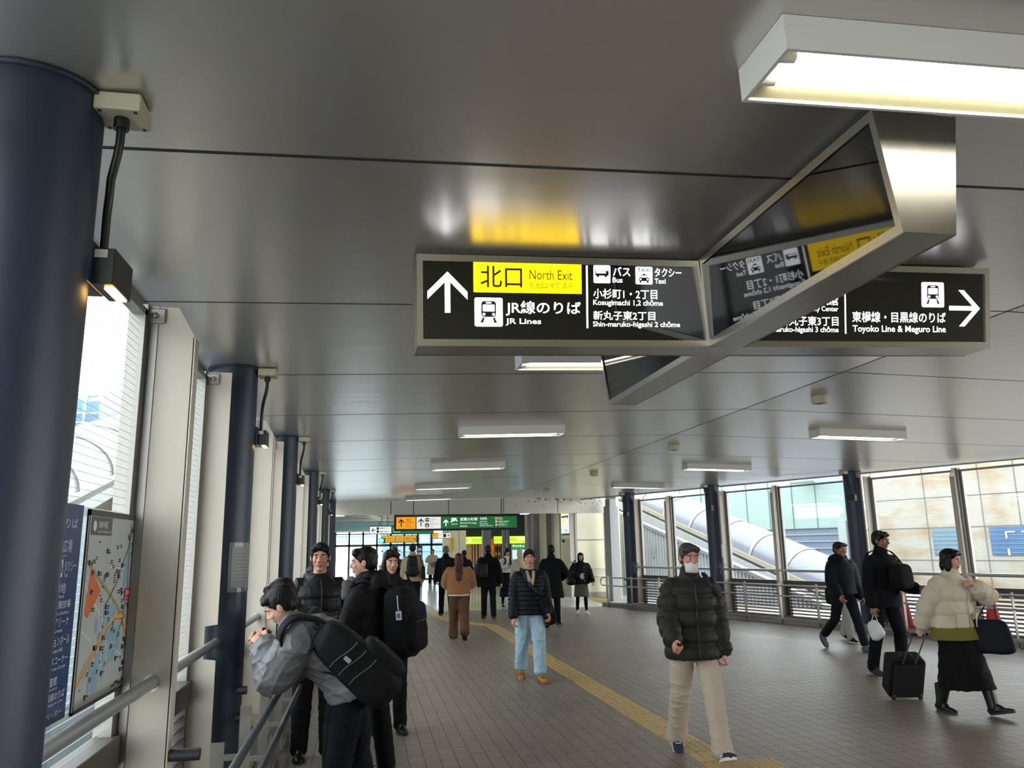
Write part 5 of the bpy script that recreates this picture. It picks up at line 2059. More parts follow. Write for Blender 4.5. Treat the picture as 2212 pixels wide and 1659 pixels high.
        if kind == 'long':
            pts = [q((0, -.07, -.02)), q((0, -.085, -.12)), nb - fw * .11 * s - up * .05 * s, sp(.38) - fw * .165 * s, sp(.29) - fw * .175 * s, sp(.22) - fw * .175 * s]
            H.tube(pts, [(.08 * s, .05 * s), (.085 * s, .045 * s), (.085 * s, .036 * s), (.08 * s, .032 * s), (.07 * s, .028 * s), (.05 * s, .018 * s)], TW @ X3)
        if kind == 'bun':
            hh_((0, -.13, .06), (.045, .042, .042))
        if kind == 'cap':
            hh_((0, -.015, .055), (.085, .102, .072))
            hh_((0, -.045, .015), (.080, .066, .075))
        H.build('hair' if kind != 'cap' else 'knit_hat', hm, t, .008 if near else .011, 2, fold=(.006 * s, 60 / s, 3) if kind != 'cap' else None)
    # ---------------- lower clothes
    bt = bottom
    if bt and bt['kind'] == 'trousers':
        T = Blob()
        lo = bt.get('loose', 1.0)
        T.tube([sp(.10), sp(.02), hip - Z3 * .06 * s], [(.158 * s * wide, .118 * s), (.172 * s * wide, .132 * s), (.160 * s, .125 * s)], X3)
        for sd in ('L', 'R'):
            a, k, n_ = J['hip' + sd], J['kn' + sd], J['an' + sd]
            end = n_ - (n_ - k).normalized() * bt.get('crop', 0.0) * s + (n_ - k).normalized() * .02 * s
            T.tube([a + Z3 * .04 * s, a.lerp(k, .3), a.lerp(k, .65), k, k.lerp(n_, .3), k.lerp(n_, .65), end],
                   [.092 * s * (.6 + .4 * lo), .092 * s * (.4 + .6 * lo), .084 * s * lo, .074 * s * lo, .073 * s * lo, .068 * s * lo, bt.get('hem', .066) * s * lo], X3)
        T.build('trousers', bt['mat'], t, .010 if near else .014, 2, fold=(bt.get('fold', .012) * s, 34 / s, bt.get('seed', 5)))
    if bt and bt['kind'] == 'skirt':
        T = Blob()
        ln = bt['len']
        mid = (J['knL'] + J['knR']) / 2
        bot = hip + (mid - hip) * (ln / .43)
        fl = bt.get('flare', 1.2)
        spread = abs(J['knL'].y - J['knR'].y) * .5 * min(1, ln / .43)
        T.tube([sp(.12), sp(.0), hip.lerp(bot, .5), bot], [(.15 * s, .115 * s), (.175 * s, .135 * s), (.185 * s * (1 + fl) / 2, .15 * s * (1 + fl) / 2 + spread * .5), (.19 * s * fl, .155 * s * fl + spread)], X3, n=28, flat1=True)
        T.build('skirt', bt['mat'], t, .012, 2, fold=(.016 * s, 26 / s, 4))
        if bt.get('tights'):
            T = Blob()
            for sd in ('L', 'R'):
                a, k, n_ = J['hip' + sd], J['kn' + sd], J['an' + sd]
                T.tube([a, a.lerp(k, .5), k, k.lerp(n_, .35), n_], [.084 * s, .074 * s, .054 * s, .056 * s, .038 * s], n=12)
            T.build('tights', bt['tights'], t, .011, 1)
    # ---------------- upper clothes, inner layer first
    for tp in (top or []):
        kind = tp.get('kind', 'jacket')
        pf = tp.get('puff', .015) * s
        ql = tp.get('quilt', 0) * s
        hem = tp.get('hem', -.10)
        G = Blob()
        def qt(dist, pitch):
            return 0 if not ql else (tp.get('qd', .016) * s * (abs(math.sin(math.pi * dist / ql)) ** .55 - .7))
        keys = [(hem, .198, .156), (max(hem, -.04) if hem < -.04 else hem + .02, .192, .148), (.08, .172, .130), (.22, .178, .132), (.34, .188, .132), (.42, .172, .112), (.47, .118, .082), (.505, .078, .072)]
        keys = [k for i, k in enumerate(keys) if i == 0 or k[0] > keys[i - 1][0] + .005]
        pts, rad = [], []
        legdir = ((J['knL'] + J['knR']) / 2 - hip).normalized() * .6 + (-up) * .4
        tt = hem
        top_t = tp.get('top', .505)
        while tt <= top_t + 1e-6:
            for (k0, a0, b0), (k1, a1, b1) in zip(keys[:-1], keys[1:]):
                if k0 - 1e-6 <= tt <= k1 + 1e-6:
                    f_ = (tt - k0) / max(k1 - k0, 1e-6)
                    A_, B_ = a0 + (a1 - a0) * f_, b0 + (b1 - b0) * f_
            e_ = (pf + qt((tt - hem) * s, ql)) * (1 if tt < .42 else max(.25, 1 - (tt - .42) * 9))
            fl = tp.get('flare', 0) * max(0, .1 - tt)
            pts.append(hip + (up * tt * s if tt >= 0 else legdir.normalized() * -tt * s))
            rad.append(((A_ * wide * s + e_ + fl * s), (B_ * s + e_ + fl * s)))
            tt += .012 if ql else .03
        G.tube(pts, rad, TW @ X3, n=28, flat0=True)
        nosleeve = tp.get('nosleeve')
        if not nosleeve:
            for i, sd in enumerate(('L', 'R')):
                sx = -1 if sd == 'L' else 1
                a, e, w = J['sh' + sd], J['el' + sd], J['wr' + sd]
                cut = tp.get('cuff', .0)
                w2 = w - (w - e).normalized() * cut * s
                L1, L2 = (e - a).length, (w2 - e).length
                n1 = max(3, int((L1 + L2) / (.012 if ql else .035)))
                pp_l, rr_l = [a - TW @ X3 * sx * .07 * s + up * .012 * s], [.056 * s + pf * .35]
                for k in range(n1 + 1):
                    dist = (L1 + L2) * k / n1
                    p_ = a.lerp(e, dist / L1) if dist < L1 else e.lerp(w2, (dist - L1) / L2)
                    # soften the elbow
                    f_ = dist / (L1 + L2)
                    base = ((.060 if f_ < .04 else .066) + (.062 - .066) * min(1, f_ / .5) + (.050 - .062) * max(0, (f_ - .5) / .5)) * tp.get('slv', 1.0)
                    pp_l.append(p_)
                    rr_l.append(base * s + (pf * min(1, .55 + f_ * 2) + qt(dist + ql * .5, ql)) * (1 - .35 * f_))
                rr_l[-1] *= .82
                G.tube(pp_l, rr_l, up, n=18)
        if tp.get('collar', 0):
            ch = tp['collar'] * s
            G.tube([nb - up * .03 * s, nb + up * .0 * s, nb + up * ch * .6 + fw * .01 * s, nb + up * ch + fw * .018 * s], [(.105 * s * tp.get('cr', 1), .095 * s * tp.get('cr', 1)), (.088 * s * tp.get('cr', 1), .088 * s * tp.get('cr', 1)), (.080 * s * tp.get('cr', 1), .085 * s * tp.get('cr', 1)), (.078 * s * tp.get('cr', 1), .084 * s * tp.get('cr', 1))], TW @ X3, n=20)
        if tp.get('hood'):
            G.ell(nb - fw * .115 * s - up * .02 * s, (.125 * s, .075 * s, .105 * s), TW)
            G.ell(nb - fw * .05 * s + up * .045 * s, (.105 * s, .075 * s, .05 * s), TW)
        G.build(tp.get('name', kind), tp['mat'], t, .0075 if near else .012, 1 if ql else 3, fold=(tp.get('fold', .008) * s, (40 if ql else 30) / s, tp.get('seed', 2)))
        if tp.get('zip'):
            mb = MB()
            pz = []
            for k in range(16):
                tt = hem + .03 + (.47 - hem - .03) * k / 15
                base = hip + (up * tt * s if tt >= 0 else legdir.normalized() * -tt * s)
                b_ = [r for p_, r in zip(pts, rad)]
                idx = min(len(rad) - 1, max(0, int((tt - hem) / (top_t - hem) * (len(rad) - 1))))
                pz.append(base + TW @ fw * (rad[idx][1] + .004 * s))
            mb.tube(pz, .005 * s, 6)
            mb.build('zip', tp['zip'], t)
    # ---------------- shoes
    if shoes:
        sm, so = shoes['mat'], shoes.get('sole', RUB)
        for sd in ('L', 'R'):
            sx = -1 if sd == 'L' else 1
            n_, ft = J['an' + sd], J['ft' + sd]
            yw = shoes.get('turn', 8) * -sx
            R_ = Matrix.Rotation(math.radians(yw), 3, 'Z') @ Matrix.Rotation(math.radians(ft), 3, 'X')
            ks = shoes.get('size', 1.08)
            f = lambda v: n_ + R_ @ (Vector((v[0] * ks, v[1] * ks, v[2])) * s)
            S = Blob()
            S.tube([f((0, -.062, -.035)), f((0, -.03, -.032)), f((0, .05, -.038)), f((0, .12, -.046)), f((0, .170, -.052))], [(.030 * s, .030 * s), (.036 * s, .038 * s), (.040 * s, .032 * s), (.046 * s, .024 * s), (.030 * s, .014 * s)], R_ @ X3, n=16)
            S.tube([f((0, -.012, -.02)), f((0, -.008, .03 + shoes.get('shaft', 0))),], [.042 * s, .042 * s], R_ @ X3)
            S.tube([f((0, .0, .01)), f((0, .06, -.022))], [.034 * s, .030 * s], R_ @ X3)
            sh = S.build('shoe', sm, t, .008 if near else .011, 2)
            out = []
            for k in range(24):
                a = 2 * math.pi * k / 24
                yy = .055 + .122 * math.sin(a)
                ww = (.044 + .010 * math.sin(a)) * math.cos(a)
                out.append((ww, yy))
            mb = MB()
            vs = [f((x, y, -.075)) for x, y in out] + [f((x, y, -.052)) for x, y in out]
            mb.add(vs, [tuple(reversed(range(24))), tuple(range(24, 48))] + [(k, (k + 1) % 24, 24 + (k + 1) % 24, 24 + k) for k in range(24)])
            mb.build('sole', so, sh)
            if shoes.get('laces'):
                mb = MB()
                for k in range(4):
                    mb.tube([f((-.022, .035 + k * .018, .004 - k * .007)), f((0, .037 + k * .018, .012 - k * .008)), f((.022, .035 + k * .018, .004 - k * .007))], .004 * s, 6)
                mb.build('laces', shoes['laces'], sh)
            if shoes.get('stripe'):
                mb = MB()
                for sg in (-1, 1):
                    mb.tube([f((sg * .041, -.01, -.045)), f((sg * .044, .03, -.025)), f((sg * .045, .05, -.042)), f((sg * .047, .09, -.038))], .005 * s, 6)
                mb.build('stripe', shoes['stripe'], sh)
    J.update(up=up, fw=fw, TW=TW, HR=HR, s=s, root=t, sp=sp, hc=hc, q=q)
    return J

def wrap(J, p):
    """local point of a person -> world"""
    r = J['root']
    return Matrix.Translation(r.location) @ Matrix.Rotation(r.rotation_euler.z, 4, 'Z') @ Vector(p)
def worn(J, name, label, cat, group=None):
    """a bag or stick that a person carries: a thing of its own with the person's frame"""
    r = J['root']
    return thing(name, r.location, label, cat, group, r.rotation_euler.z)
def soft_bag(name, mat_, parent, c, R, rx, ry, rz, e=.45, voxel=.012, fold=(.008, 22), taper=0.0):
    """superelliptic bag body; R its 3x3 frame"""
    B = MB()
    n, m = 28, 14
    vs, fs = [], []
    sg = lambda x, p: math.copysign(abs(x) ** p, x)
    for i in range(m + 1):
        t_ = -math.pi / 2 + math.pi * i / m
        for j in range(n):
            a = 2 * math.pi * j / n
            z = sg(math.sin(t_), e)
            k = (1 - taper * (z + 1) / 2)
            vs.append(Vector(c) + R @ Vector((rx * sg(math.cos(t_), e) * sg(math.cos(a), e) * k, ry * sg(math.cos(t_), e) * sg(math.sin(a), e) * k, rz * z)))
    for i in range(m):
        for j in range(n):
            fs.append((i * n + j, i * n + (j + 1) % n, (i + 1) * n + (j + 1) % n, (i + 1) * n + j))
    b = Blob()
    b.mb.add(vs, fs)
    return b.build(name, mat_, parent, voxel, 2, fold=fold)
def backpack(J, label, mat_, w=.15, d=.09, hh=.22, drop=.02, voxel=.012, tagged=False, strapmat=None, group=None, shift=None, tilt=0, strapw=.024):
    s, sp, up, fw, TW = J['s'], J['sp'], J['up'], TWf(J), J['TW']
    t = worn(J, 'backpack', label, 'backpack', group)
    R = Matrix((TW @ X3, fw, up)).transposed()
    back = J.get('back', .15)
    c = sp(.26 - drop) - fw * (back + d) * s + (Vector(shift) if shift else Vector((0, 0, 0)))
    if tilt:
        rm = Matrix.Rotation(math.radians(tilt), 3, 'X')
        R = rm @ R
        up, fw = rm @ up, rm @ fw
    soft_bag('main_compartment', mat_, t, c, R, w * s, d * s, hh * s, .5, voxel, taper=.18)
    c2 = c - fw * (d * .85) * s - up * hh * .35 * s
    soft_bag('front_pocket', mat_, t, c2, R, w * .8 * s, d * .45 * s, hh * .5 * s, .5, voxel)
    sm_ = strapmat or mat_
    for sx in (-1, 1):
        x = TW @ X3 * sx * .085 * s
        mb = MB()
        pts = [c + up * hh * .85 * s + x * .8, sp(.50) - fw * .05 * s + x, sp(.485) + fw * .07 * s + x, sp(.38) + fw * (J.get('frontd', .16)) * s + x * 1.05, sp(.20) + fw * .08 * s + x * 1.9, c - up * hh * .7 * s + x * 1.6]
        ribbon(mb, pts, TW @ X3, strapw * s, .005 * s)
        mb.build('shoulder_strap', sm_, t)
    mb = MB().tube([c + up * hh * .95 * s - TW @ X3 * .03 * s, c + up * (hh + .045) * s, c + up * hh * .95 * s + TW @ X3 * .03 * s], .007 * s, 8)
    mb.build('grab_handle', sm_, t)
    mb = MB()
    pz = [c2 - fw * d * .40 * s + up * hh * .33 * s + TW @ X3 * (k / 8 - .5) * w * 1.1 * s for k in range(9)]
    mb.tube(pz, .004 * s, 6)
    mb.build('zip', M('zip_grey', '3c3c3e', .4, metal=.4), t)
    J['bagc'], J['bagR'] = c, R
    return t
def TWf(J):
    return (J['TW'] @ J['fw']).normalized()
def ribbon(mb, pts, side, w, th, sub=6):
    """smooth flat strap through points"""
    P = [Vector(p) for p in pts]
    out = []
    n = len(P)
    for i in range(n - 1):
        p0, p1, p2, p3 = P[max(i - 1, 0)], P[i], P[i + 1], P[min(i + 2, n - 1)]
        for k in range(sub):
            u = k / sub
            out.append(.5 * ((2 * p1) + (p2 - p0) * u + (2 * p0 - 5 * p1 + 4 * p2 - p3) * u * u + (3 * p1 - p0 - 3 * p2 + p3) * u ** 3))
    out.append(P[-1])
    vs = []
    for i, p in enumerate(out):
        t_ = (out[min(i + 1, len(out) - 1)] - out[max(i - 1, 0)]).normalized()
        u = (side - t_ * side.dot(t_)).normalized()
        v = t_.cross(u)
        vs += [p - u * w - v * th, p + u * w - v * th, p + u * w + v * th, p - u * w + v * th]
    fs = []
    for i in range(len(out) - 1):
        for j in range(4):
            fs.append((i * 4 + j, i * 4 + (j + 1) % 4, (i + 1) * 4 + (j + 1) % 4, (i + 1) * 4 + j))
    fs += [(3, 2, 1, 0), tuple(len(vs) - 4 + k for k in range(4))]
    mb.sm = True
    mb.add(vs, fs)
    mb.sm = False
    return mb
# ================================================================== people
R_ = math.radians
LACE = M('lace_white', 'd8d8d4', .7)
ZIPD = M('zip_dark', '1a1a1c', .4, metal=.3)
C_BLACK = cloth('black_cloth', '0c0c0e', .8)
C_BLACK2 = cloth('black_twill', '101012', .85)
C_NAVY = cloth('navy_cloth', '0f121d', .75)
C_DARK = cloth('charcoal_cloth', '17181a', .8)
P_BLACK = M('black_nylon', '0d0d0f', .5, bump=(180, .2, .002), spec=.3)
LEATH = M('black_leather', '0e0d0f', .35, bump=(120, .2, .002))

# ---- the man in the olive-black puffer jacket, walking towards the camera
J1 = person('man in dark olive puffer jacket and beige trousers walking along the tactile path', (2.68, 6.38, 0), R_(172), 1.69, near=True, lean=2, legs=((21, 4), (-13, 14)),
            arms=((-4, 9, 22), (16, 11, 42)), hair=('short', hairmat('hair_salt', '3a3a3c')), head=(8, 4), curl=.95, skin=SKIN2,
            top=[dict(name='puffer_jacket', mat=cloth('olive_puffer', '272722', .55, sheen=.05), puff=.036, quilt=.130, qd=.032, hem=-.165, collar=.06, zip=ZIPD, fold=.007)],
            bottom=dict(kind='trousers', mat=cloth('beige_chino', 'b5a797', .8), loose=1.16, hem=.076, fold=.016), shoes=dict(mat=M('navy_canvas', '1f2744', .8, bump=(200, .2, .002)), sole=RUBW, laces=LACE, stripe=LACE))
mb = MB()
vs = []
q = J1['q']
n_ = 9
for r_ in range(5):
    for k in range(n_):
        a = -1.15 + 2.3 * k / (n_ - 1)
        rr_ = (.074 if r_ in (1, 2) else .068) + (.012 if abs(a) < .5 and r_ in (1, 2) else .006 * (abs(a) < .5))
        vs.append(q((rr_ * math.sin(a) * .92, .020 + rr_ * math.cos(a) * 1.02, -.030 - r_ * .021)))
mb.sm = True
mb.add(vs, [(r_ * n_ + k, r_ * n_ + k + 1, (r_ + 1) * n_ + k + 1, (r_ + 1) * n_ + k) for r_ in range(4) for k in range(n_ - 1)])
o = mb.build('face_mask', M('mask_white', 'd4cfd0', .8), J1['root'])
so = o.modifiers.new('thick', 'SOLIDIFY')
so.thickness = .002
t = worn(J1, 'shoulder_bag', 'navy shoulder bag hanging from the shoulder of the man in the puffer jacket', 'bag')
c = J1['sp'](.16) + Vector((-.235, -.10, 0))
soft_bag('body', M('navy_bag', '10142a', .6, bump=(150, .2, .002)), t, c, Matrix.Rotation(.2, 3, 'Z'), .075, .13, .16, .5, .010)
mb = MB()
sh = J1['shL']
ribbon(mb, [c + Vector((0, -.08, .13)), sh + Vector((-.02, -.13, .03)), sh + Vector((.045, -.01, .115)), sh + Vector((.02, .13, .02)), c + Vector((.02, .16, .16)), c + Vector((0, .10, .12))], X3, .016, .003)
mb.build('strap', M('navy_strap', '12162a', .6), t)

# ---- man in pale jeans
J2 = person('man in navy quilted jacket, pale blue jeans and tan boots walking beside the tactile path', (2.13, 10.35, 0), R_(176), 1.64, near=True, lean=1, legs=((9, 3), (-11, 12)),
            arms=((-2, 8, 42), (4, 9, 14)), hair=('short', HAIR_D), head=(-4, 2), curl=.55, skin=SKIN2, wide=1.05,
            top=[dict(name='half_zip_top', mat=cloth('oat_knit', 'a89b85', .9), puff=-.012, hem=.30, collar=.020, cr=.78, nosleeve=True),
                 dict(name='quilted_jacket', mat=cloth('navy_down', '10121c', .5, sheen=.05), puff=.022, quilt=.060, qd=.016, hem=-.085, top=.475, fold=.005)],
            bottom=dict(kind='trousers', mat=cloth('pale_denim', '9fbccb', .85, var=.14), loose=1.2, hem=.070, fold=.020, crop=.06, seed=31), shoes=dict(mat=cloth('tan_nubuck', 'a87a3c', .8), sole=M('gum_sole', '7a4a34', .6), laces=M('lace_brown', '5a4024', .7), shaft=.06, size=1.28))
mb = MB()
ribbon(mb, [J2['sp'](.49) + J2['fw'] * .07 + X3 * .045, J2['sp'](.40) + J2['fw'] * .168 + X3 * .028, J2['sp'](.30) + J2['fw'] * .172 + X3 * .006], X3, .020, .004)
ribbon(mb, [J2['sp'](.49) + J2['fw'] * .07 - X3 * .045, J2['sp'](.40) + J2['fw'] * .168 - X3 * .028, J2['sp'](.30) + J2['fw'] * .172 - X3 * .006], X3, .020, .004)
mb.build('top_placket', cloth('oat_knit', 'a89b85', .9), J2['root'])
t = worn(J2, 'messenger_bag', 'black slanting messenger bag across the man in pale jeans', 'bag')
c = J2['sp'](.0) + Vector((-.215, .09, -.03))
soft_bag('body', C_BLACK, t, c, Matrix.Rotation(.35, 3, 'Y'), .085, .075, .19, .55, .010)
mb = MB()
ribbon(mb, [c + Vector((.05, -.02, .17)), J2['sp'](.20) + Vector((-.08, .185, 0)), J2['sp'](.34) + Vector((.03, .180, 0)), J2['sp'](.47) + Vector((.10, .10, .02)), J2['sp'](.49) + Vector((.11, -.02, .02)), J2['sp'](.36) + Vector((.04, -.17, 0)), J2['sp'](.1) + Vector((-.16, -.14, 0)), c + Vector((-.03, -.05, .16))], X3, .017, .004)
mb.build('strap', M('strap_black', '111113', .6), t)

# ---- woman in the brown fleece, from behind
J3 = person('long-haired person in tan brown fleece and brown corduroy trousers walking away', (1.77, 15.25, 0), R_(-6), 1.58, near=False, lean=2, legs=((13, 3), (-8, 36)),
            arms=((24, 16, 70), (24, 16, 70)), hair=('long', hairmat('hair_auburn', '4a2a20')), head=(0, 2), wide=1.06, toe=(0, -52),
            top=[dict(name='white_shirt', mat=cloth('white_shirt', 'd9d4c8', .85), puff=.016, hem=-.075, nosleeve=True, top=.3),
                 dict(name='fleece_jacket', mat=cloth('tan_fleece', '8d6443', .95, scale=90, sheen=.4), puff=.050, hem=-.035, slv=1.35, collar=.04, fold=.012)],
            bottom=dict(kind='trousers', mat=cloth('brown_cord', '5b4130', .9), loose=1.35, hem=.080, fold=.016), shoes=dict(mat=M('white_sneaker', 'd6d2cc', .6), sole=RUB))

# ---- man with beige jacket and black backpack, from behind
J4 = person('person in beige jacket with black backpack and black trousers walking away', (1.17, 20.0, 0), R_(-4), 1.78, lean=2, legs=((8, 3), (-6, 8)), arms=((4, 9, 8), (-4, 7, 10)), hair=('short', HAIR_B),
            top=[dict(name='beige_jacket', mat=cloth('beige_jacket', 'b09f80', .8), puff=.022, hem=-.10, collar=.05)], bottom=dict(kind='trousers', mat=C_BLACK, loose=1.02, seed=9), shoes=dict(mat=C_BLACK2, sole=RUBW))
J4['back'] = .15
backpack(J4, 'black rucksack on the back of the person in the beige jacket', P_BLACK, .15, .08, .24)
t = worn(J4, 'tote_bag', 'black tote bag hanging beside the beige jacket', 'bag')
c = J4['sp'](.10) + Vector((.27, -.06, 0))
soft_bag('body', P_BLACK, t, c, Matrix.Identity(3), .06, .15, .16, .45, taper=.3)
mb = MB()
ribbon(mb, [c + Vector((0, -.10, .13)), J4['shR'] + Vector((.02, -.09, 0)), J4['shR'] + Vector((.01, 0, .075)), J4['shR'] + Vector((.02, .10, 0)), c + Vector((0, .10, .13))], X3, .012, .003)
mb.build('strap', P_BLACK, t)
J5 = person('person in dark coat mostly hidden beside the beige jacket rucksack wearer', (.80, 21.6, 0), R_(-4), 1.68, lean=2, legs=((-10, 8), (12, 3)), hair=('short', HAIR_B),
            top=[dict(name='coat', mat=C_BLACK, puff=.022, hem=-.30, collar=.05)], bottom=dict(kind='trousers', mat=C_BLACK2), shoes=dict(mat=LEATH))
# ---- dark walker with backpack, grey hair
J6 = person('grey-haired person in black jacket with black backpack walking away on the path bend', (2.03, 20.3, 0), R_(-3), 1.74, lean=3, legs=((14, 3), (-14, 26)), arms=((10, 8, 30), (6, 8, 30)), hair=('short', HAIR_G), toe=(0, -40),
            top=[dict(name='jacket', mat=C_BLACK2, puff=.026, hem=-.10, collar=.05)], bottom=dict(kind='trousers', mat=C_BLACK, seed=3), shoes=dict(mat=LEATH, sole=M('sole_grey', '55555a', .6)))
backpack(J6, 'black backpack on the grey-haired walker', C_DARK, .14, .08, .20)
# ---- small dark figure further on
J7 = person('small dark-clothed person with tied-up hair walking away past the brown fleece', (2.95, 24.0, 0), R_(-8), 1.60, lean=2, legs=((10, 3), (-12, 14)), hair=('bun', HAIR_B),
            top=[dict(name='coat', mat=C_NAVY, puff=.020, hem=-.22, collar=.04)], bottom=dict(kind='trousers', mat=C_BLACK), shoes=dict(mat=LEATH))
t = worn(J7, 'shoulder_bag', 'dark shoulder bag on the small person with tied-up hair', 'bag')
soft_bag('body', C_NAVY, t, J7['sp'](.12) + Vector((.24, -.04, 0)), Matrix.Identity(3), .06, .13, .13)
MB().tube([J7['sp'](.12) + Vector((.24, -.1, .1)), J7['shR'] + Vector((0, 0, .07)), J7['sp'](.12) + Vector((.24, .1, .1))], .009, 8).build('strap', C_NAVY, t)
# ---- black coat, from behind
J8 = person('person in long black coat with a black bag over one shoulder walking away', (2.96, 19.3, 0), R_(-5), 1.72, lean=2, legs=((5, 2), (-4, 6)), arms=((-4, 10, 14), (-14, 14, 8)), hair=('short', HAIR_D), wide=1.08,
            top=[dict(name='coat', mat=cloth('black_coat', '0b0b0d', .9), puff=.030, hem=-.20, collar=.05, flare=.15)], bottom=dict(kind='trousers', mat=cloth('black_slacks', '101013', .8), loose=1.05, seed=8), shoes=dict(mat=LEATH))
t = worn(J8, 'shoulder_bag', 'large black shoulder bag on the person in the long black coat', 'bag')
c = J8['sp'](.18) + Vector((-.17, -.20, 0))
soft_bag('body', P_BLACK, t, c, Matrix.Rotation(.3, 3, 'Z'), .16, .08, .19, .5)
mb = MB()
ribbon(mb, [c + Vector((-.06, 0, .16)), J8['shL'] + Vector((-.0, -.05, .09)), J8['shL'] + Vector((.0, .10, .03)), J8['sp'](.25) + Vector((-.24, .05, 0)), c + Vector((-.12, .05, .05))], X3, .014, .003)
mb.build('strap', P_BLACK, t)
# ---- white shirt with phone, fair-haired person
J9 = person('person in white shirt and dark skirt looking at a phone by the green shop', (4.05, 22.9, 0), R_(188), 1.63, lean=1, legs=((6, 3), (-4, 6)), hands={'L': ((-.06, .25, 1.16), (-1, -.5, -.6)), 'R': ((.07, .26, 1.14), (1, -.5, -.6))}, hair=('bob', HAIR_B), head=(0, 22),
            top=[dict(name='white_blouse', mat=cloth('white_blouse', 'd8d8d6', .8), puff=.016, hem=.06, collar=.03)], bottom=dict(kind='skirt', mat=C_BLACK, len=.62, flare=1.25, tights=C_BLACK2), shoes=dict(mat=LEATH))
backpack(J9, 'black rucksack with broad straps on the person in the white shirt', C_BLACK2, .13, .07, .18)
t = worn(J9, 'mobile_phone', 'dark phone held by the person in the white shirt', 'phone')
MB().box(-.037, .037, .345, .354, 1.16, 1.31).build('case', mt_black, t, bevel=.004)
J10 = person('fair-haired person in pale coat behind the man in pale jeans', (4.28, 22.0, 0), R_(4), 1.60, lean=1, legs=((8, 3), (-8, 8)), hair=('long', HAIR_L),
             top=[dict(name='coat', mat=cloth('pale_coat', 'cfc8b4', .85), puff=.022, hem=-.28, collar=.04)], bottom=dict(kind='trousers', mat=cloth('pale_trousers', '8f8a80', .8)), shoes=dict(mat=LEATH))
# ---- dark coat with white cane
J11 = person('person in long dark coat with a white walking cane', (3.97, 16.9, 0), R_(-14), 1.70, lean=2, legs=((-12, 10), (16, 4)), hands={'R': ((.20, .26, .97), (1, -.6, -.4))}, arms=((-8, 10, 14), (0, 0, 0)), hair=('short', HAIR_B), curl={'L': .5, 'R': 1.0},
             top=[dict(name='coat', mat=cloth('dark_coat', '0f1113', .85), puff=.026, hem=-.34, collar=.05, flare=.1)], bottom=dict(kind='trousers', mat=cloth('dark_brown_slacks', '151110', .8), seed=6), shoes=dict(mat=LEATH, turn=20), skin=M('skin_pink', 'c98f86', .5, bump=(160, .1, .002), var=(9, .06)))
t = worn(J11, 'walking_cane', 'white walking cane in the hand of the person in the long dark coat', 'cane')
hR = J11['handR']
mb = MB().tube([hR + Vector((0, -.03, .01)), hR + Vector((0, .05, .012)), hR + Vector((0, .075, -.02))], .012, 10)
mb.build('grip', M('cane_grip', '2a2624', .5), t)
MB().tube([hR + Vector((0, .04, .0)), (hR.x + .03, hR.y + .10, .02)], .0095, 10).build('shaft', M('cane_white', 'dcdad4', .4), t)
MB().tube([(hR.x + .03, hR.y + .10, .02), (hR.x + .03, hR.y + .10, .0)], .014, 10).build('ferrule', RUB, t)
# ---- schoolgirl-like walker with phone
J12 = person('person in black jacket, grey skirt and white sneakers walking past the grey door', (5.40, 19.75, 0), R_(176), 1.50, lean=1, legs=((8, 3), (-5, 8)), hands={'R': ((.10, .22, .92), (1, -.4, -.6))}, arms=((4, 16, 40), (0, 0, 0)), hair=('bob', HAIR_B), wide=1.08,
             top=[dict(name='padded_jacket', mat=cloth('black_padded', '111113', .7), puff=.045, hem=-.10, collar=.05, fold=.012)], bottom=dict(kind='skirt', mat=cloth('grey_skirt', '55554f', .85), len=.44, flare=1.15, tights=C_BLACK), shoes=dict(mat=M('white_sneaker', 'd6d2cc', .6), sole=RUBW))
mb = MB()
for k in range(5):
    p = J12['sp'](.36 - k * .09) + J12['fw'] * .20 + X3 * -.05
    b_ = Blob()
    b_.ell(p, (.010, .006, .010), n=8)
    mb.add(b_.mb.v, b_.mb.f)
o = mb.build('button', M('button_white', 'cfcfc8', .4), J12['root'])
t = worn(J12, 'shoulder_bag', 'big black shoulder bag carried by the person in the grey skirt', 'bag')
c = J12['sp'](.08) + Vector((.27, .05, 0))
soft_bag('body', P_BLACK, t, c, Matrix.Identity(3), .12, .13, .19, .5)
MB().box(-.04, .04, 0, .01, -.03, .03, Matrix.Translation(c + Vector((.08, .11, -.08)))).build('patch', M('bag_patch', '6a5450', .6), t)
mb = MB()
ribbon(mb, [c + Vector((0, -.10, .15)), J12['shR'] + Vector((0, -.08, .09)), J12['shR'] + Vector((-.02, .02, .13)), J12['shR'] + Vector((0, .12, .06)), c + Vector((0, .10, .15))], X3, .013, .003)
mb.build('strap', P_BLACK, t)
t = worn(J12, 'mobile_phone', 'pale phone in the hand of the person in the grey skirt', 'phone')
hR = J12['handR']
MB().box(-.035, .035, -.004, .005, -.05, .09, Matrix.Translation(hR + Vector((-.01, .05, .0)))).build('case', M('phone_pale', 'c9b8b0', .3), t, bevel=.003)
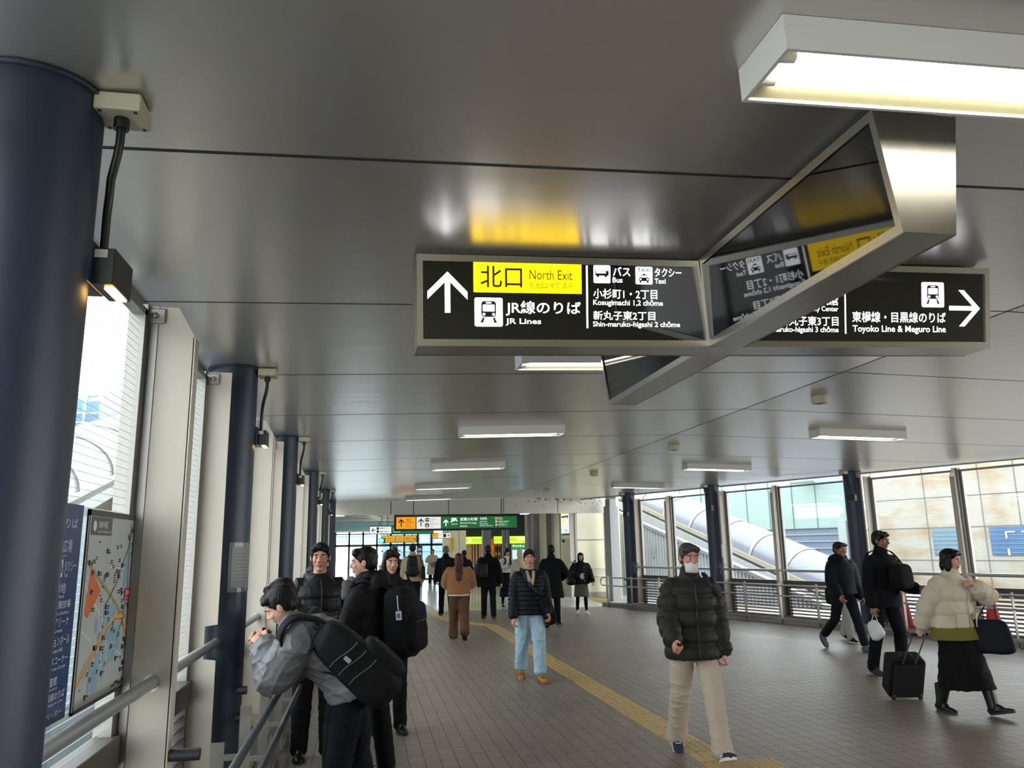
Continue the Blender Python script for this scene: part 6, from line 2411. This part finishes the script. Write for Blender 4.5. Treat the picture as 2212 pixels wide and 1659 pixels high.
# ---- far beige coat
J13 = person('distant person in long beige coat and dark boots walking towards the camera', (3.15, 38.0, 0), R_(182), 1.62, lean=1, legs=((6, 3), (-5, 8)), hands={'R': ((.10, .22, 1.05), (1, -.4, -.6)), 'L': ((-.10, .22, 1.05), (-1, -.4, -.6))}, hair=('long', HAIR_BR),
             top=[dict(name='coat', mat=cloth('beige_coat', 'b7a48e', .85), puff=.025, hem=-.46, collar=.04, flare=.12)], bottom=dict(kind='trousers', mat=C_BLACK), shoes=dict(mat=LEATH))
t = worn(J13, 'handbag', 'blue-grey handbag in front of the distant beige coat', 'bag')
soft_bag('body', M('bag_bluegrey', '55636e', .6), t, J13['sp'](.02) + Vector((-.06, .24, 0)), Matrix.Identity(3), .15, .06, .10)
mb = MB().tube([J13['sp'](.02) + Vector((-.12, .24, .08)), J13['handL'] + Vector((0, .02, .0)), J13['sp'](.02) + Vector((0, .24, .08))], .008, 8)
mb.build('handle', M('bag_bluegrey', '55636e', .6), t)

# ================================================================== the group at the handrail
# A: black down jacket, facing the camera
JA = person('person in black down jacket standing behind the leaning pair, facing the camera', (-.38, 7.10, 0), R_(192), 1.73, near=True, lean=1, legs=((2, 2), (-2, 3)), arms=((6, 8, 30), (4, 8, 24)), hair=('short', HAIR_B), head=(-14, 2), skin=SKIN2,
            top=[dict(name='school_shirt', mat=cloth('white_shirt', 'd9d4c8', .85), puff=-.015, hem=.3, collar=.008, cr=.78, nosleeve=True),
                 dict(name='down_jacket', mat=P_BLACK, puff=.032, quilt=.11, qd=.018, hem=-.12, hood=True, top=.48, zip=ZIPD)], bottom=dict(kind='trousers', mat=C_BLACK, loose=1.1), shoes=dict(mat=LEATH))
# B: black hooded jacket and big backpack, side on
JB = person('person in black hooded jacket with a bulging backpack standing with back half turned', (.06, 6.42, 0), R_(66), 1.69, near=True, lean=5, legs=((3, 3), (-5, 4)), arms=((14, 6, 40), (10, 6, 50)), hair=('short', HAIR_B), head=(18, 2),
            top=[dict(name='hooded_jacket', mat=cloth('black_shell', '0f0f10', .7), puff=.032, hem=-.12, hood=True, collar=.05, fold=.012, seed=11)], bottom=dict(kind='trousers', mat=cloth('black_trousers', '0a0a0c', .8), loose=1.12, seed=12), shoes=dict(mat=LEATH))
mb = Blob()
mb.tube([JB['neck'] + JB['fw'] * .12 - X3 * .10 - Z3 * .10, JB['neck'] + JB['fw'] * .13 - X3 * .06 + Z3 * .01, JB['neck'] + JB['fw'] * .14 + Z3 * .02, JB['neck'] + JB['fw'] * .12 + X3 * .08 - Z3 * .05], [.045, .05, .05, .04])
mb.build('boa_lining', cloth('grey_boa', '5a5a5c', .98, scale=60), JB['root'], .01, 2, fold=(.006, 60))
JB['back'], JB['frontd'] = .15, .17
tb_ = backpack(JB, 'bulging black backpack with a dangling keyring tag on the hooded person', C_BLACK, .19, .125, .27, drop=.08, voxel=.011)
c, R = JB['bagc'], JB['bagR']
mb = MB().tube([c + R @ Vector((-.19, -.05, .20)), c + R @ Vector((-.205, -.055, .13)), c + R @ Vector((-.21, -.06, .09))], .004, 6)
kt = mb.build('tag_cord', M('cord_pale', 'b8b8b4', .5), tb_)
MB().box(-.003, .003, -.022, .022, -.032, .032, Matrix.Translation(c + R @ Vector((-.212, -.06, .055))) @ R.to_4x4()).build('tag', M('tag_pale', 'a9b4c4', .4), kt)
MB().box(-.004, .004, -.012, .012, -.016, .016, Matrix.Translation(c + R @ Vector((-.2145, -.06, .055))) @ R.to_4x4()).build('tag_picture', M('tag_ink', '3c4a66', .4), kt)
# D: dark down jacket leaning on the rail behind the grey jacket
JD = person('person in black puffer jacket leaning on the rail behind the grey jacket', (-.12, 5.78, 0), R_(92), 1.66, near=True, lean=46, legs=((8, 6), (0, 4)), hands={'L': ((.02, .54, 1.08), (-.3, .2, -1)), 'R': ((.12, .56, 1.06), (.3, .2, -1))}, hair=('short', HAIR_B), head=(0, 6),
            top=[dict(name='down_jacket', mat=P_BLACK, puff=.028, quilt=.075, qd=.016, hem=-.08, collar=.05)], bottom=dict(kind='trousers', mat=C_BLACK2, seed=15), shoes=dict(mat=LEATH))
# C: grey padded jacket leaning on the rail
GREYJ = M('grey_nylon', '626365', .5, bump=(140, .15, .002), var=(5, .06), spec=.4)
JC = person('person in grey padded jacket leaning forward with elbows on the handrail', (-.05, 5.20, 0), R_(90), 1.66, near=True, lean=48, legs=((10, 6), (-4, 8)), hands={'L': ((.00, .535, 1.12), (-.35, .25, -1)), 'R': ((.07, .56, 1.10), (.3, .1, -1))}, hair=('short', HAIR_B), head=(-10, 8), curl=.7,
            top=[dict(name='padded_jacket', mat=GREYJ, puff=.050, quilt=.24, qd=.016, hem=-.10, collar=.055, slv=1.25, hood=False, fold=.022, seed=21)], bottom=dict(kind='trousers', mat=cloth('navy_trousers', '0b0d16', .8), loose=1.15, seed=16, fold=.014), shoes=dict(mat=LEATH))
JC['back'], JC['frontd'] = .16, .19
tc_ = backpack(JC, 'black box backpack slipping off the back of the person in grey', M('black_canvas', '0b0b0d', .7, bump=(160, .3, .002), spec=.2), .19, .145, .31, drop=.10, voxel=.010, shift=(-.15, .07, -.22), tilt=0, strapw=.032)
c, R = JC['bagc'], JC['bagR']
shl, u_, f_ = JC['shL'], JC['up'], JC['fw']
mb = MB()
ribbon(mb, [c + R @ Vector((-.10, .12, .27)), shl + Vector((-.01, 0, 0)) - f_ * .135 - u_ * .05, shl + Vector((-.04, 0, 0)) - f_ * .05 + u_ * .115, shl + Vector((-.06, 0, 0)) + f_ * .08 + u_ * .11, shl + Vector((-.05, 0, 0)) + f_ * .16 - u_ * .02], (X3 + u_ * .6).normalized(), .034, .005)
mb.build('loose_strap', M('black_canvas', '0d0d0f', .6), tc_)
mb = MB()
for zz_ in (-.05, .03, .10):
    pts = [c + R @ Vector((-.197, y_ - .005, zz_ + .015 * math.sin(y_ * 20))) for y_ in (-.10, -.06, -.02, .02, .06, .10)]
    mb.tube(pts, .0045, 6)
mb.build('side_zip', M('zip_grey', '3c3c3e', .4, metal=.4), tc_)
MB().box(-.004, .004, -.012, .012, -.022, .022, Matrix.Translation(c + R @ Vector((-.196, .0, .065))) @ R.to_4x4()).build('woven_label', M('label_pale', '9a9a9c', .5), tc_)
# E: behind the hooded person
JE = person('person with long dark hair and dark grey coat half hidden behind the bulging backpack', (.25, 7.9, 0), R_(186), 1.66, near=True, lean=1, legs=((2, 2), (-2, 3)), arms=((10, 10, 50), (10, 8, 50)), hair=('long', HAIR_D), head=(6, 4),
            top=[dict(name='boa_coat', mat=cloth('dark_boa', '1c1c1e', .98, scale=60), puff=.034, hem=-.18, collar=.05, fold=.01)], bottom=dict(kind='trousers', mat=C_BLACK), shoes=dict(mat=LEATH))
t = worn(JE, 'shoulder_bag', 'navy shoulder bag beside the person with long dark hair', 'bag')
c = JE['sp'](.10) + Vector((-.27, .02, 0))
soft_bag('body', cloth('navy_denim_bag', '1d2740', .8), t, c, Matrix.Identity(3), .07, .14, .17, .5)
MB().tube([c + Vector((0, -.1, .14)), JE['shL'] + Vector((0, -.02, .11)), c + Vector((0, .1, .14))], .01, 8).build('strap', cloth('navy_denim_bag', '1d2740', .8), t)
o = MB()
rg = random.Random(5)
for k in range(26):
    p = JE['q']((.088 + rg.uniform(-.02, .02), -.03 + rg.uniform(-.05, .05), -.02 - k * .005))
    b_ = Blob()
    b_.ell(p, (.010, .008, .014), n=6)
    o.add(b_.mb.v, b_.mb.f)
o.build('hair_ornament', M('dried_flower', 'b3a878', .7), JE['root'])

# ================================================================== walkers on the escalator side
J14 = person('man in black jacket and grey slippers striding along the escalator side', (7.50, 11.70, 0), R_(-174), 1.70, near=True, lean=-2, legs=((19, 2), (-17, 32)), arms=((0, 10, 30), (6, 10, 40)), hair=('short', HAIR_D), head=(6, 6), toe=(0, -50), skin=M('skin_tan', '8a6350', .5, bump=(160, .1, .002), var=(9, .06)),
             top=[dict(name='jacket', mat=cloth('blue_black_jacket', '0c0f13', .7), puff=.040, hem=-.04, collar=.06, hood=True)], bottom=dict(kind='trousers', mat=cloth('navy_track', '0e1119', .75), loose=1.0, crop=.06, seed=18), shoes=dict(mat=M('grey_slipper', '56585a', .7), sole=M('sole_dkgrey', '3a3c3e', .6), turn=4))
J15 = person('person in grey-blue puffer jacket and light grey trousers behind the man in slippers', (8.18, 12.7, 0), R_(-176), 1.66, lean=1, legs=((-14, 12), (15, 4)), arms=((8, 8, 16), (-4, 8, 12)), hair=('short', HAIR_D),
             top=[dict(name='puffer_jacket', mat=cloth('greyblue_puffer', '2a333d', .6), puff=.026, quilt=.07, qd=.015, hem=-.05, collar=.05)], bottom=dict(kind='trousers', mat=cloth('light_grey_trousers', 'a5a29c', .85), loose=1.1), shoes=dict(mat=C_BLACK2, sole=RUBW))
t = worn(J15, 'sling_bag', 'dark sling bag low on the hip of the person in grey-blue puffer', 'bag')
c = J15['sp'](-.14) + Vector((.25, .0, 0))
soft_bag('body', C_DARK, t, c, Matrix.Identity(3), .07, .16, .15, .5)
MB().tube([c + Vector((0, -.1, .13)), J15['sp'](.2) + Vector((.24, -.1, 0)), J15['shR'] + Vector((.0, -.02, .10)), J15['sp'](.2) + Vector((.24, .1, 0)), c + Vector((0, .1, .13))], .01, 8).build('strap', C_DARK, t)
J16 = person('tall man in black jacket and trousers walking just behind the suitcase', (6.62, 9.45, 0), R_(-166), 1.79, near=True, lean=3, legs=((14, 18), (-8, 6)), arms=((14, 8, 60), (-4, 9, 12)), hair=('short', HAIR_B), head=(10, 4), skin=M('skin_tan', '8a6350', .5),
             top=[dict(name='jacket', mat=cloth('black_wool', '0d0e12', .85), puff=.036, hem=-.14, collar=.06)], bottom=dict(kind='trousers', mat=cloth('black_denim', '0c0d12', .8), loose=1.05, seed=19), shoes=dict(mat=cloth('grey_boot', '3c3d42', .8), shaft=.06))
t = worn(J16, 'front_pack', 'small black pack worn on the chest of the tall man', 'bag')
c = J16['sp'](.24) + J16['fw'] * .30
soft_bag('body', C_BLACK, t, c, Matrix.Rotation(.1, 3, 'X'), .14, .10, .16, .5, .010)
for sx in (-1, 1):
    mb = MB()
    ribbon(mb, [c + Vector((sx * .09, -.03, .14)), J16['sp'](.50) + Vector((sx * .10, .06, .03)), J16['sp'](.47) + Vector((sx * .10, -.14, 0)), J16['sp'](.20) + Vector((sx * .16, -.12, 0)), c + Vector((sx * .15, -.06, -.10))], X3, .016, .004)
    mb.build('strap', C_BLACK, t)
t = worn(J16, 'plastic_bag', 'white plastic carrier bag in the hand of the tall man', 'bag')
hR = J16['handR']
c = hR + Vector((.03, .02, -.20))
soft_bag('body', M('white_plastic', 'd2d4d6', .35, bump=(30, .4, .01)), t, c, Matrix.Rotation(.5, 3, 'X'), .05, .12, .12, .6, .009, taper=.3)
MB().tube([c + Vector((0, -.05, .10)), hR + Vector((0, 0, .005)), c + Vector((0, .05, .10))], .006, 6).build('handle', M('white_plastic', 'd2d4d6', .35), t)
# cream jacket with suitcase
J17 = person('woman in cream padded jacket, olive shirt and black skirt pulling a suitcase', (5.86, 7.28, 0), R_(-166), 1.60, near=True, lean=3, legs=((20, 3, 1), (-9, 8, 1)),
             hands={'R': ((.22, -.26, .72), (1, -.6, -.1)), 'L': ((-.09, .22, 1.22), (-1, .25, -.7))}, hair=('bob', HAIR_B), head=(10, 6), wide=1.04, toe=(14, 0), curl={'L': .6, 'R': .95},
             top=[dict(name='olive_shirt', mat=cloth('olive_shirt', '6b682f', .85), puff=.020, hem=-.17, nosleeve=True, top=.3, flare=.2),
                  dict(name='padded_jacket', mat=cloth('cream_padded', 'c3baa6', .7), puff=.046, quilt=.155, qd=.026, hem=-.075, slv=1.1, collar=.06, fold=.012, zip=M('placket_cream', 'b5ab95', .7))],
             bottom=dict(kind='skirt', mat=cloth('black_skirt', '0e0c0f', .85), len=.66, flare=1.22, tights=C_BLACK2), shoes=dict(mat=M('black_boot', '0d0e11', .4, bump=(100, .2, .003)), shaft=.16))
mb = MB()
for sd in ('L', 'R'):
    a_, k_ = J17['an' + sd], J17['kn' + sd]
    B_ = Blob()
    B_.tube([a_ + Vector((0, -.01, -.02)), a_.lerp(k_, .3), a_.lerp(k_, .62)], [.050, .056, .066], n=18)
    B_.build('boot_shaft', M('black_boot', '0d0e11', .4), J17['root'], .01, 2)
for sx in (-1, 1):
    F_ = Blob()
    p = J17['sp'](.05) + J17['fw'] * .178 + X3 * sx * .105
    mb = MB().box(-.055, .055, -.004, .006, -.07, .06, Matrix.Translation(p) @ Matrix.Rotation(-sx * .5, 4, 'Z') @ Matrix.Rotation(-.05, 4, 'X'))
    mb.build('pocket', cloth('cream_padded', 'c3baa6', .7), J17['root'], bevel=.005)
t = worn(J17, 'tote_bag', 'navy tote bag hanging from the bent arm of the woman in cream', 'bag')
e = J17['elL']
c = Vector((-.185, .23, .735))
BR = Matrix.Rotation(2.2, 3, 'Z')
soft_bag('body', M('navy_tote', '0d111c', .65, bump=(120, .2, .003), spec=.2), t, c, BR, .235, .10, .165, .4, .010, taper=.30)
for s_ in (-1, 1):
    mb = MB()
    ribbon(mb, [c + BR @ Vector((-.09, .035 * s_, .14)), e.lerp(c, .35) + BR @ Vector((-.05, .03 * s_, .02)), e + Vector((.0, .03, -.02 + .085)) + BR @ Vector((0, .012 * s_, 0)), e.lerp(c, .35) + BR @ Vector((.05, .03 * s_, .02)), c + BR @ Vector((.09, .035 * s_, .14))], BR @ Y3, .009, .004)
    mb.build('handle', M('navy_tote', '0d111c', .5), t)
# suitcase, tilted back on its wheels behind her
hR = wrap(J17, J17['handR'])
t = thing('suitcase', (5.80, 8.12, 0), 'black two-wheeled cabin suitcase on its pull handle behind the woman in cream', 'suitcase', None, R_(166))
inv = (Matrix.Translation((5.80, 8.12, 0)) @ Matrix.Rotation(R_(166), 4, 'Z')).inverted()
hl = inv @ hR
SM = Matrix.Translation((0, 0, .045)) @ Matrix.Rotation(-.42, 4, 'X')
mt_case = M('case_black', '0a0a0d', .6, bump=(150, .25, .003), spec=.2)
MB().box(-.185, .185, -.13, .10, .0, .44, SM).build('shell', mt_case, t, bevel=.035)
MB().box(-.145, .145, -.165, -.125, .05, .32, SM).build('front_pocket', mt_case, t, bevel=.02)
MB().box(-.155, .155, .092, .112, .02, .40, SM).build('back_plate', M('case_grey', '1d1d20', .5), t, bevel=.008)
hl2 = SM.inverted() @ hl
for sx in (-1, 1):
    x0 = sx * .065
    MB().tube([SM @ Vector((x0, .085, .40)), SM @ Vector((x0 + hl2.x * .5, .085 + (hl2.y - .085) * .5, .40 + (hl2.z - .40) * .5)), SM @ Vector((x0 + hl2.x, hl2.y, hl2.z))], .0075, 10).build('handle_rod', mt_steel, t)
MB().tube([SM @ Vector((-.085 + hl2.x, hl2.y, hl2.z)), SM @ Vector((.085 + hl2.x, hl2.y, hl2.z))], .014, 10).build('grip', mt_black, t)
mb = MB().tube([SM @ Vector((-.06, 0, .44)), SM @ Vector((-.05, 0, .47)), SM @ Vector((.05, 0, .47)), SM @ Vector((.06, 0, .44))], .01, 8)
mb.build('carry_handle', mt_black, t)
for sx in (-1, 1):
    w_ = MB().lathe([(.0, -.014), (.034, -.014), (.034, .014), (.0, .014)], n=18, mat=Matrix.Translation((sx * .14, .10, .034)) @ Matrix.Rotation(math.pi / 2, 4, 'Y'))
    w_.build('wheel', RUB, t)

# ================================================================== cones with a bar on the kerb, boards hung on it
mt_cone = M('cone_red', 'c03238', .5, var=(4, .08))
cones = []
for i, (x, y, lab_) in enumerate([(9.75, 13.35, 'red traffic cone behind the legs of the tall man'), (10.12, 11.65, 'red traffic cone behind the navy tote bag')]):
    t = thing('traffic_cone', (x, y, .11), lab_, 'traffic cone', None, .3)
    MB().box(-.19, .19, -.19, .19, 0, .03).build('base', mt_cone, t, bevel=.01)
    MB().lathe([(.145, .03), (.14, .05), (.045, .66), (.035, .70), (.0001, .71)], n=28).build('body', mt_cone, t)
    cones.append((x, y))
t = thing('cone_bar', (9.935, 12.5, .11 + .64), 'black and yellow bar resting over the two red traffic cones', 'bar')
d_ = Vector((cones[1][0] - cones[0][0], cones[1][1] - cones[0][1], 0))
d_.normalize()
for k in range(10):
    a, b = -1.05 + k * .21, -1.05 + (k + 1) * .21
    MB().tube([d_ * a, d_ * b], .019, 10).build('stripe_section', M('bar_yellow', 'd0a52a', .5) if k % 2 else mt_black, t)
for s_ in (-1, 1):
    ce = Vector((cones[0][0] if s_ < 0 else cones[1][0], cones[0][1] if s_ < 0 else cones[1][1], .75)) - Vector((9.935, 12.5, .75))
    ring = [ce + Vector((.052 * math.cos(a * math.pi / 6), .052 * math.sin(a * math.pi / 6), 0)) for a in range(12)]
    MB().tube(ring, .009, 8, closed=True).build('end_ring', mt_black, t)
for i, (y, z, hh_) in enumerate([(4.55, .62, .30), (4.60, .30, .27)]):
    p = RIGHT.M @ Vector((.845, y, 0))
    t = thing('hanging_notice', (p.x, p.y, z), ['cream plastic notice board tied over the upper handrail tube', 'cream notice board with red print tied under the first board'][i], 'notice', None, RIGHT.rz)
    MB().box(-.004, .004, -.22, .22, 0, hh_).build('board', M('notice_cream', 'c4bfae', .6), t, bevel=.002)
    F = Face((.0045, -.22, 0), (0, 1, 0), (0, 0, 1))
    mb = MB()
    F.poly(mb, circ(.08, hh_ * .6, .05), .001)
    F.text(mb, 'お願い' if i else '注意', .16, hh_ * .5, .38, hh_ * .75, .001, .01)
    F.rect(mb, .06, hh_ * .2, .36, hh_ * .26, .001)
    mb.build('print', M('notice_red', 'a8604a', .6), t)
    MB().tube([(0, .0, hh_), (0, .0, hh_ + .03), (-.03, 0, hh_ + .06)], .006, 6).build('tie', mt_black, t)
